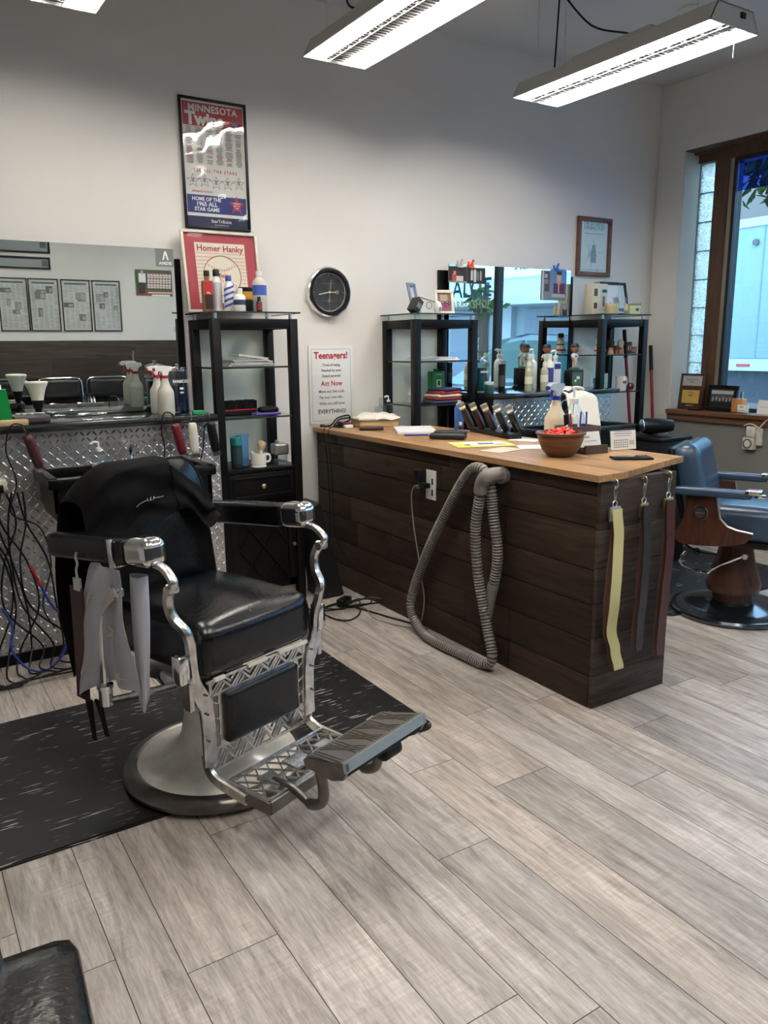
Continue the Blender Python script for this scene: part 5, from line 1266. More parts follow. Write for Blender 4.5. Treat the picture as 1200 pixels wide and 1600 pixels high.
t = thing('palm_brush', 'oval black brush with purple pad lying beside the bristle brush', 'brush', (1.735, 3.90, 1.0455)); MB(P(78, 62, 140)).rbox((0, 0, .008), (.15, .07, .016), .008, 4).build('pad', t); MB(BMATTE).rbox((.015, .01, .028), (.11, .06, .028), .013, 5, .006).build('handle', t)
cz = 1.583-.813+.001
bottle('talc_can', 'teal can with dark label on the lower shelf, left of the white mug', (1.565, 3.93, cz), .165, .030, P(30, 46, 52), P(38, 130, 126), .95, .26, P(36, 60, 66), (.12, .65), neck=False)
bottle('blue_tumbler', 'light blue plastic cup standing behind the teal can', (1.625, 3.99, cz), .17, .034, P(110, 160, 214, .3), P(110, 160, 214, .3), 1.05, .03, neck=False, cat='cup')
t = thing('shaving_mug', 'white footed shaving mug with handle on the lower shelf', 'mug', (1.672, 3.885, cz)); CER = mat('white_ceramic', srgb(232, 230, 222), .15)
MB(CER).lathe([(.040, 0), (.042, .006), (.036, .012), (.041, .018), (.042, .075), (.038, .075), (.037, .02), (0, .018)], seg=32).build('bowl', t)
MB(CER).tube([(.040, 0, .062), (.060, 0, .064), (.068, 0, .044), (.060, 0, .026), (.040, 0, .026)], .006, 8, 5).build('handle', t)
for k, (dx, a_, m_) in enumerate(((.004, 12, P(196, 170, 130)), (-.018, -20, P(226, 222, 204)))):
    t = thing('shaving_brush', ['round badger-hair shaving brush standing in the white mug', 'ivory-handled shaving brush leaning left in the white mug'][k], 'brush', (1.672+dx, 3.885, cz+.022), rot=(R(-4), R(a_), 0))
    MB(P(228, 222, 204, .3)).lathe([(.009, 0), (.008, .03), (.010, .06), (.012, .068), (0, .068)], seg=14).build('handle', t)
    if k == 0: MB(m_).lathe([(.010, .066), (.020, .085), (.024, .100), (.019, .115), (0, .121)], seg=18).build('bristles', t)
t = thing('hot_lather_cup', 'square metal cup standing on a clear glass at the right of the lower shelf', 'metal cup', (1.815, 3.91, cz)); MB(CLEARP).lathe([(.030, 0), (.033, .004), (.036, .05), (.033, .05), (.030, .006), (0, .006)], seg=24).build('glass_base', t)
MB(mat('pewter', srgb(168, 166, 160), .3, .8)).rbox((-.005, 0, .085), (.085, .07, .065), .012, 5).lathe([(.012, 0), (.014, .01), (.006, .018), (0, .02)], (-.02, 0, .117), 12).build('metal_cup', t)

# --- left station counter
Z = 1.0855
def brush_holder(loc):
    t = thing('neck_duster', 'white flared neck duster brush standing on its black handle, before the left mirror', 'brush', loc)
    MB(BPLASTIC).lathe([(.020, 0), (.018, .014), (.012, .034), (.016, .054), (.022, .07), (.026, .095), (0, .095)], seg=20).build('handle', t)
    b = MB(P(228, 226, 214)); b.lathe([(.025, .093), (.028, .11), (.036, .14), (.050, .172), (.048, .178), (0, .174)], seg=36); b.build('bristles', t)
brush_holder((.590, 3.83, Z))
t = thing('gel_bottle', 'bright green flat bottle with white cap at the left edge on the left station', 'bottle', (.425, 3.80, Z)); GRN = P(0, 128, 56, .3)
b = MB(GRN); b.add([(-.055, -.03, 0), (.05, -.03, 0), (.05, .03, 0), (-.055, .03, 0), (-.045, -.025, .15), (.034, -.025, .15), (.034, .025, .15), (-.045, .025, .15)], [(3, 2, 1, 0), (4, 5, 6, 7), (0, 1, 5, 4), (1, 2, 6, 5), (2, 3, 7, 6), (3, 0, 4, 7)]).build('body', t)
MB(WHITEP).lathe([(.018, .15), (.018, .168), (.010, .172), (.008, .19), (0, .192)], (0.0, 0, 0), 18).build('cap', t)
o = MB(wood_mat('pale_board_wood', srgb(176, 150, 108), srgb(206, 184, 142), (3, 20, 20), .5)).box((.37, 3.69, Z+.012), (.30, .05, .024), None, .003).build('wood_strip'); tag(o, 'pale wooden strip lying along the front edge of the left station', 'wood strip')
t = thing('clipper_case', 'dark grey tray of clipper guards lying beside the green bottle', 'tray', (.545, 3.775, Z)); MB(P(66, 62, 66)).rbox((0, 0, .018), (.15, .14, .036), .012, 4).build('tray', t)
for k in range(5): MB(P(196, 190, 184)).box((-.05+.024*k, .01*(k % 2), .040), (.018, .03, .008), R(20*k), .002).build('guard', t)
sprayer('spray_bottle', 'white spray bottle with red collar, in front on the right end of the left station', (1.168, 3.81, Z), .235, .040, MILK, WHITEP, REDC, R(8))
sprayer('spray_bottle', 'white spray bottle with red collar, standing behind the front one', (1.165, 3.93, Z), .235, .038, MILK, WHITEP, REDC, R(8))
t = thing('disinfectant_jar', 'glass disinfectant jar of dark blue liquid with chrome lid on the left station', 'jar', (1.272, 3.93, Z))
MB(CLEARP).lathe([(.048, .0), (.050, .004), (.050, .205), (.047, .205), (.047, .008), (0, .008)], seg=32).build('glass', t)
MB(P(22, 36, 70, .1)).lathe([(0, .01), (.046, .01), (.046, .135), (0, .135)], seg=32).build('liquid', t)
MB(CHROME).lathe([(.052, .205), (.052, .215), (.03, .224), (.008, .228), (.010, .240), (0, .243)], seg=28).build('lid', t)
b = MB(PAPER); b.text('BARBICIDE', .020, FACE_S(0, -.0515, .155), .0001, .03, 1.0, .9); b.box((0, -.051, .12), (.018, .0006, .01)); b.box((0, -.051, .10), (.018, .0006, .008)); b.build('label_print', t)
o = MB(P(40, 140, 96)).box((1.29, 3.71, Z+.010), (.055, .03, .02), None, .003).build('green_box'); tag(o, 'tiny green box at the front right corner of the left station', 'box')
def scissors(loc, rz, label, L_=.15):
    t = thing('scissors', label, 'scissors', loc, rz, group='scissors on the left station')
    b = MB(CHROME)
    for s_ in (-1, 1):
        b.sweep([(0, 0, .004), (L_*.5, s_*.006, .004)], .002, .008, (0, 0, 1)); b.sweep([(0, 0, .005), (-L_*.25, -s_*.012, .005)], .003, .004, (0, 0, 1))
        b.tube([(-L_*.34+.012*math.cos(a), -s_*.016+.010*math.sin(a), .005) for a in [i*PI/6 for i in range(12)]], .002, 6, closed=True)
    b.build('blades', t)
scissors((.80, 3.72, Z), R(20), 'small pair of scissors nearest the left on the station top', .09); scissors((.96, 3.73, Z), R(8), 'larger scissors lying left of the spray bottles'); scissors((.86, 4.02, Z), R(14), 'scissors lying at the foot of the left mirror'); scissors((.74, 4.03, Z), R(-30), 'dark scissors lying near the mirror, left of the others', .12)
def hanging_clipper(x, z, label, m_, rz=0, tilt=12, cord=None, grp='clippers hanging on the left station'):
    t = thing('hair_clipper', label, 'hair clipper', (x, 3.635, z), rz, grp)
    X_ = Matrix.Rotation(R(-tilt), 4, 'Y')
    MB(SILVERF).at(X_).tube([(0, .02, .035), (0, 0, .045), (0, 0, .02), (0, .012, .012)], .002, 6, 4).build('hook', t)
    MB(m_).at(X_).rbox((0, 0, -.075), (.038, .034, .15), .012, 6, 0, puff=.003).build('body', t)
    MB(CHROME).at(X_).prism([(-.018, -.15), (.018, -.15), (.022, -.168), (-.022, -.168)], -.010, .006, 'y').build('blade', t)
    if cord:
        c = MB(BPLASTIC).tube(cord, .0032, 6, 7).build('cord', t)
WINE = mat('wine_red_plastic', srgb(104, 30, 40), .3)
hanging_clipper(1.148, 1.055, 'wine-red clipper hanging from the left station, below the spray bottles', WINE, cord=[(0, 0, 0), (-.01, -.005, .045), (-.05, -.005, .05), (-.065, 0, -.03), (-.05, .02, -.12), (-.06, .04, -.25), (-.03, .06, -.5), (-.05, .07, -.8)])
hanging_clipper(1.232, 1.055, 'cream white clipper hanging between the wine-red and the black one', OFFW, tilt=2)
hanging_clipper(1.322, 1.055, 'black clipper hanging at the right end of the left station', BPLASTIC, tilt=8, cord=[(-.01, 0, 0), (-.03, 0, -.03), (-.035, .02, -.12), (-.055, .05, -.25), (-.07, .06, -.45), (-.05, .07, -.8)])
hanging_clipper(.505, 1.045, 'dark red and black clipper hanging at the left, beside the loose cords', mat('dark_wine_plastic', srgb(70, 30, 36), .35), tilt=14, cord=[(0, 0, 0), (-.01, -.01, .04), (-.06, -.01, .045), (-.09, 0, -.06), (-.06, .02, -.2), (-.09, .05, -.34), (.02, .05, -.42), (.05, .06, -.6), (.0, .07, -.78), (.04, .07, -.9)])
t = thing('pump_bottle', 'clear pump bottle with white label standing on the left shampoo sink', 'bottle', (.79, 3.62, .842))
MB(CLEARP).lathe([(.032, 0), (.034, .005), (.034, .08), (.026, .10), (.012, .108), (.012, .115)], seg=24).build('body', t); MB(WHITEP).lathe([(.014, .112), (.014, .128), (.004, .13), (.004, .155), (0, .155)], seg=14).tube([(0, 0, .152), (-.02, 0, .155), (-.034, 0, .146)], .005, 6, 4).build('pump', t); MB(PAPER).lathe([(.0345, .02), (.0345, .06)], seg=24, cap=False).build('label_band', t)
o = MB(BPLASTIC).span((.70, 3.58, .80), (.90, 3.70, .8415), .004).build('sink_ledge'); tag(o, 'small black ledge inside the left shampoo sink, under the pump bottle', 'ledge')
# power strip + cords
t = thing('power_strip', 'white power strip on the front of the left station, full of black plugs', 'power strip', (.30, 3.71, .83)); MB(OFFW).box((0, -.01, 0), (.22, .035, .05), None, .006).build('strip_body', t)
for k in range(4): MB(BPLASTIC).box((-.07+.05*k, -.035, -.012), (.028, .03, .035), None, .005).build('plug', t)
rn = random.Random(21)
for k in range(9):
    x = .29+.022*k; x1 = x+rn.uniform(-.06, .10); xe = .22+.045*k
    pts = [(x, 3.665, .80), (x+rn.uniform(-.03, .03), 3.66, .66), (x1, 3.67, .48), (x1+rn.uniform(-.06, .04), 3.66, .28), (xe+.03, 3.63, .1), (xe, 3.56+rn.uniform(-.05, .05), .008+.003*k), (xe+rn.uniform(.02, .12), 3.46+rn.uniform(-.04, .05), .008+.003*k), (xe-.1, 3.44, .008+.003*k)]
    o = MB(BPLASTIC).tube(pts, .0042, 6, 8).build('tangled_cord'); tag(o, 'black cord in the tangle hanging below the power strip at the left edge', 'cord', 'black cords hanging at the left station')
o = MB(P(36, 54, 140, .4)).tube([(.50, 3.66, .36), (.53, 3.65, .28), (.575, 3.62, .20), (.56, 3.58, .08), (.48, 3.55, .012), (.40, 3.56, .03), (.345, 3.58, .12), (.36, 3.62, .22), (.33, 3.64, .3)], .0055, 8, 8).build('blue_cable'); tag(o, 'blue cable curling down to the floor among the black cords', 'cable')
o = MB(P(180, 30, 36, .4)).tube([(.462, 3.665, .47), (.48, 3.662, .42), (.50, 3.66, .36)], .006, 8, 4).build('red_cable_sleeve'); tag(o, 'short red cable section joining the top of the blue cable', 'cable')
# ================================================================== things on the plank counter
Z = .9305
t = thing('wooden_bowl', 'turned brown wooden bowl of red wrapped sweets at the counter end', 'bowl', (2.425, 2.40, Z))
MB(BOWLW).lathe([(.050, 0), (.055, .004), (.078, .030), (.092, .062), (.098, .082), (.098, .092), (.106, .096), (.106, .104), (.096, .106), (.090, .098), (.086, .07), (.07, .035), (.04, .014), (0, .012)], seg=56).build('bowl', t)
rn = random.Random(8); CND = mat('red_wrapper', srgb(214, 52, 34), .3)
for k in range(26):
    a, rr = rn.uniform(0, 6.28), .07*math.sqrt(rn.random()); loc = (2.425+rr*math.cos(a), 2.40+rr*math.sin(a), Z+.092+.024*(1-rr/.07)+rn.uniform(0, .008))
    M = Matrix.Rotation(rn.uniform(0, 6), 4, 'Z') @ Matrix.Rotation(rn.uniform(-.7, .7), 4, 'X')
    c = MB(CND).at(M).rbox((0, 0, 0), (.026, .017, .014), .005, 3)
    for s_ in (-1, 1): c.add([(s_*.012, 0, 0), (s_*.026, -.011, .004), (s_*.024, 0, -.003), (s_*.026, .011, .004)], [(0, 1, 2, 3)])
    c.at(); c.build('wrapped_sweet', None, loc, 0, 'red wrapped sweet in the wooden bowl on the counter', 'sweet', 'red sweets in the wooden bowl')
MB(CND).lathe([(0, 0), (.078, .0), (.06, .02), (0, .026)], (0, 0, .07), 20).build('wrapped_sweets', None, (2.425, 2.40, Z), 0, 'mound of red wrapped sweets filling the bowl under the top ones', 'sweets', kind='stuff')
sprayer('spray_bottle', 'cream spray bottle with blue collar and clear head behind the wooden bowl', (2.590, 2.60, Z), .300, .050, mat('cream_bottle', srgb(222, 208, 180), .35), mat('clear_spray_head', (.9, .93, .95), .15, trans=.5), BLUC, R(10))
t = thing('pump_bottle', 'large clear pump bottle with white pump, right of the cream spray bottle', 'bottle', (2.725, 2.62, Z))
MB(CLEARP).lathe([(.048, 0), (.052, .006), (.052, .13), (.045, .155), (.022, .185), (.018, .20)], seg=32).build('body', t); MB(pane_mat('clear_liquid', (.86, .92, .96), .05)).lathe([(0, .004), (.048, .006), (.048, .10), (0, .10)], seg=28).build('liquid', t)
MB(WHITEP).lathe([(.020, .198), (.020, .222), (.006, .226), (.005, .27), (0, .272)], seg=18).tube([(-.012, 0, .268), (.0, 0, .272), (.035, 0, .270), (.058, 0, .262)], .008, 8, 4).tube([(0, 0, .2), (0, 0, .02)], .003, 6).build('pump', t)
# desk caddy
CAD = mat('dark_stained_wood', srgb(74, 62, 52), .6, bump=(40, .2, .001))
t = thing('desk_caddy', 'small dark wooden caddy with card pocket beside the wooden bowl', 'desk caddy', (2.60, 2.42, Z), R(-8)); t.scale = (1.35, 1.35, 1.35)
b = MB(CAD)
for a1, a2 in (((-.06, 0, 0), (-.052, .09, .085)), ((.052, 0, 0), (.06, .09, .085)), ((-.052, 0, 0), (.052, .008, .085)), ((-.052, .082, 0), (.052, .09, .085)), ((-.052, .008, 0), (.052, .082, .006))): b.span(a1, a2, .001)
b.build('pen_box', t)
MB(CAD).prism([(-.045, 0), (-.045, .028), (-.038, .028), (-.030, .008), (-.0005, .030), (-.0005, 0)], -.035, .055, 'x').build('card_pocket', t)
MB(PAPER).box((0, 0, 0), (.085, .004, .052)).m(P(70, 70, 80)).text('Barber', .013, FACE_S(-.018, -.003, .008), .0001, .01).box((.0, -.0025, -.006), (.05, .0006, .0015)).build('business_cards', None, (2.603, 2.400, Z+.060), 0, 'white business cards leaning in the caddy pocket', 'cards', rot=(R(-18), 0, R(-8))).scale = (1.3, 1.3, 1.3)
for k, (dx, dy, m_, lb, h_, tx) in enumerate(((.03, .03, P(40, 70, 170), 'blue pen standing rightmost in the caddy', .165, 4), (.015, .05, P(60, 80, 180), 'second blue pen in the caddy', .165, 8), (.0, .03, P(230, 230, 235), 'white pen in the middle of the caddy', .155, -2), (-.012, .045, P(190, 40, 50), 'red pen in the caddy, left of the white pen', .16, -6))):
    MB(m_).cyl((0, 0, .008), (0, 0, h_), .0045, .004, 8).build('pen', None, (2.60+dx*1.3, 2.42+dy*1.25, Z+.010), 0, lb, 'pen', 'pens in the wooden caddy', rot=(R(-4), R(tx), 0))
MB(CHROME).box((0, 0, .06), (.016, .003, .11), None, .001).m(BPLASTIC).rbox((0, 0, .135), (.026, .010, .05), .005, 4).build('small_shears', None, (2.565, 2.49, Z+.010), 0, 'black-handled thinning shears standing at the left of the caddy', 'shears', rot=(0, R(-8), 0))
t = thing('desk_calendar', 'white tent calendar card in a clear stand, right of the caddy', 'calendar', (2.725, 2.385, Z), R(-12))
b = MB(PAPER).box((.07, .008, .045), (.135, .003, .085), Matrix.Rotation(R(-8), 4, 'X')); b.m(P(120, 120, 170)).box((.07, .012, .082), (.09, .0008, .004)); b.m(P(110, 112, 120))
X_ = Matrix.Translation((.07, .0062, .045)) @ Matrix.Rotation(R(-8), 4, 'X')
b.at(X_)
for i in range(7):
    for j in range(4): b.box((-.048+.0115*i, 0, .0-.010*j), (.007, .0006, .005))
b.box((-.005, 0, .030), (.10, .0006, .0025)); b.box((-.005, 0, .020), (.08, .0006, .002)); b.m(P(196, 180, 150)).box((.045, 0, -.012), (.028, .0006, .02)); b.at(); b.build('calendar_card', t)
MB(CLEARP).box((.07, .0145, .048), (.142, .002, .096), Matrix.Rotation(R(-8), 4, 'X')).build('stand', t)
t = thing('smartphone', 'black smartphone lying flat near the end of the counter top', 'phone', (2.60, 2.165, Z), R(-32)); MB(BPLASTIC).rbox((0, 0, .005), (.165, .078, .0095), .004, 5).build('phone_body', t); MB(mat('dark_screen', srgb(14, 15, 18), .05)).box((0, 0, .0100), (.150, .068, .0006), None, .0002).build('screen', t)
# papers, booklet
t = thing('magazine', 'yellow and white brochure lying flat near the middle of the counter top', 'brochure', (2.42, 2.92, Z), R(-22)); b = MB(P(214, 208, 130)).box((0, 0, .002), (.29, .21, .003)); b.m(PAPER).box((.01, .01, .0038), (.2, .12, .0006)); b.m(P(206, 200, 70)).box((-.10, -.05, .0038), (.07, .09, .0006)).box((.09, .08, .0038), (.10, .03, .0006)); b.m(P(80, 90, 150)).box((.02, .0, .0043), (.08, .05, .0005)).m(P(150, 160, 170)).box((.08, -.04, .0043), (.05, .03, .0005)); b.build('cover', t)
for lb, x, y, rz, w_, h_, m_ in (('plain white paper sheet under the wooden bowl side of the counter', 2.57, 2.68, -30, .20, .14, PAPER), ('pale folded leaflet lying flat right of the yellow brochure', 2.36, 2.70, 12, .18, .12, P(206, 196, 180)), ('loose receipt near the far edge of the counter top', 2.70, 2.92, 20, .09, .15, PAPER)):
    MB(m_).box((0, 0, .0012), (w_, h_, .0018)).build('paper_sheet', None, (x, y, Z), R(rz), lb, 'paper')
t = thing('glasses_case', 'black soft glasses case lying on the counter, left of the brochure', 'case', (2.43, 3.20, Z), R(-48)); MB(mat('black_soft_leather', srgb(30, 30, 32), .45)).rbox((0, 0, .016), (.19, .075, .030), .014, 6, .004).rbox((.01, .02, .032), (.17, .05, .020), .009, 5, .003).build('case_body', t)
t = thing('small_bottle', 'tiny dark bottle with white label and cap beside the glasses case', 'bottle', (2.565, 3.27, Z)); MB(P(70, 34, 26, .2)).lathe([(.013, 0), (.013, .05), (.006, .056), (.006, .06)], seg=16).m(PAPER).lathe([(.0133, .004), (.0133, .034)], seg=16).build('body', t); MB(WHITEP).lathe([(.008, .058), (.008, .074), (0, .075)], seg=14).build('cap', t)
MB(P(50, 56, 150)).cyl((-.065, 0, .005), (.065, 0, .005), .0045, seg=8).m(PAPER).cyl((.065, 0, .005), (.075, 0, .005), .004, .001, 8).build('pen', None, (2.385, 3.42, Z), R(-38), 'blue pen lying on the counter by the white notepad', 'pen')
t = thing('notepad', 'thick white notepad lying open on the left half of the counter top', 'notepad', (2.50, 3.60, Z), R(-28)); MB(PAPER).box((0, 0, .008), (.22, .29, .016), None, .002).m(P(150, 154, 190)).box((-.02, .0, .0165), (.12, .20, .0006)).m(P(228, 228, 228)).box((0, 0, .0170), (.215, .285, .0004)).build('pages', t); MB(P(120, 84, 60)).box((0, 0, -.0), (.225, .295, .0012)).build('backing_board', t)
t = thing('wallet', 'dark maroon leather wallet lying left of the notepad', 'wallet', (2.36, 3.84, Z), R(-30)); MB(P(58, 30, 34, .4)).rbox((0, 0, .010), (.14, .10, .020), .006, 4).build('cover', t)
t = thing('old_book', 'thick old book with yellowed page edges under the white towel', 'book', (2.50, 4.03, Z), R(-14)); MB(P(196, 168, 120)).box((0, 0, .020), (.24, .19, .034)).build('pages', t); MB(P(120, 84, 56)).box((0, 0, .0385), (.25, .2, .003)).box((0, 0, .0015), (.25, .2, .003)).build('cover', t)
def tow(u, v): return (-.13+.26*u+.01*math.sin(9*v), -.09+.18*v+.012*math.sin(7*u), .004+.028*(1-(2*u-1)**4)*(1-(2*v-1)**4)+.006*math.sin(14*u+5*v)+.004*math.sin(26*v))
MB(mat('white_terry', srgb(228, 222, 208), .9, bump=(120, .5, .002))).grid(tow, 28, 22).rbox((0, 0, .006), (.25, .17, .018), .008, 4).build('folded_towel', None, (2.50, 4.02, Z+.0415), R(-14), 'white folded towel heaped on the old book at the counter\'s wall end', 'towel')
t = thing('charger', 'white square charger block in front of the book', 'charger', (2.30, 4.00, Z)); MB(WHITEP).box((0, 0, .010), (.05, .03, .020), None, .003).build('charger_body', t)
MB(P(90, 20, 32, .4)).box((0, 0, .013), (.06, .03, .026), None, .004).build('small_red_case', None, (2.335, 4.075, Z), R(-10), 'small dark red case beside the white charger', 'case')
MB(BPLASTIC).box((0, 0, .018), (.026, .022, .036), None, .004).build('plug_adapter', None, (2.275, 4.06, Z), 0, 'small black plug standing by the dark red case', 'plug')
o = MB(BPLASTIC).tube([(2.215, 4.14, Z+.006), (2.25, 4.12, Z+.012), (2.30, 4.13, Z+.05), (2.38, 4.14, Z+.062), (2.40, 4.16, Z+.03), (2.32, 4.15, Z+.012), (2.26, 4.10, Z+.008), (2.30, 4.10, Z+.045), (2.37, 4.11, Z+.05)], .005, 7, 7).cyl((2.19, 4.145, Z+.009), (2.215, 4.14, Z+.009), .010, .006).build('coiled_cord'); tag(o, 'coiled black cord at the wall end of the counter top, left of the towel', 'cord')
bottle('glass_bottle', 'small clear round-bellied bottle against the wall behind the towel', (2.62, 4.15, Z), .16, .036, CLEARP, CLEARP, .25, .3)
t = bottle('sanitizer_bottle', 'clear square pump bottle behind the towel, left of the second shelf tower', (2.632, 4.075, Z), .17, .026, CLEARP, WHITEP, .4, .2, pump=True, sq=True)
t = thing('spray_can', 'blue aerosol can with pale cap standing on the far side of the counter', 'spray can', (2.735, 3.50, Z)); MB(mat('blue_can', srgb(58, 108, 178), .3, .2)).lathe([(.025, 0), (.027, .003), (.027, .125), (.020, .14)], seg=24).build('can', t); MB(P(200, 206, 190)).lathe([(.020, .138), (.018, .150), (.010, .153), (.010, .170), (0, .171)], seg=18).build('cap', t)
# clipper rack: five clippers leaning behind the counter edge
rk = thing('clipper_rack', 'low black rack holding the leaning clippers at the far counter edge', 'rack', (2.74, 3.20, Z), R(-12)); MB(BPLASTIC).box((0, 0, .012), (.07, .46, .024), None, .004).build('rack_base', rk)
for k, (m_, lb) in enumerate(((mat('brown_clipper', srgb(48, 38, 36), .3), 'dark brown clipper leaning leftmost in the counter rack'), (mat('maroon_clipper', srgb(52, 20, 24), .25), 'maroon clipper leaning second in the counter rack'), (P(46, 46, 48, .25), 'grey-black clipper leaning in the middle of the counter rack'), (P(28, 30, 34, .15), 'glossy black clipper leaning fourth in the counter rack'), (P(22, 22, 24, .12), 'glossy black clipper leaning rightmost, in front of the steel panel'))):
    y = 3.37-.083*k; x = 2.722+.012*k
    t = thing('hair_clipper', lb, 'hair clipper', (x, y, Z+.026), group='clippers leaning on the counter', rot=(R(8), R(-26), R(-32))); t.scale = (.8, .8, .8)
    MB(m_).rbox((0, 0, .075), (.042, .038, .15), .014, 6, 0, puff=.004).build('body', t); MB(CHROME).prism([(-.02, .15), (.02, .15), (.023, .172), (-.023, .172)], -.012, .008, 'y').build('blade', t); MB(P(128, 128, 126)).box((0, -.002, .182), (.046, .03, .026), None, .004).build('guard', t)
for k in range(14):
    pass

# ================================================================== second shelf tower
zt = 1.5905
def pframe(label, loc, w_, h_, rot, fm, els, name='picture_frame', bw=.018):
    t = thing(name, label, 'picture frame', loc, rot=rot); b = MB(fm); frame_bars(b, w_, h_, bw, .014); b.build('frame', t)
    b = MB(); picture(b, w_, h_, [(.03, .02, .97, .98, els[0][4])]+els[1:], -.003); b.span((.004, -.003, .004), (w_-.004, 0, h_-.004)); b.build('photo', t); return t
pframe('silver picture frame standing at the left on the second shelf tower', (2.74, 3.97, zt), .10, .185, (R(-14), 0, R(28)), mat('silver_frame', srgb(150, 158, 176), .35, .6), [(0, 0, 1, 1, P(150, 160, 180)), (.3, .1, .8, .5, P(190, 120, 110)), (.35, .5, .7, .85, P(206, 210, 222)), (.3, .1, .8, .25, P(90, 90, 140))])
pframe('cream picture frame standing at the right on the second shelf tower', (2.955, 4.03, zt), .125, .15, (R(-12), 0, R(-16)), P(226, 222, 206), [(0, 0, 1, 1, P(120, 96, 80)), (.25, .15, .75, .5, P(140, 70, 110)), (.3, .5, .7, .82, P(170, 150, 130))])
t = thing('tipped_box', 'small black box tipped on its corner at the left of the second tower top', 'box', (2.735, 3.93, zt+.045), rot=(0, R(35), R(10))); MB(P(40, 42, 42)).box((0, 0, 0), (.05, .06, .085), None, .003).m(P(120, 120, 116)).box((0, -.031, 0), (.03, .001, .03)).build('box_body', t)
t = thing('painted_egg', 'white painted egg figurine between the two frames on the second tower', 'figurine', (2.90, 3.93, zt)); MB(CER).lathe([(0, 0), (.014, .002), (.025, .025), (.026, .045), (.018, .068), (0, .078)], seg=24).m(P(90, 140, 70)).box((0, -.0255, .03), (.012, .004, .016)).build('egg', t)
o = MB(P(80, 60, 40, .3)).tube([(2.80, 3.99, zt+.10), (2.84, 3.96, zt+.085), (2.90, 3.95, zt+.07), (2.96, 3.95, zt+.075), (3.02, 3.97, zt+.055)], .0025, 6, 5).tube([(2.985+.022*math.cos(a), 3.95, zt+.062+.016*math.sin(a)) for a in [i*PI/6 for i in range(12)]], .002, 6, closed=True).tube([(2.85+.020*math.cos(a), 3.95, zt+.05+.02*math.sin(a)) for a in [i*PI/6 for i in range(12)]], .002, 6, closed=True).build('spectacles'); tag(o, 'thin-rimmed spectacles resting against the cream picture frame', 'spectacles')
zs1, zs2 = 1.590-.278, 1.590-.539
b = MB(PAPER)
for k in range(5): b.box((2.90+.004*k, 4.0, zs1+.003+.0042*k), (.30-.02*k, .20, .0038), R(3*k-6)); b.m(P(200, 196, 210) if k % 2 else PAPER)
o = b.build('paper_stack'); tag(o, 'sheaf of papers on the upper glass shelf of the second tower', 'papers')
t = thing('green_tonic_box', 'tall green carton with printed label on the lower glass shelf of the second tower', 'carton', (2.985, 4.06, zs2+.001)); GR2 = P(34, 130, 70, .4)
b = MB(GR2).box((0, 0, .095), (.095, .06, .19), None, .003).lathe([(.018, .19), (.018, .205), (0, .206)], seg=16); b.m(P(206, 222, 190)).box((0, -.0305, .115), (.036, .0008, .05)).m(P(30, 60, 44)).box((0, -.0312, .118), (.018, .0006, .03)); b.m(P(206, 222, 190)); b.text('CLUBMAN', .011, FACE_S(0, -.0312, .172), .0001, .02)
for k in range(6): b.box((0, -.0305, .07-.009*k), (.05-.004*(k % 3), .0006, .002))
b.build('carton_body', t)
b = MB(); cols = [P(54, 52, 92, .8), P(150, 50, 46, .8), P(226, 206, 186, .8), P(120, 44, 44, .8), P(60, 56, 90, .8)]
for k in range(5): MB(cols[(4-k)]).rbox((0, 0, .009), (.21-.012*k, .15, .018), .008, 5, .003).build('folded_cloth', None, (2.95+.006*k, 3.955, zs2+.001+.0185*k), R(6*k-10), ['navy folded cloth at the bottom of the cloth pile on the second tower', 'dark red folded cloth second from the bottom of the pile', 'cream folded cloth in the middle of the pile', 'red folded cloth just under the top navy one', 'navy patterned cloth on top of the folded pile'][k], 'cloth', 'folded cloths on the second tower')
t = thing('applicator_bottle', 'small clear applicator bottle with pointed tip on the second tower shelf', 'bottle', (2.82, 4.10, zs2+.001)); MB(MILK).lathe([(.026, 0), (.028, .004), (.028, .05), (.016, .062), (.003, .105), (0, .106)], seg=20).build('body', t)
MB(BMATTE).rbox((0, 0, .007), (.16, .03, .013), .005, 3).build('black_comb', None, (2.76, 3.90, zs2+.001), R(12), 'black comb lying on the lower glass shelf of the second tower', 'comb')

# ================================================================== right station counter
Z = 1.1055
t = thing('blue_green_jar', 'tall jar of teal disinfectant with chrome lid at the left end of the right station', 'jar', (3.235, 3.93, Z)); MB(CLEARP).lathe([(.044, 0), (.046, .004), (.046, .19), (.043, .19), (.043, .008), (0, .008)], seg=28).build('glass', t); MB(P(10, 84, 98, .1)).lathe([(0, .01), (.042, .01), (.042, .155), (0, .155)], seg=28).m(PAPER).text('BARBICIDE', .016, FACE_S(0, -.047, .13), .0001, .03, 1, .8).build('liquid', t); MB(CHROME).lathe([(.048, .19), (.048, .198), (.02, .206), (.006, .21), (.009, .222), (0, .225)], seg=24).build('lid', t)
t = thing('small_jar', 'short dark green jar with pale lid in front of the teal jar', 'jar', (3.205, 3.80, Z)); MB(P(30, 66, 62, .2)).lathe([(.030, 0), (.031, .05), (.028, .055)], seg=24).build('body', t); MB(P(190, 200, 190)).lathe([(.031, .055), (.031, .072), (0, .073)], seg=24).build('lid', t)
bottle('black_spray_bottle', 'slim black bottle standing against the right mirror by the window frame reflection', (3.375, 3.88, Z), .175, .022, BPLASTIC, BPLASTIC, .9, .12, P(60, 60, 64), (.2, .6))
YLG = mat('pale_yellow_gel', srgb(206, 208, 176), .15, trans=.35)
G_ = 'bottles on the right station'
bottle('shampoo_bottle', 'translucent yellow bottle with white cap, leftmost on the right station', (3.572, 3.84, Z), .185, .026, YLG, OFFW, .5, .15, P(216, 216, 190), (.25, .5), group=G_)
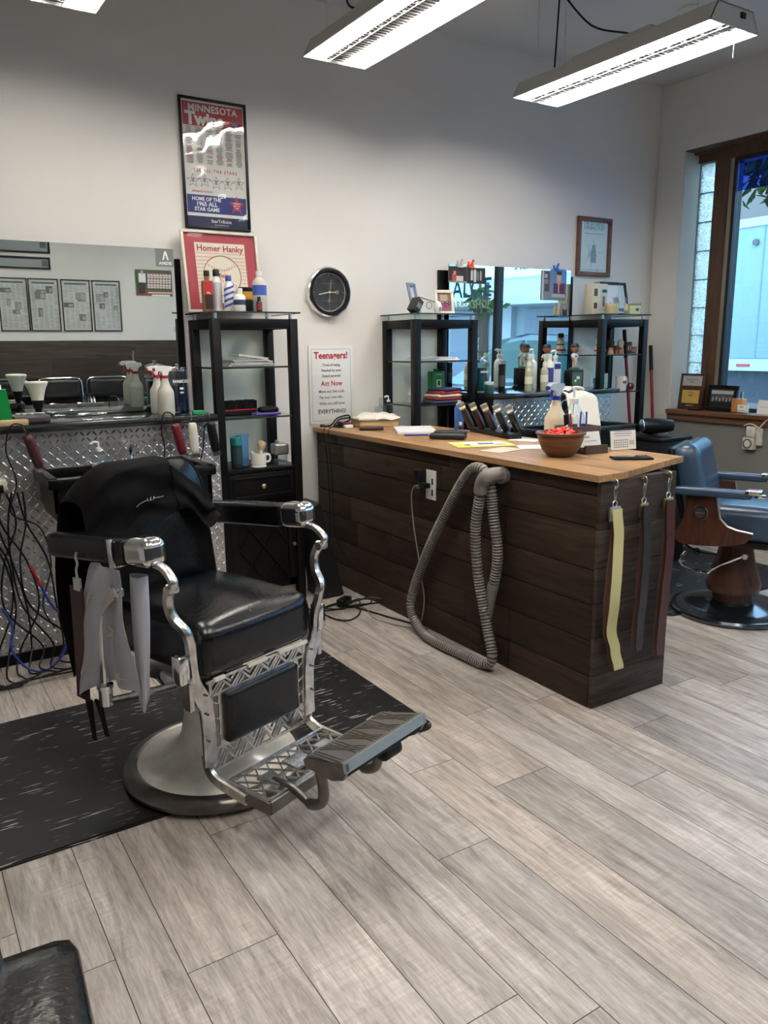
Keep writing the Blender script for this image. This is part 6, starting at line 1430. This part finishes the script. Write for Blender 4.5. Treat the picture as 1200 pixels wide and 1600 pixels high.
bottle('shampoo_bottle', 'pale green translucent tall bottle behind the leftmost yellow one', (3.66, 3.93, Z), .235, .027, mat('pale_green_gel', srgb(200, 212, 188), .15, trans=.35), OFFW, .5, .14, P(206, 214, 200), (.3, .6), group=G_)
bottle('shampoo_bottle', 'white pump bottle at the back, above the pale green one', (3.735, 3.98, Z), .265, .030, WHITEP, WHITEP, .4, .22, pump=True, group=G_)
bottle('shampoo_bottle', 'small yellow bottle in front, left of the white and navy bottle', (3.672, 3.80, Z), .185, .025, YLG, OFFW, .5, .15, P(216, 216, 196), (.3, .55), group=G_)
bottle('shampoo_bottle', 'white bottle with navy vertical label, fourth from the left in front', (3.745, 3.83, Z), .235, .027, WHITEP, OFFW, .5, .13, P(60, 64, 130), (.22, .62), group=G_)
bottle('lotion_pump', 'large white pump bottle with navy square emblem, rightmost of the bottles', (3.845, 3.88, Z), .255, .036, P(222, 214, 208), WHITEP, .42, .2, P(44, 54, 120), (.52, .66), sq=True, pump=True, group=G_)
# towel heap and towel over sink
MB(mat('white_terry', srgb(228, 222, 208), .9)).grid(lambda u, v: (-.09+.18*u, -.06+.12*v, .004+.02*(1-(2*u-1)**4)*(1-(2*v-1)**4)+.004*math.sin(15*u+6*v)), 18, 14).build('face_cloth', None, (3.77, 3.72, Z), R(10), 'small white cloth lying on the right station in front of the bottles', 'cloth')
def tw2(u, v):
    x = -.12+.24*u+.015*math.sin(4*v); 
    if v < .4: return (x, -.10+.10*(v/.4)-.02, -.17+.22*(v/.4)+.01*math.sin(8*u))
    k = (v-.4)/.6; return (x, -.02+.16*k, .05-.03*k*k+.035*math.sin(k*PI)+.01*math.sin(9*u+3*v))
MB(mat('white_terry', srgb(228, 222, 208), .9)).grid(tw2, 20, 24, .008).build('bath_towel', None, (3.57, 3.40, 1.045), R(-14), 'white towel draped over the headrest at the right station sink', 'towel').scale = (.86, .86, .9)
t = thing('basin_headrest', 'black padded head support standing behind the white towel at the right sink', 'headrest', (3.63, 3.44, .8965)); MB(BPLASTIC).rbox((0, 0, .085), (.28, .07, .17), .03, 6).build('pad', t)
t = thing('hair_dryer_cart', 'black cabinet cart between the right sink and the corner shelf tower', 'cart', (4.17, 3.30, 0), R(0)); MB(BMATTE).box((0, 0, .40), (.30, .34, .80), None, .01).build('cart_body', t); MB(BPLASTIC).box((0, 0, .812), (.31, .35, .02), None, .004).build('cart_top', t);
t = thing('hair_dryer', 'black hair dryer lying on the cart below the corner shelf tower', 'hair dryer', (4.17, 3.26, .885), R(-30)); MB(BPLASTIC).tube([(-.11, 0, 0), (-.09, 0, 0), (.03, 0, 0), (.08, 0, 0)], [.045, .050, .046, .036], 20).tube([(-.03, 0, -.02), (-.04, .02, -.04), (-.05, .08, -.045)], .017, 10, 3).build('dryer_body', t); MB(SILVERF).lathe([(.04, 0), (.044, .01), (0, .012)], seg=20).build('rear_grille', t, (-.11, 0, 0), rot=(0, R(-90), 0))
t = thing('plastic_bag', 'crumpled pale plastic bag beside the hair dryer on the cart', 'bag', (4.255, 3.36, .823)); rn = random.Random(3)
MB(mat('crinkled_plastic', srgb(206, 206, 196), .3, trans=.3, bump=(30, .6, .01))).grid(lambda u, v: ((.055+.012*math.sin(9*u*6.28))*math.cos(2*PI*u)*math.sin(PI*(.12+.88*v)), (.055+.012*math.sin(7*u*6.28))*math.sin(2*PI*u)*math.sin(PI*(.12+.88*v)), .09*(1-v)+.006*math.sin(40*u)), 32, 14).build('bag_body', t)
t = thing('photo_cube', 'small black-framed photo standing on the right station under the figurine', 'picture frame', (3.985, 3.87, Z)); MB(BPLASTIC).box((.06, .03, .062), (.125, .06, .124), None, .003).m(P(72, 84, 70)).box((.06, -.001, .062), (.095, .001, .09)).m(P(206, 210, 206)).box((.07, -.0018, .07), (.03, .0006, .02)).box((.045, -.0018, .05), (.02, .0006, .015)).m(P(60, 110, 50)).box((.06, -.0018, .035), (.08, .0006, .014)).build('photo_box', t)
def figurine(label, loc, s_=1., back=False):
    t = thing('bobblehead', label, 'figurine', loc, R(10 if not back else 150), group='bobblehead figurines'); SKIN = P(150, 96, 66, .3)
    MB(P(46, 100, 50)).lathe([(.034*s_, 0), (.034*s_, .008*s_), (.028*s_, .012*s_), (0, .012*s_)], seg=20).build('base', t)
    b = MB(P(222, 220, 214, .3))
    for sx in (-1, 1): b.tube([(sx*.012*s_, 0, .012*s_), (sx*.012*s_, 0, .035*s_), (sx*.009*s_, 0, .062*s_)], [.006*s_, .007*s_, .010*s_], 10)
    b.rbox((0, 0, .080*s_), (.044*s_, .026*s_, .046*s_), .011*s_, 5)
    for sx in (-1, 1): b.tube([(sx*.020*s_, 0, .097*s_), (sx*.032*s_, -.004*s_, .078*s_)], [.009*s_, .008*s_], 10)
    b.m(P(150, 40, 50)).box((0, -.0135*s_, .084*s_), (.026*s_, .001, .006*s_)); b.m(SKIN)
    for sx in (-1, 1): b.tube([(sx*.032*s_, -.004*s_, .078*s_), (sx*.030*s_, -.012*s_, .058*s_)], [.006*s_, .006*s_], 8)
    b.m(P(186, 140, 90)).tube([(-.028*s_, -.016*s_, .07*s_), (-.020*s_, -.022*s_, .014*s_)], [.003*s_, .006*s_], 8); b.build('body', t)
    b = MB(SKIN).lathe([(0, 0), (.014*s_, .002*s_), (.025*s_, .018*s_), (.027*s_, .034*s_), (.022*s_, .05*s_), (0, .058*s_)], (0, 0, .106*s_), 20)
    b.rbox((0, -.026*s_, .130*s_), (.007*s_, .008*s_, .010*s_), .003*s_, 3)
    for sx in (-1, 1): b.rbox((sx*.027*s_, 0, .132*s_), (.006*s_, .010*s_, .014*s_), .003*s_, 3)
    b.m(PAPER)
    for sx in (-1, 1): b.box((sx*.009*s_, -.0255*s_, .138*s_), (.006*s_, .003*s_, .004*s_))
    b.m(P(120, 50, 46)).box((0, -.0245*s_, .117*s_), (.011*s_, .003*s_, .002*s_)); hd = b.build('head', t)
    MB(P(30, 32, 48, .4)).lathe([(.0275*s_, 0), (.028*s_, .010*s_), (.020*s_, .024*s_), (0, .028*s_)], (0, 0, .142*s_), 20).prism([(-.020*s_, -.016*s_), (.020*s_, -.016*s_), (.014*s_, -.042*s_), (-.014*s_, -.042*s_)], .144*s_, .147*s_).build('cap', hd)
    return t
figurine('bobblehead figurine in a white baseball uniform and dark cap on the photo box', (4.045, 3.90, Z+.1255), 1.05)
figurine('bobblehead figurine with a dark cap seen from behind, by the mirror above the bottles', (3.93, 4.05, Z+.13), 1.0, True)
MB(BPLASTIC).box((0, 0, .065), (.07, .07, .13), None, .004).build('black_box', None, (3.93, 4.05, Z), 0, 'plain black box under the turned-away figurine', 'box')

# ================================================================== corner shelf tower
zt = 1.6055
t = thing('printed_tin', 'tall cream tin with a printed baseball picture on the corner tower', 'tin', (4.36, 4.02, zt), R(-6)); b = MB(P(202, 198, 176, .4)).box((0, 0, .105), (.135, .09, .21), None, .004).m(P(150, 150, 140)).cyl((0, 0, .21), (0, 0, .225), .022); b.m(P(70, 66, 58)).box((-.042, -.046, .15), (.03, .001, .05)).box((-.042, -.046, .06), (.03, .001, .04)).m(P(176, 190, 186)).box((.03, -.046, .10), (.06, .001, .15)).m(P(120, 84, 70)).box((.03, -.047, .09), (.02, .001, .07)).m(P(60, 70, 60)).box((.035, -.047, .16), (.04, .001, .02)); b.build('tin_body', t)
pframe('black-framed white certificate leaning behind the bottle on the corner tower', (4.50, 4.10, zt), .30, .245, (R(-12), 0, 0), BPLASTIC, [(0, 0, 1, 1, P(226, 228, 232)), (.3, .12, .85, .22, P(70, 84, 130)), (.5, .3, .72, .55, P(150, 160, 176)), (.35, .25, .45, .4, P(170, 176, 190))], 'certificate_frame')
t = thing('glass_bottle', 'empty clear decanter bottle with small label on the corner tower', 'bottle', (4.535, 3.95, zt)); MB(CLEARP).lathe([(.040, 0), (.045, .006), (.047, .07), (.040, .11), (.018, .145), (.014, .20), (.016, .205), (.016, .22)], seg=28).build('glass', t); MB(P(216, 204, 150)).box((.012, -.045, .05), (.035, .004, .045), None, .001).build('label_print', t)
def tub_(label, loc, r, h, m_, lm): 
    t = thing('small_tub', label, 'tub', loc, group='tins and tubs on the corner tower'); MB(m_).lathe([(r*.95, 0), (r, .003), (r, h*.72)], seg=24).build('body', t); MB(lm).lathe([(r*1.05, h*.72), (r*1.05, h*.97), (0, h)], seg=24).build('lid', t)
tub_('wide cream tub, leftmost in front of the tin', (4.395, 3.90, zt), .045, .075, P(196, 180, 140), P(206, 192, 156)); tub_('dark green glass tub behind the clear bottle', (4.49, 3.97, zt), .035, .055, P(46, 60, 46, .2), P(60, 70, 56))
o = MB(P(206, 200, 150)).box((0, 0, .032), (.10, .06, .064), None, .003).m(P(60, 90, 60)).box((.02, -.031, .035), (.03, .001, .02)).m(P(120, 140, 100)).box((0, 0, .068), (.104, .064, .008)).build('small_carton', None, (4.64, 3.93, zt), R(-5)); tag(o, 'small yellow-green carton right of the clear bottle', 'carton')
tub_('grey-green lower tin of the stacked pair at the right', (4.715, 3.96, zt), .034, .042, P(110, 130, 120), P(160, 170, 160)); tub_('pale upper tin of the stacked pair at the right', (4.715, 3.96, zt+.0425), .033, .04, P(190, 196, 180), P(120, 130, 120))
zs1, zs2 = 1.605-.278+.001, 1.605-.539+.001
t = thing('snowman_figurine', 'snowman-like white figurine with black hat and red band on the upper shelf', 'figurine', (4.36, 3.96, zs1)); MB(P(222, 214, 206, .4)).lathe([(0, 0), (.036, .004), (.042, .03), (.030, .06), (.024, .066), (.030, .085), (.024, .11), (0, .122)], seg=24).m(P(176, 44, 40)).lathe([(.043, .022), (.0435, .034)], seg=24).lathe([(.027, .062), (.029, .072)], seg=24).m(P(40, 34, 34)).lathe([(.034, .118), (.034, .122), (.022, .124), (.022, .15), (0, .152)], seg=20).box((-.01, -.029, .092), (.005, .004, .005)).box((.01, -.029, .092), (.005, .004, .005)).build('body', t)
for k, (x, lb, bc_, hc) in enumerate(((4.47, 'shaving brush with dark hair and cream handle on the upper corner shelf', P(190, 150, 110), P(50, 40, 36)), (4.57, 'amber-handled shaving brush at the right of the upper corner shelf', P(160, 84, 34, .2), P(196, 186, 170)), (4.525, 'small brown jar between the two shaving brushes', P(120, 60, 30, .2), P(60, 50, 46)))):
    t = thing('shaving_brush' if k < 2 else 'small_jar', lb, 'brush' if k < 2 else 'jar', (x, 3.96, zs1)); MB(bc_).lathe([(.020, 0), (.020, .02), (.013, .03), (.016, .045), (0, .045)], seg=18).build('handle' if k < 2 else 'body', t); MB(hc).lathe([(.014, .044), (.024, .065), (.026, .085), (.016, .10), (0, .104)] if k < 2 else [(.02, .045), (.02, .06), (0, .061)], seg=18).build('bristles' if k < 2 else 'lid', t)
for x, lb, m_, w_, h_ in ((4.615, 'tiny dark face photo on the upper corner shelf, right of the amber brush', P(50, 44, 44), .05, .085), (4.675, 'small wide print of faces on the upper corner shelf', P(110, 70, 66), .085, .05)):
    o = MB(m_).box((0, 0, h_/2), (w_, .012, h_), None, .002).m(P(186, 140, 120)).box((-.01, -.0065, h_*.5), (w_*.25, .001, h_*.4)).box((w_*.22, -.0065, h_*.5), (w_*.2, .001, h_*.4)).build('small_photo', None, (x, 3.92+.02*(x > 4.65), zs1), 0); tag(o, lb, 'photo')
t = thing('postcard', 'pale green card with a ribbon badge on the lower shelf of the corner tower', 'card', (4.34, 4.02, zs2)); b = MB(P(176, 200, 196)).box((.09, 0, .062), (.18, .003, .12)); b.m(P(70, 100, 110)).lathe([(0, 0), (.018, 0), (.018, .001), (0, .001)], (.035, -.0, 0), 14) if False else None
b.m(P(70, 100, 110)).box((.04, -.0022, .075), (.030, .0008, .034)).box((.036, -.0022, .04), (.010, .0008, .035)).box((.048, -.0022, .04), (.010, .0008, .035)).m(P(70, 90, 92)); b.text('Air', .030, FACE_S(.115, -.002, .085), .0001, .02); b.text('Blue Ribbon', .017, FACE_S(.112, -.002, .050), .0001, .02); b.build('card_face', t)
t = thing('white_mug', 'white ceramic mug with brown print on the lower shelf of the corner tower', 'mug', (4.585, 3.95, zs2)); MB(CER).lathe([(.034, 0), (.038, .006), (.040, .10), (.036, .10), (.034, .01), (0, .01)], seg=28).m(P(130, 90, 60)).box((-.005, -.039, .06), (.03, .004, .02)).build('body', t); MB(CER).tube([(.038, 0, .085), (.062, 0, .08), (.062, 0, .035), (.038, 0, .028)], .006, 8, 5).build('handle', t)
t = thing('round_ornament', 'small dark red round ornament right of the white mug', 'ornament', (4.665, 3.93, zs2)); MB(P(90, 36, 40, .3)).lathe([(0, 0), (.02, .004), (.028, .026), (.02, .048), (0, .054)], seg=20).build('body', t)
o = MB(P(150, 130, 90)).box((0, 0, .045), (.075, .01, .09), None, .002).m(P(86, 60, 40)).box((0, -.006, .045), (.055, .001, .07)).build('small_brown_frame', None, (4.56, 4.09, zs2), 0); tag(o, 'small brown framed card behind the white mug', 'picture frame')

# brooms in the corner
for x0, x1, y0, y1, zt_, lb in ((4.80, 4.86, 4.13, 3.98, 1.505, 'red-handled mop leaning behind the corner shelf tower'), (5.075, 5.02, 4.10, 3.92, 1.385, 'red-handled broom with black grip leaning in the window corner')):
    t = thing('broom', lb, 'broom', (0, 0, 0), group='red-handled brooms in the corner'); d = Vector((x1-x0, y1-y0, -(zt_-.12)))
    p0 = Vector((x0, y0, zt_)); MB(P(150, 36, 46, .35)).cyl(p0+d*.14, p0+d, .012, seg=12).build('handle', t); MB(BPLASTIC).cyl(p0, p0+d*.15, .015, seg=12).build('grip', t); e_ = p0+d; MB(BMATTE).box((e_.x, e_.y, .085), (.24, .05, .05), None, .01).span((e_.x-.12, e_.y-.03, .002), (e_.x+.12, e_.y+.03, .065)).build('broom_head', t)
# ================================================================== window sill
Z = .9025
def faceW(y): return R(-90)
t = thing('award_plaque', 'walnut award plaque with silver and gold plates at the left end of the window sill', 'plaque', (5.235, 3.93, Z), rot=(0, R(6), 0)); rw = lambda x, y, z: TR(x, y, z) @ Matrix.Rotation(R(-90), 4, 'Z') @ Matrix.Rotation(R(90), 4, 'X')
b = MB(WALNUT).box((0, -.10, .135), (.016, .215, .27), None, .003); b.build('board', t)
b = MB(P(176, 174, 168, .35)).box((-.0085, -.10, .215), (.001, .17, .075)).m(P(198, 166, 84, .35)).box((-.0085, -.10, .095), (.001, .15, .10)).m(P(60, 50, 40)); b.text('2026', .020, rw(-.0095, -.10, .105), .0001, .02); b.text('Certificate', .012, rw(-.0095, -.10, .128), .0001, .01); b.text('Best Barber Shop', .014, rw(-.0095, -.10, .225), .0001, .01); b.text('Winner', .014, rw(-.0095, -.10, .205), .0001, .02); b.m(P(206, 196, 176)); b.text('KENNETH', .014, rw(-.0088, -.10, .027), .0001, .02); b.build('engraved_plates', t)
t = thing('landscape_photo', 'black-framed black and white landscape photo on the window sill', 'picture frame', (5.25, 3.70, Z), rot=(0, R(9), 0)); b = MB(BPLASTIC)
for a1, a2 in (((-.008, -.245, 0), (.008, 0, .028)), ((-.008, -.245, .162), (.008, 0, .19)), ((-.008, -.028, .028), (.008, 0, .162)), ((-.008, -.245, .028), (.008, -.217, .162))): b.span(a1, a2, .002)
b.build('frame', t); b = MB(P(70, 70, 72)).span((-.002, -.22, .025), (.006, -.02, .165)).m(P(176, 178, 178)).span((-.003, -.21, .125), (-.002, -.03, .15)).m(P(20, 20, 22)).span((-.003, -.21, .03), (-.002, -.03, .07)).m(P(150, 152, 152))
for k in range(6): b.box((-.0032, -.05-.028*k, .085+.006*(k % 2)), (.001, .012, .028))
b.build('photo', t)
t = thing('pen_block', 'light wooden pen block holding pens on the window sill', 'pen holder', (5.24, 3.42, Z)); MB(wood_mat('honey_wood', srgb(176, 120, 60), srgb(212, 160, 96), (8, 8, 3), .4)).box((0, 0, .05), (.05, .09, .10), None, .004).build('block', t)
for k, (y, m_) in enumerate(((3.435, P(40, 60, 150)), (3.41, P(50, 50, 60)), (3.395, P(180, 190, 196)))): MB(m_).cyl((0, 0, 0), (0, 0, .05), .004, seg=8).build('pen', None, (5.24, y, Z+.1005), 0, ['blue pen in the wooden pen block on the sill', 'dark pen in the middle of the sill pen block', 'pale pen at the right of the sill pen block'][k], 'pen')
t = thing('card_holder', 'clear holder of white business cards on the window sill', 'card holder', (5.20, 3.36, Z), R(-8)); MB(CLEARP).box((0, 0, .012), (.03, .10, .022), None, .002).build('holder', t); MB(PAPER).box((0, 0, .032), (.012, .088, .052)).m(P(90, 90, 110)).box((-.0065, .01, .045), (.001, .03, .006)).build('cards', t)
t = thing('desk_calendar', 'white calendar card on the window sill at the right edge', 'calendar', (5.22, 3.20, Z), R(-5)); b = MB(PAPER).box((0, 0, .05), (.004, .13, .10), Matrix.Rotation(R(8), 4, 'Y')).m(P(180, 150, 160)).box((-.006, 0, .05), (.0006, .10, .002)); b.build('calendar_card', t)
MB(BPLASTIC).rbox((0, 0, .006), (.06, .09, .012), .004, 4).build('small_black_tray', None, (5.17, 3.73, Z), 0, 'flat black tray in front of the landscape photo on the sill', 'tray')
# outlet timer on the grey wall
t = thing('outlet_timer', 'white plug-in timer and cable on the grey wall under the window sill', 'timer', (5.165, 3.24, .70)); MB(OFFW).box((-.025, .01, .0), (.05, .085, .085), None, .008).m(P(90, 94, 92)).tube([(-.051, .01+.03*math.cos(a), .03*math.sin(a)) for a in [i*PI/10 for i in range(20)]], .005, 6, closed=True).m(OFFW).cyl((-.05, .01, 0), (-.056, .01, 0), .022, seg=20).build('dial_body', t)
MB(OFFW).box((-.02, -.0, .085), (.04, .07, .075), None, .006).m(P(206, 204, 198)).cyl((-.04, .01, .085), (-.045, .01, .085), .018).build('upper_body', t); MB(OFFW).box((-.012, -.055, .05), (.024, .045, .12), None, .004).build('outlet_plate', t)
MB(OFFW).tube([(-.05, -.03, .04), (-.06, -.05, .08), (-.05, -.09, .14), (-.055, -.15, .19), (-.06, -.25, .19)], .0045, 8, 6).tube([(-.045, .05, .125), (-.05, 0, .14), (-.05, -.06, .12), (-.05, -.09, .06), (-.04, -.09, .02)], .004, 8, 6).build('cable', t)

# ================================================================== floor clutter by the wall
t = thing('folded_case', 'black studded leather case leaning between the shelf tower and the plank counter', 'case', (1.985, 3.86, 0)); LB = mat('black_case', srgb(24, 24, 26), .4)
MB(LB).prism([(-.06, .54), (-.02, .56), (.12, .01), (-.02, .01)], -.11, .07, 'y').build('case_body', t)
b = MB(CHROME)
for k in range(6): b.lathe([(0, 0), (.005, 0), (.004, .003), (0, .004)], (0, 0, 0), 8) if False else b.box((.008+.022*k, -.112, .44-.085*k), (.007, .004, .007))
b.build('studs', t)
rn = random.Random(31)
def cord(label, pts, r=.004, m_=BPLASTIC, name='floor_cord'):
    o = MB(m_).tube(pts, r, 7, 8).build(name); tag(o, label, 'cord', 'black cords on the floor by the counter'); return o
for k in range(4):
    cx, cy = 1.93+.05*k, 3.58-.03*k; pts = []
    for i in range(13): a = i*.62+k; pts.append((cx+(.10+.02*math.sin(3*a+k))*math.cos(a), cy+(.055+.015*math.cos(2*a))*math.sin(a), .008+.010*k+.006*math.sin(2*a)))
    cord(['tangled black cord nearest the barber chair', 'second tangled cord of the floor heap', 'third tangled cord of the floor heap', 'top cord of the floor heap, nearest the plank counter'][k], pts)
cord('long black cord running along the floor from the heap to the hose', [(2.03, 3.55, .008), (2.08, 3.40, .006), (2.12, 3.25, .006), (2.16, 3.12, .006), (2.17, 3.02, .006)], .0045)
cord('black cord loop on the floor below the heap', [(1.80, 3.70, .008), (1.84, 3.56, .008), (1.86, 3.42, .007), (1.90, 3.36, .007), (1.97, 3.38, .007), (2.04, 3.46, .008), (2.07, 3.56, .008)])
t = thing('plug_block', 'black power brick lying in the cord heap on the floor', 'power adapter', (2.02, 3.60, .001), R(30)); MB(BPLASTIC).rbox((0, 0, .022), (.10, .05, .042), .01, 4).build('brick_body', t)
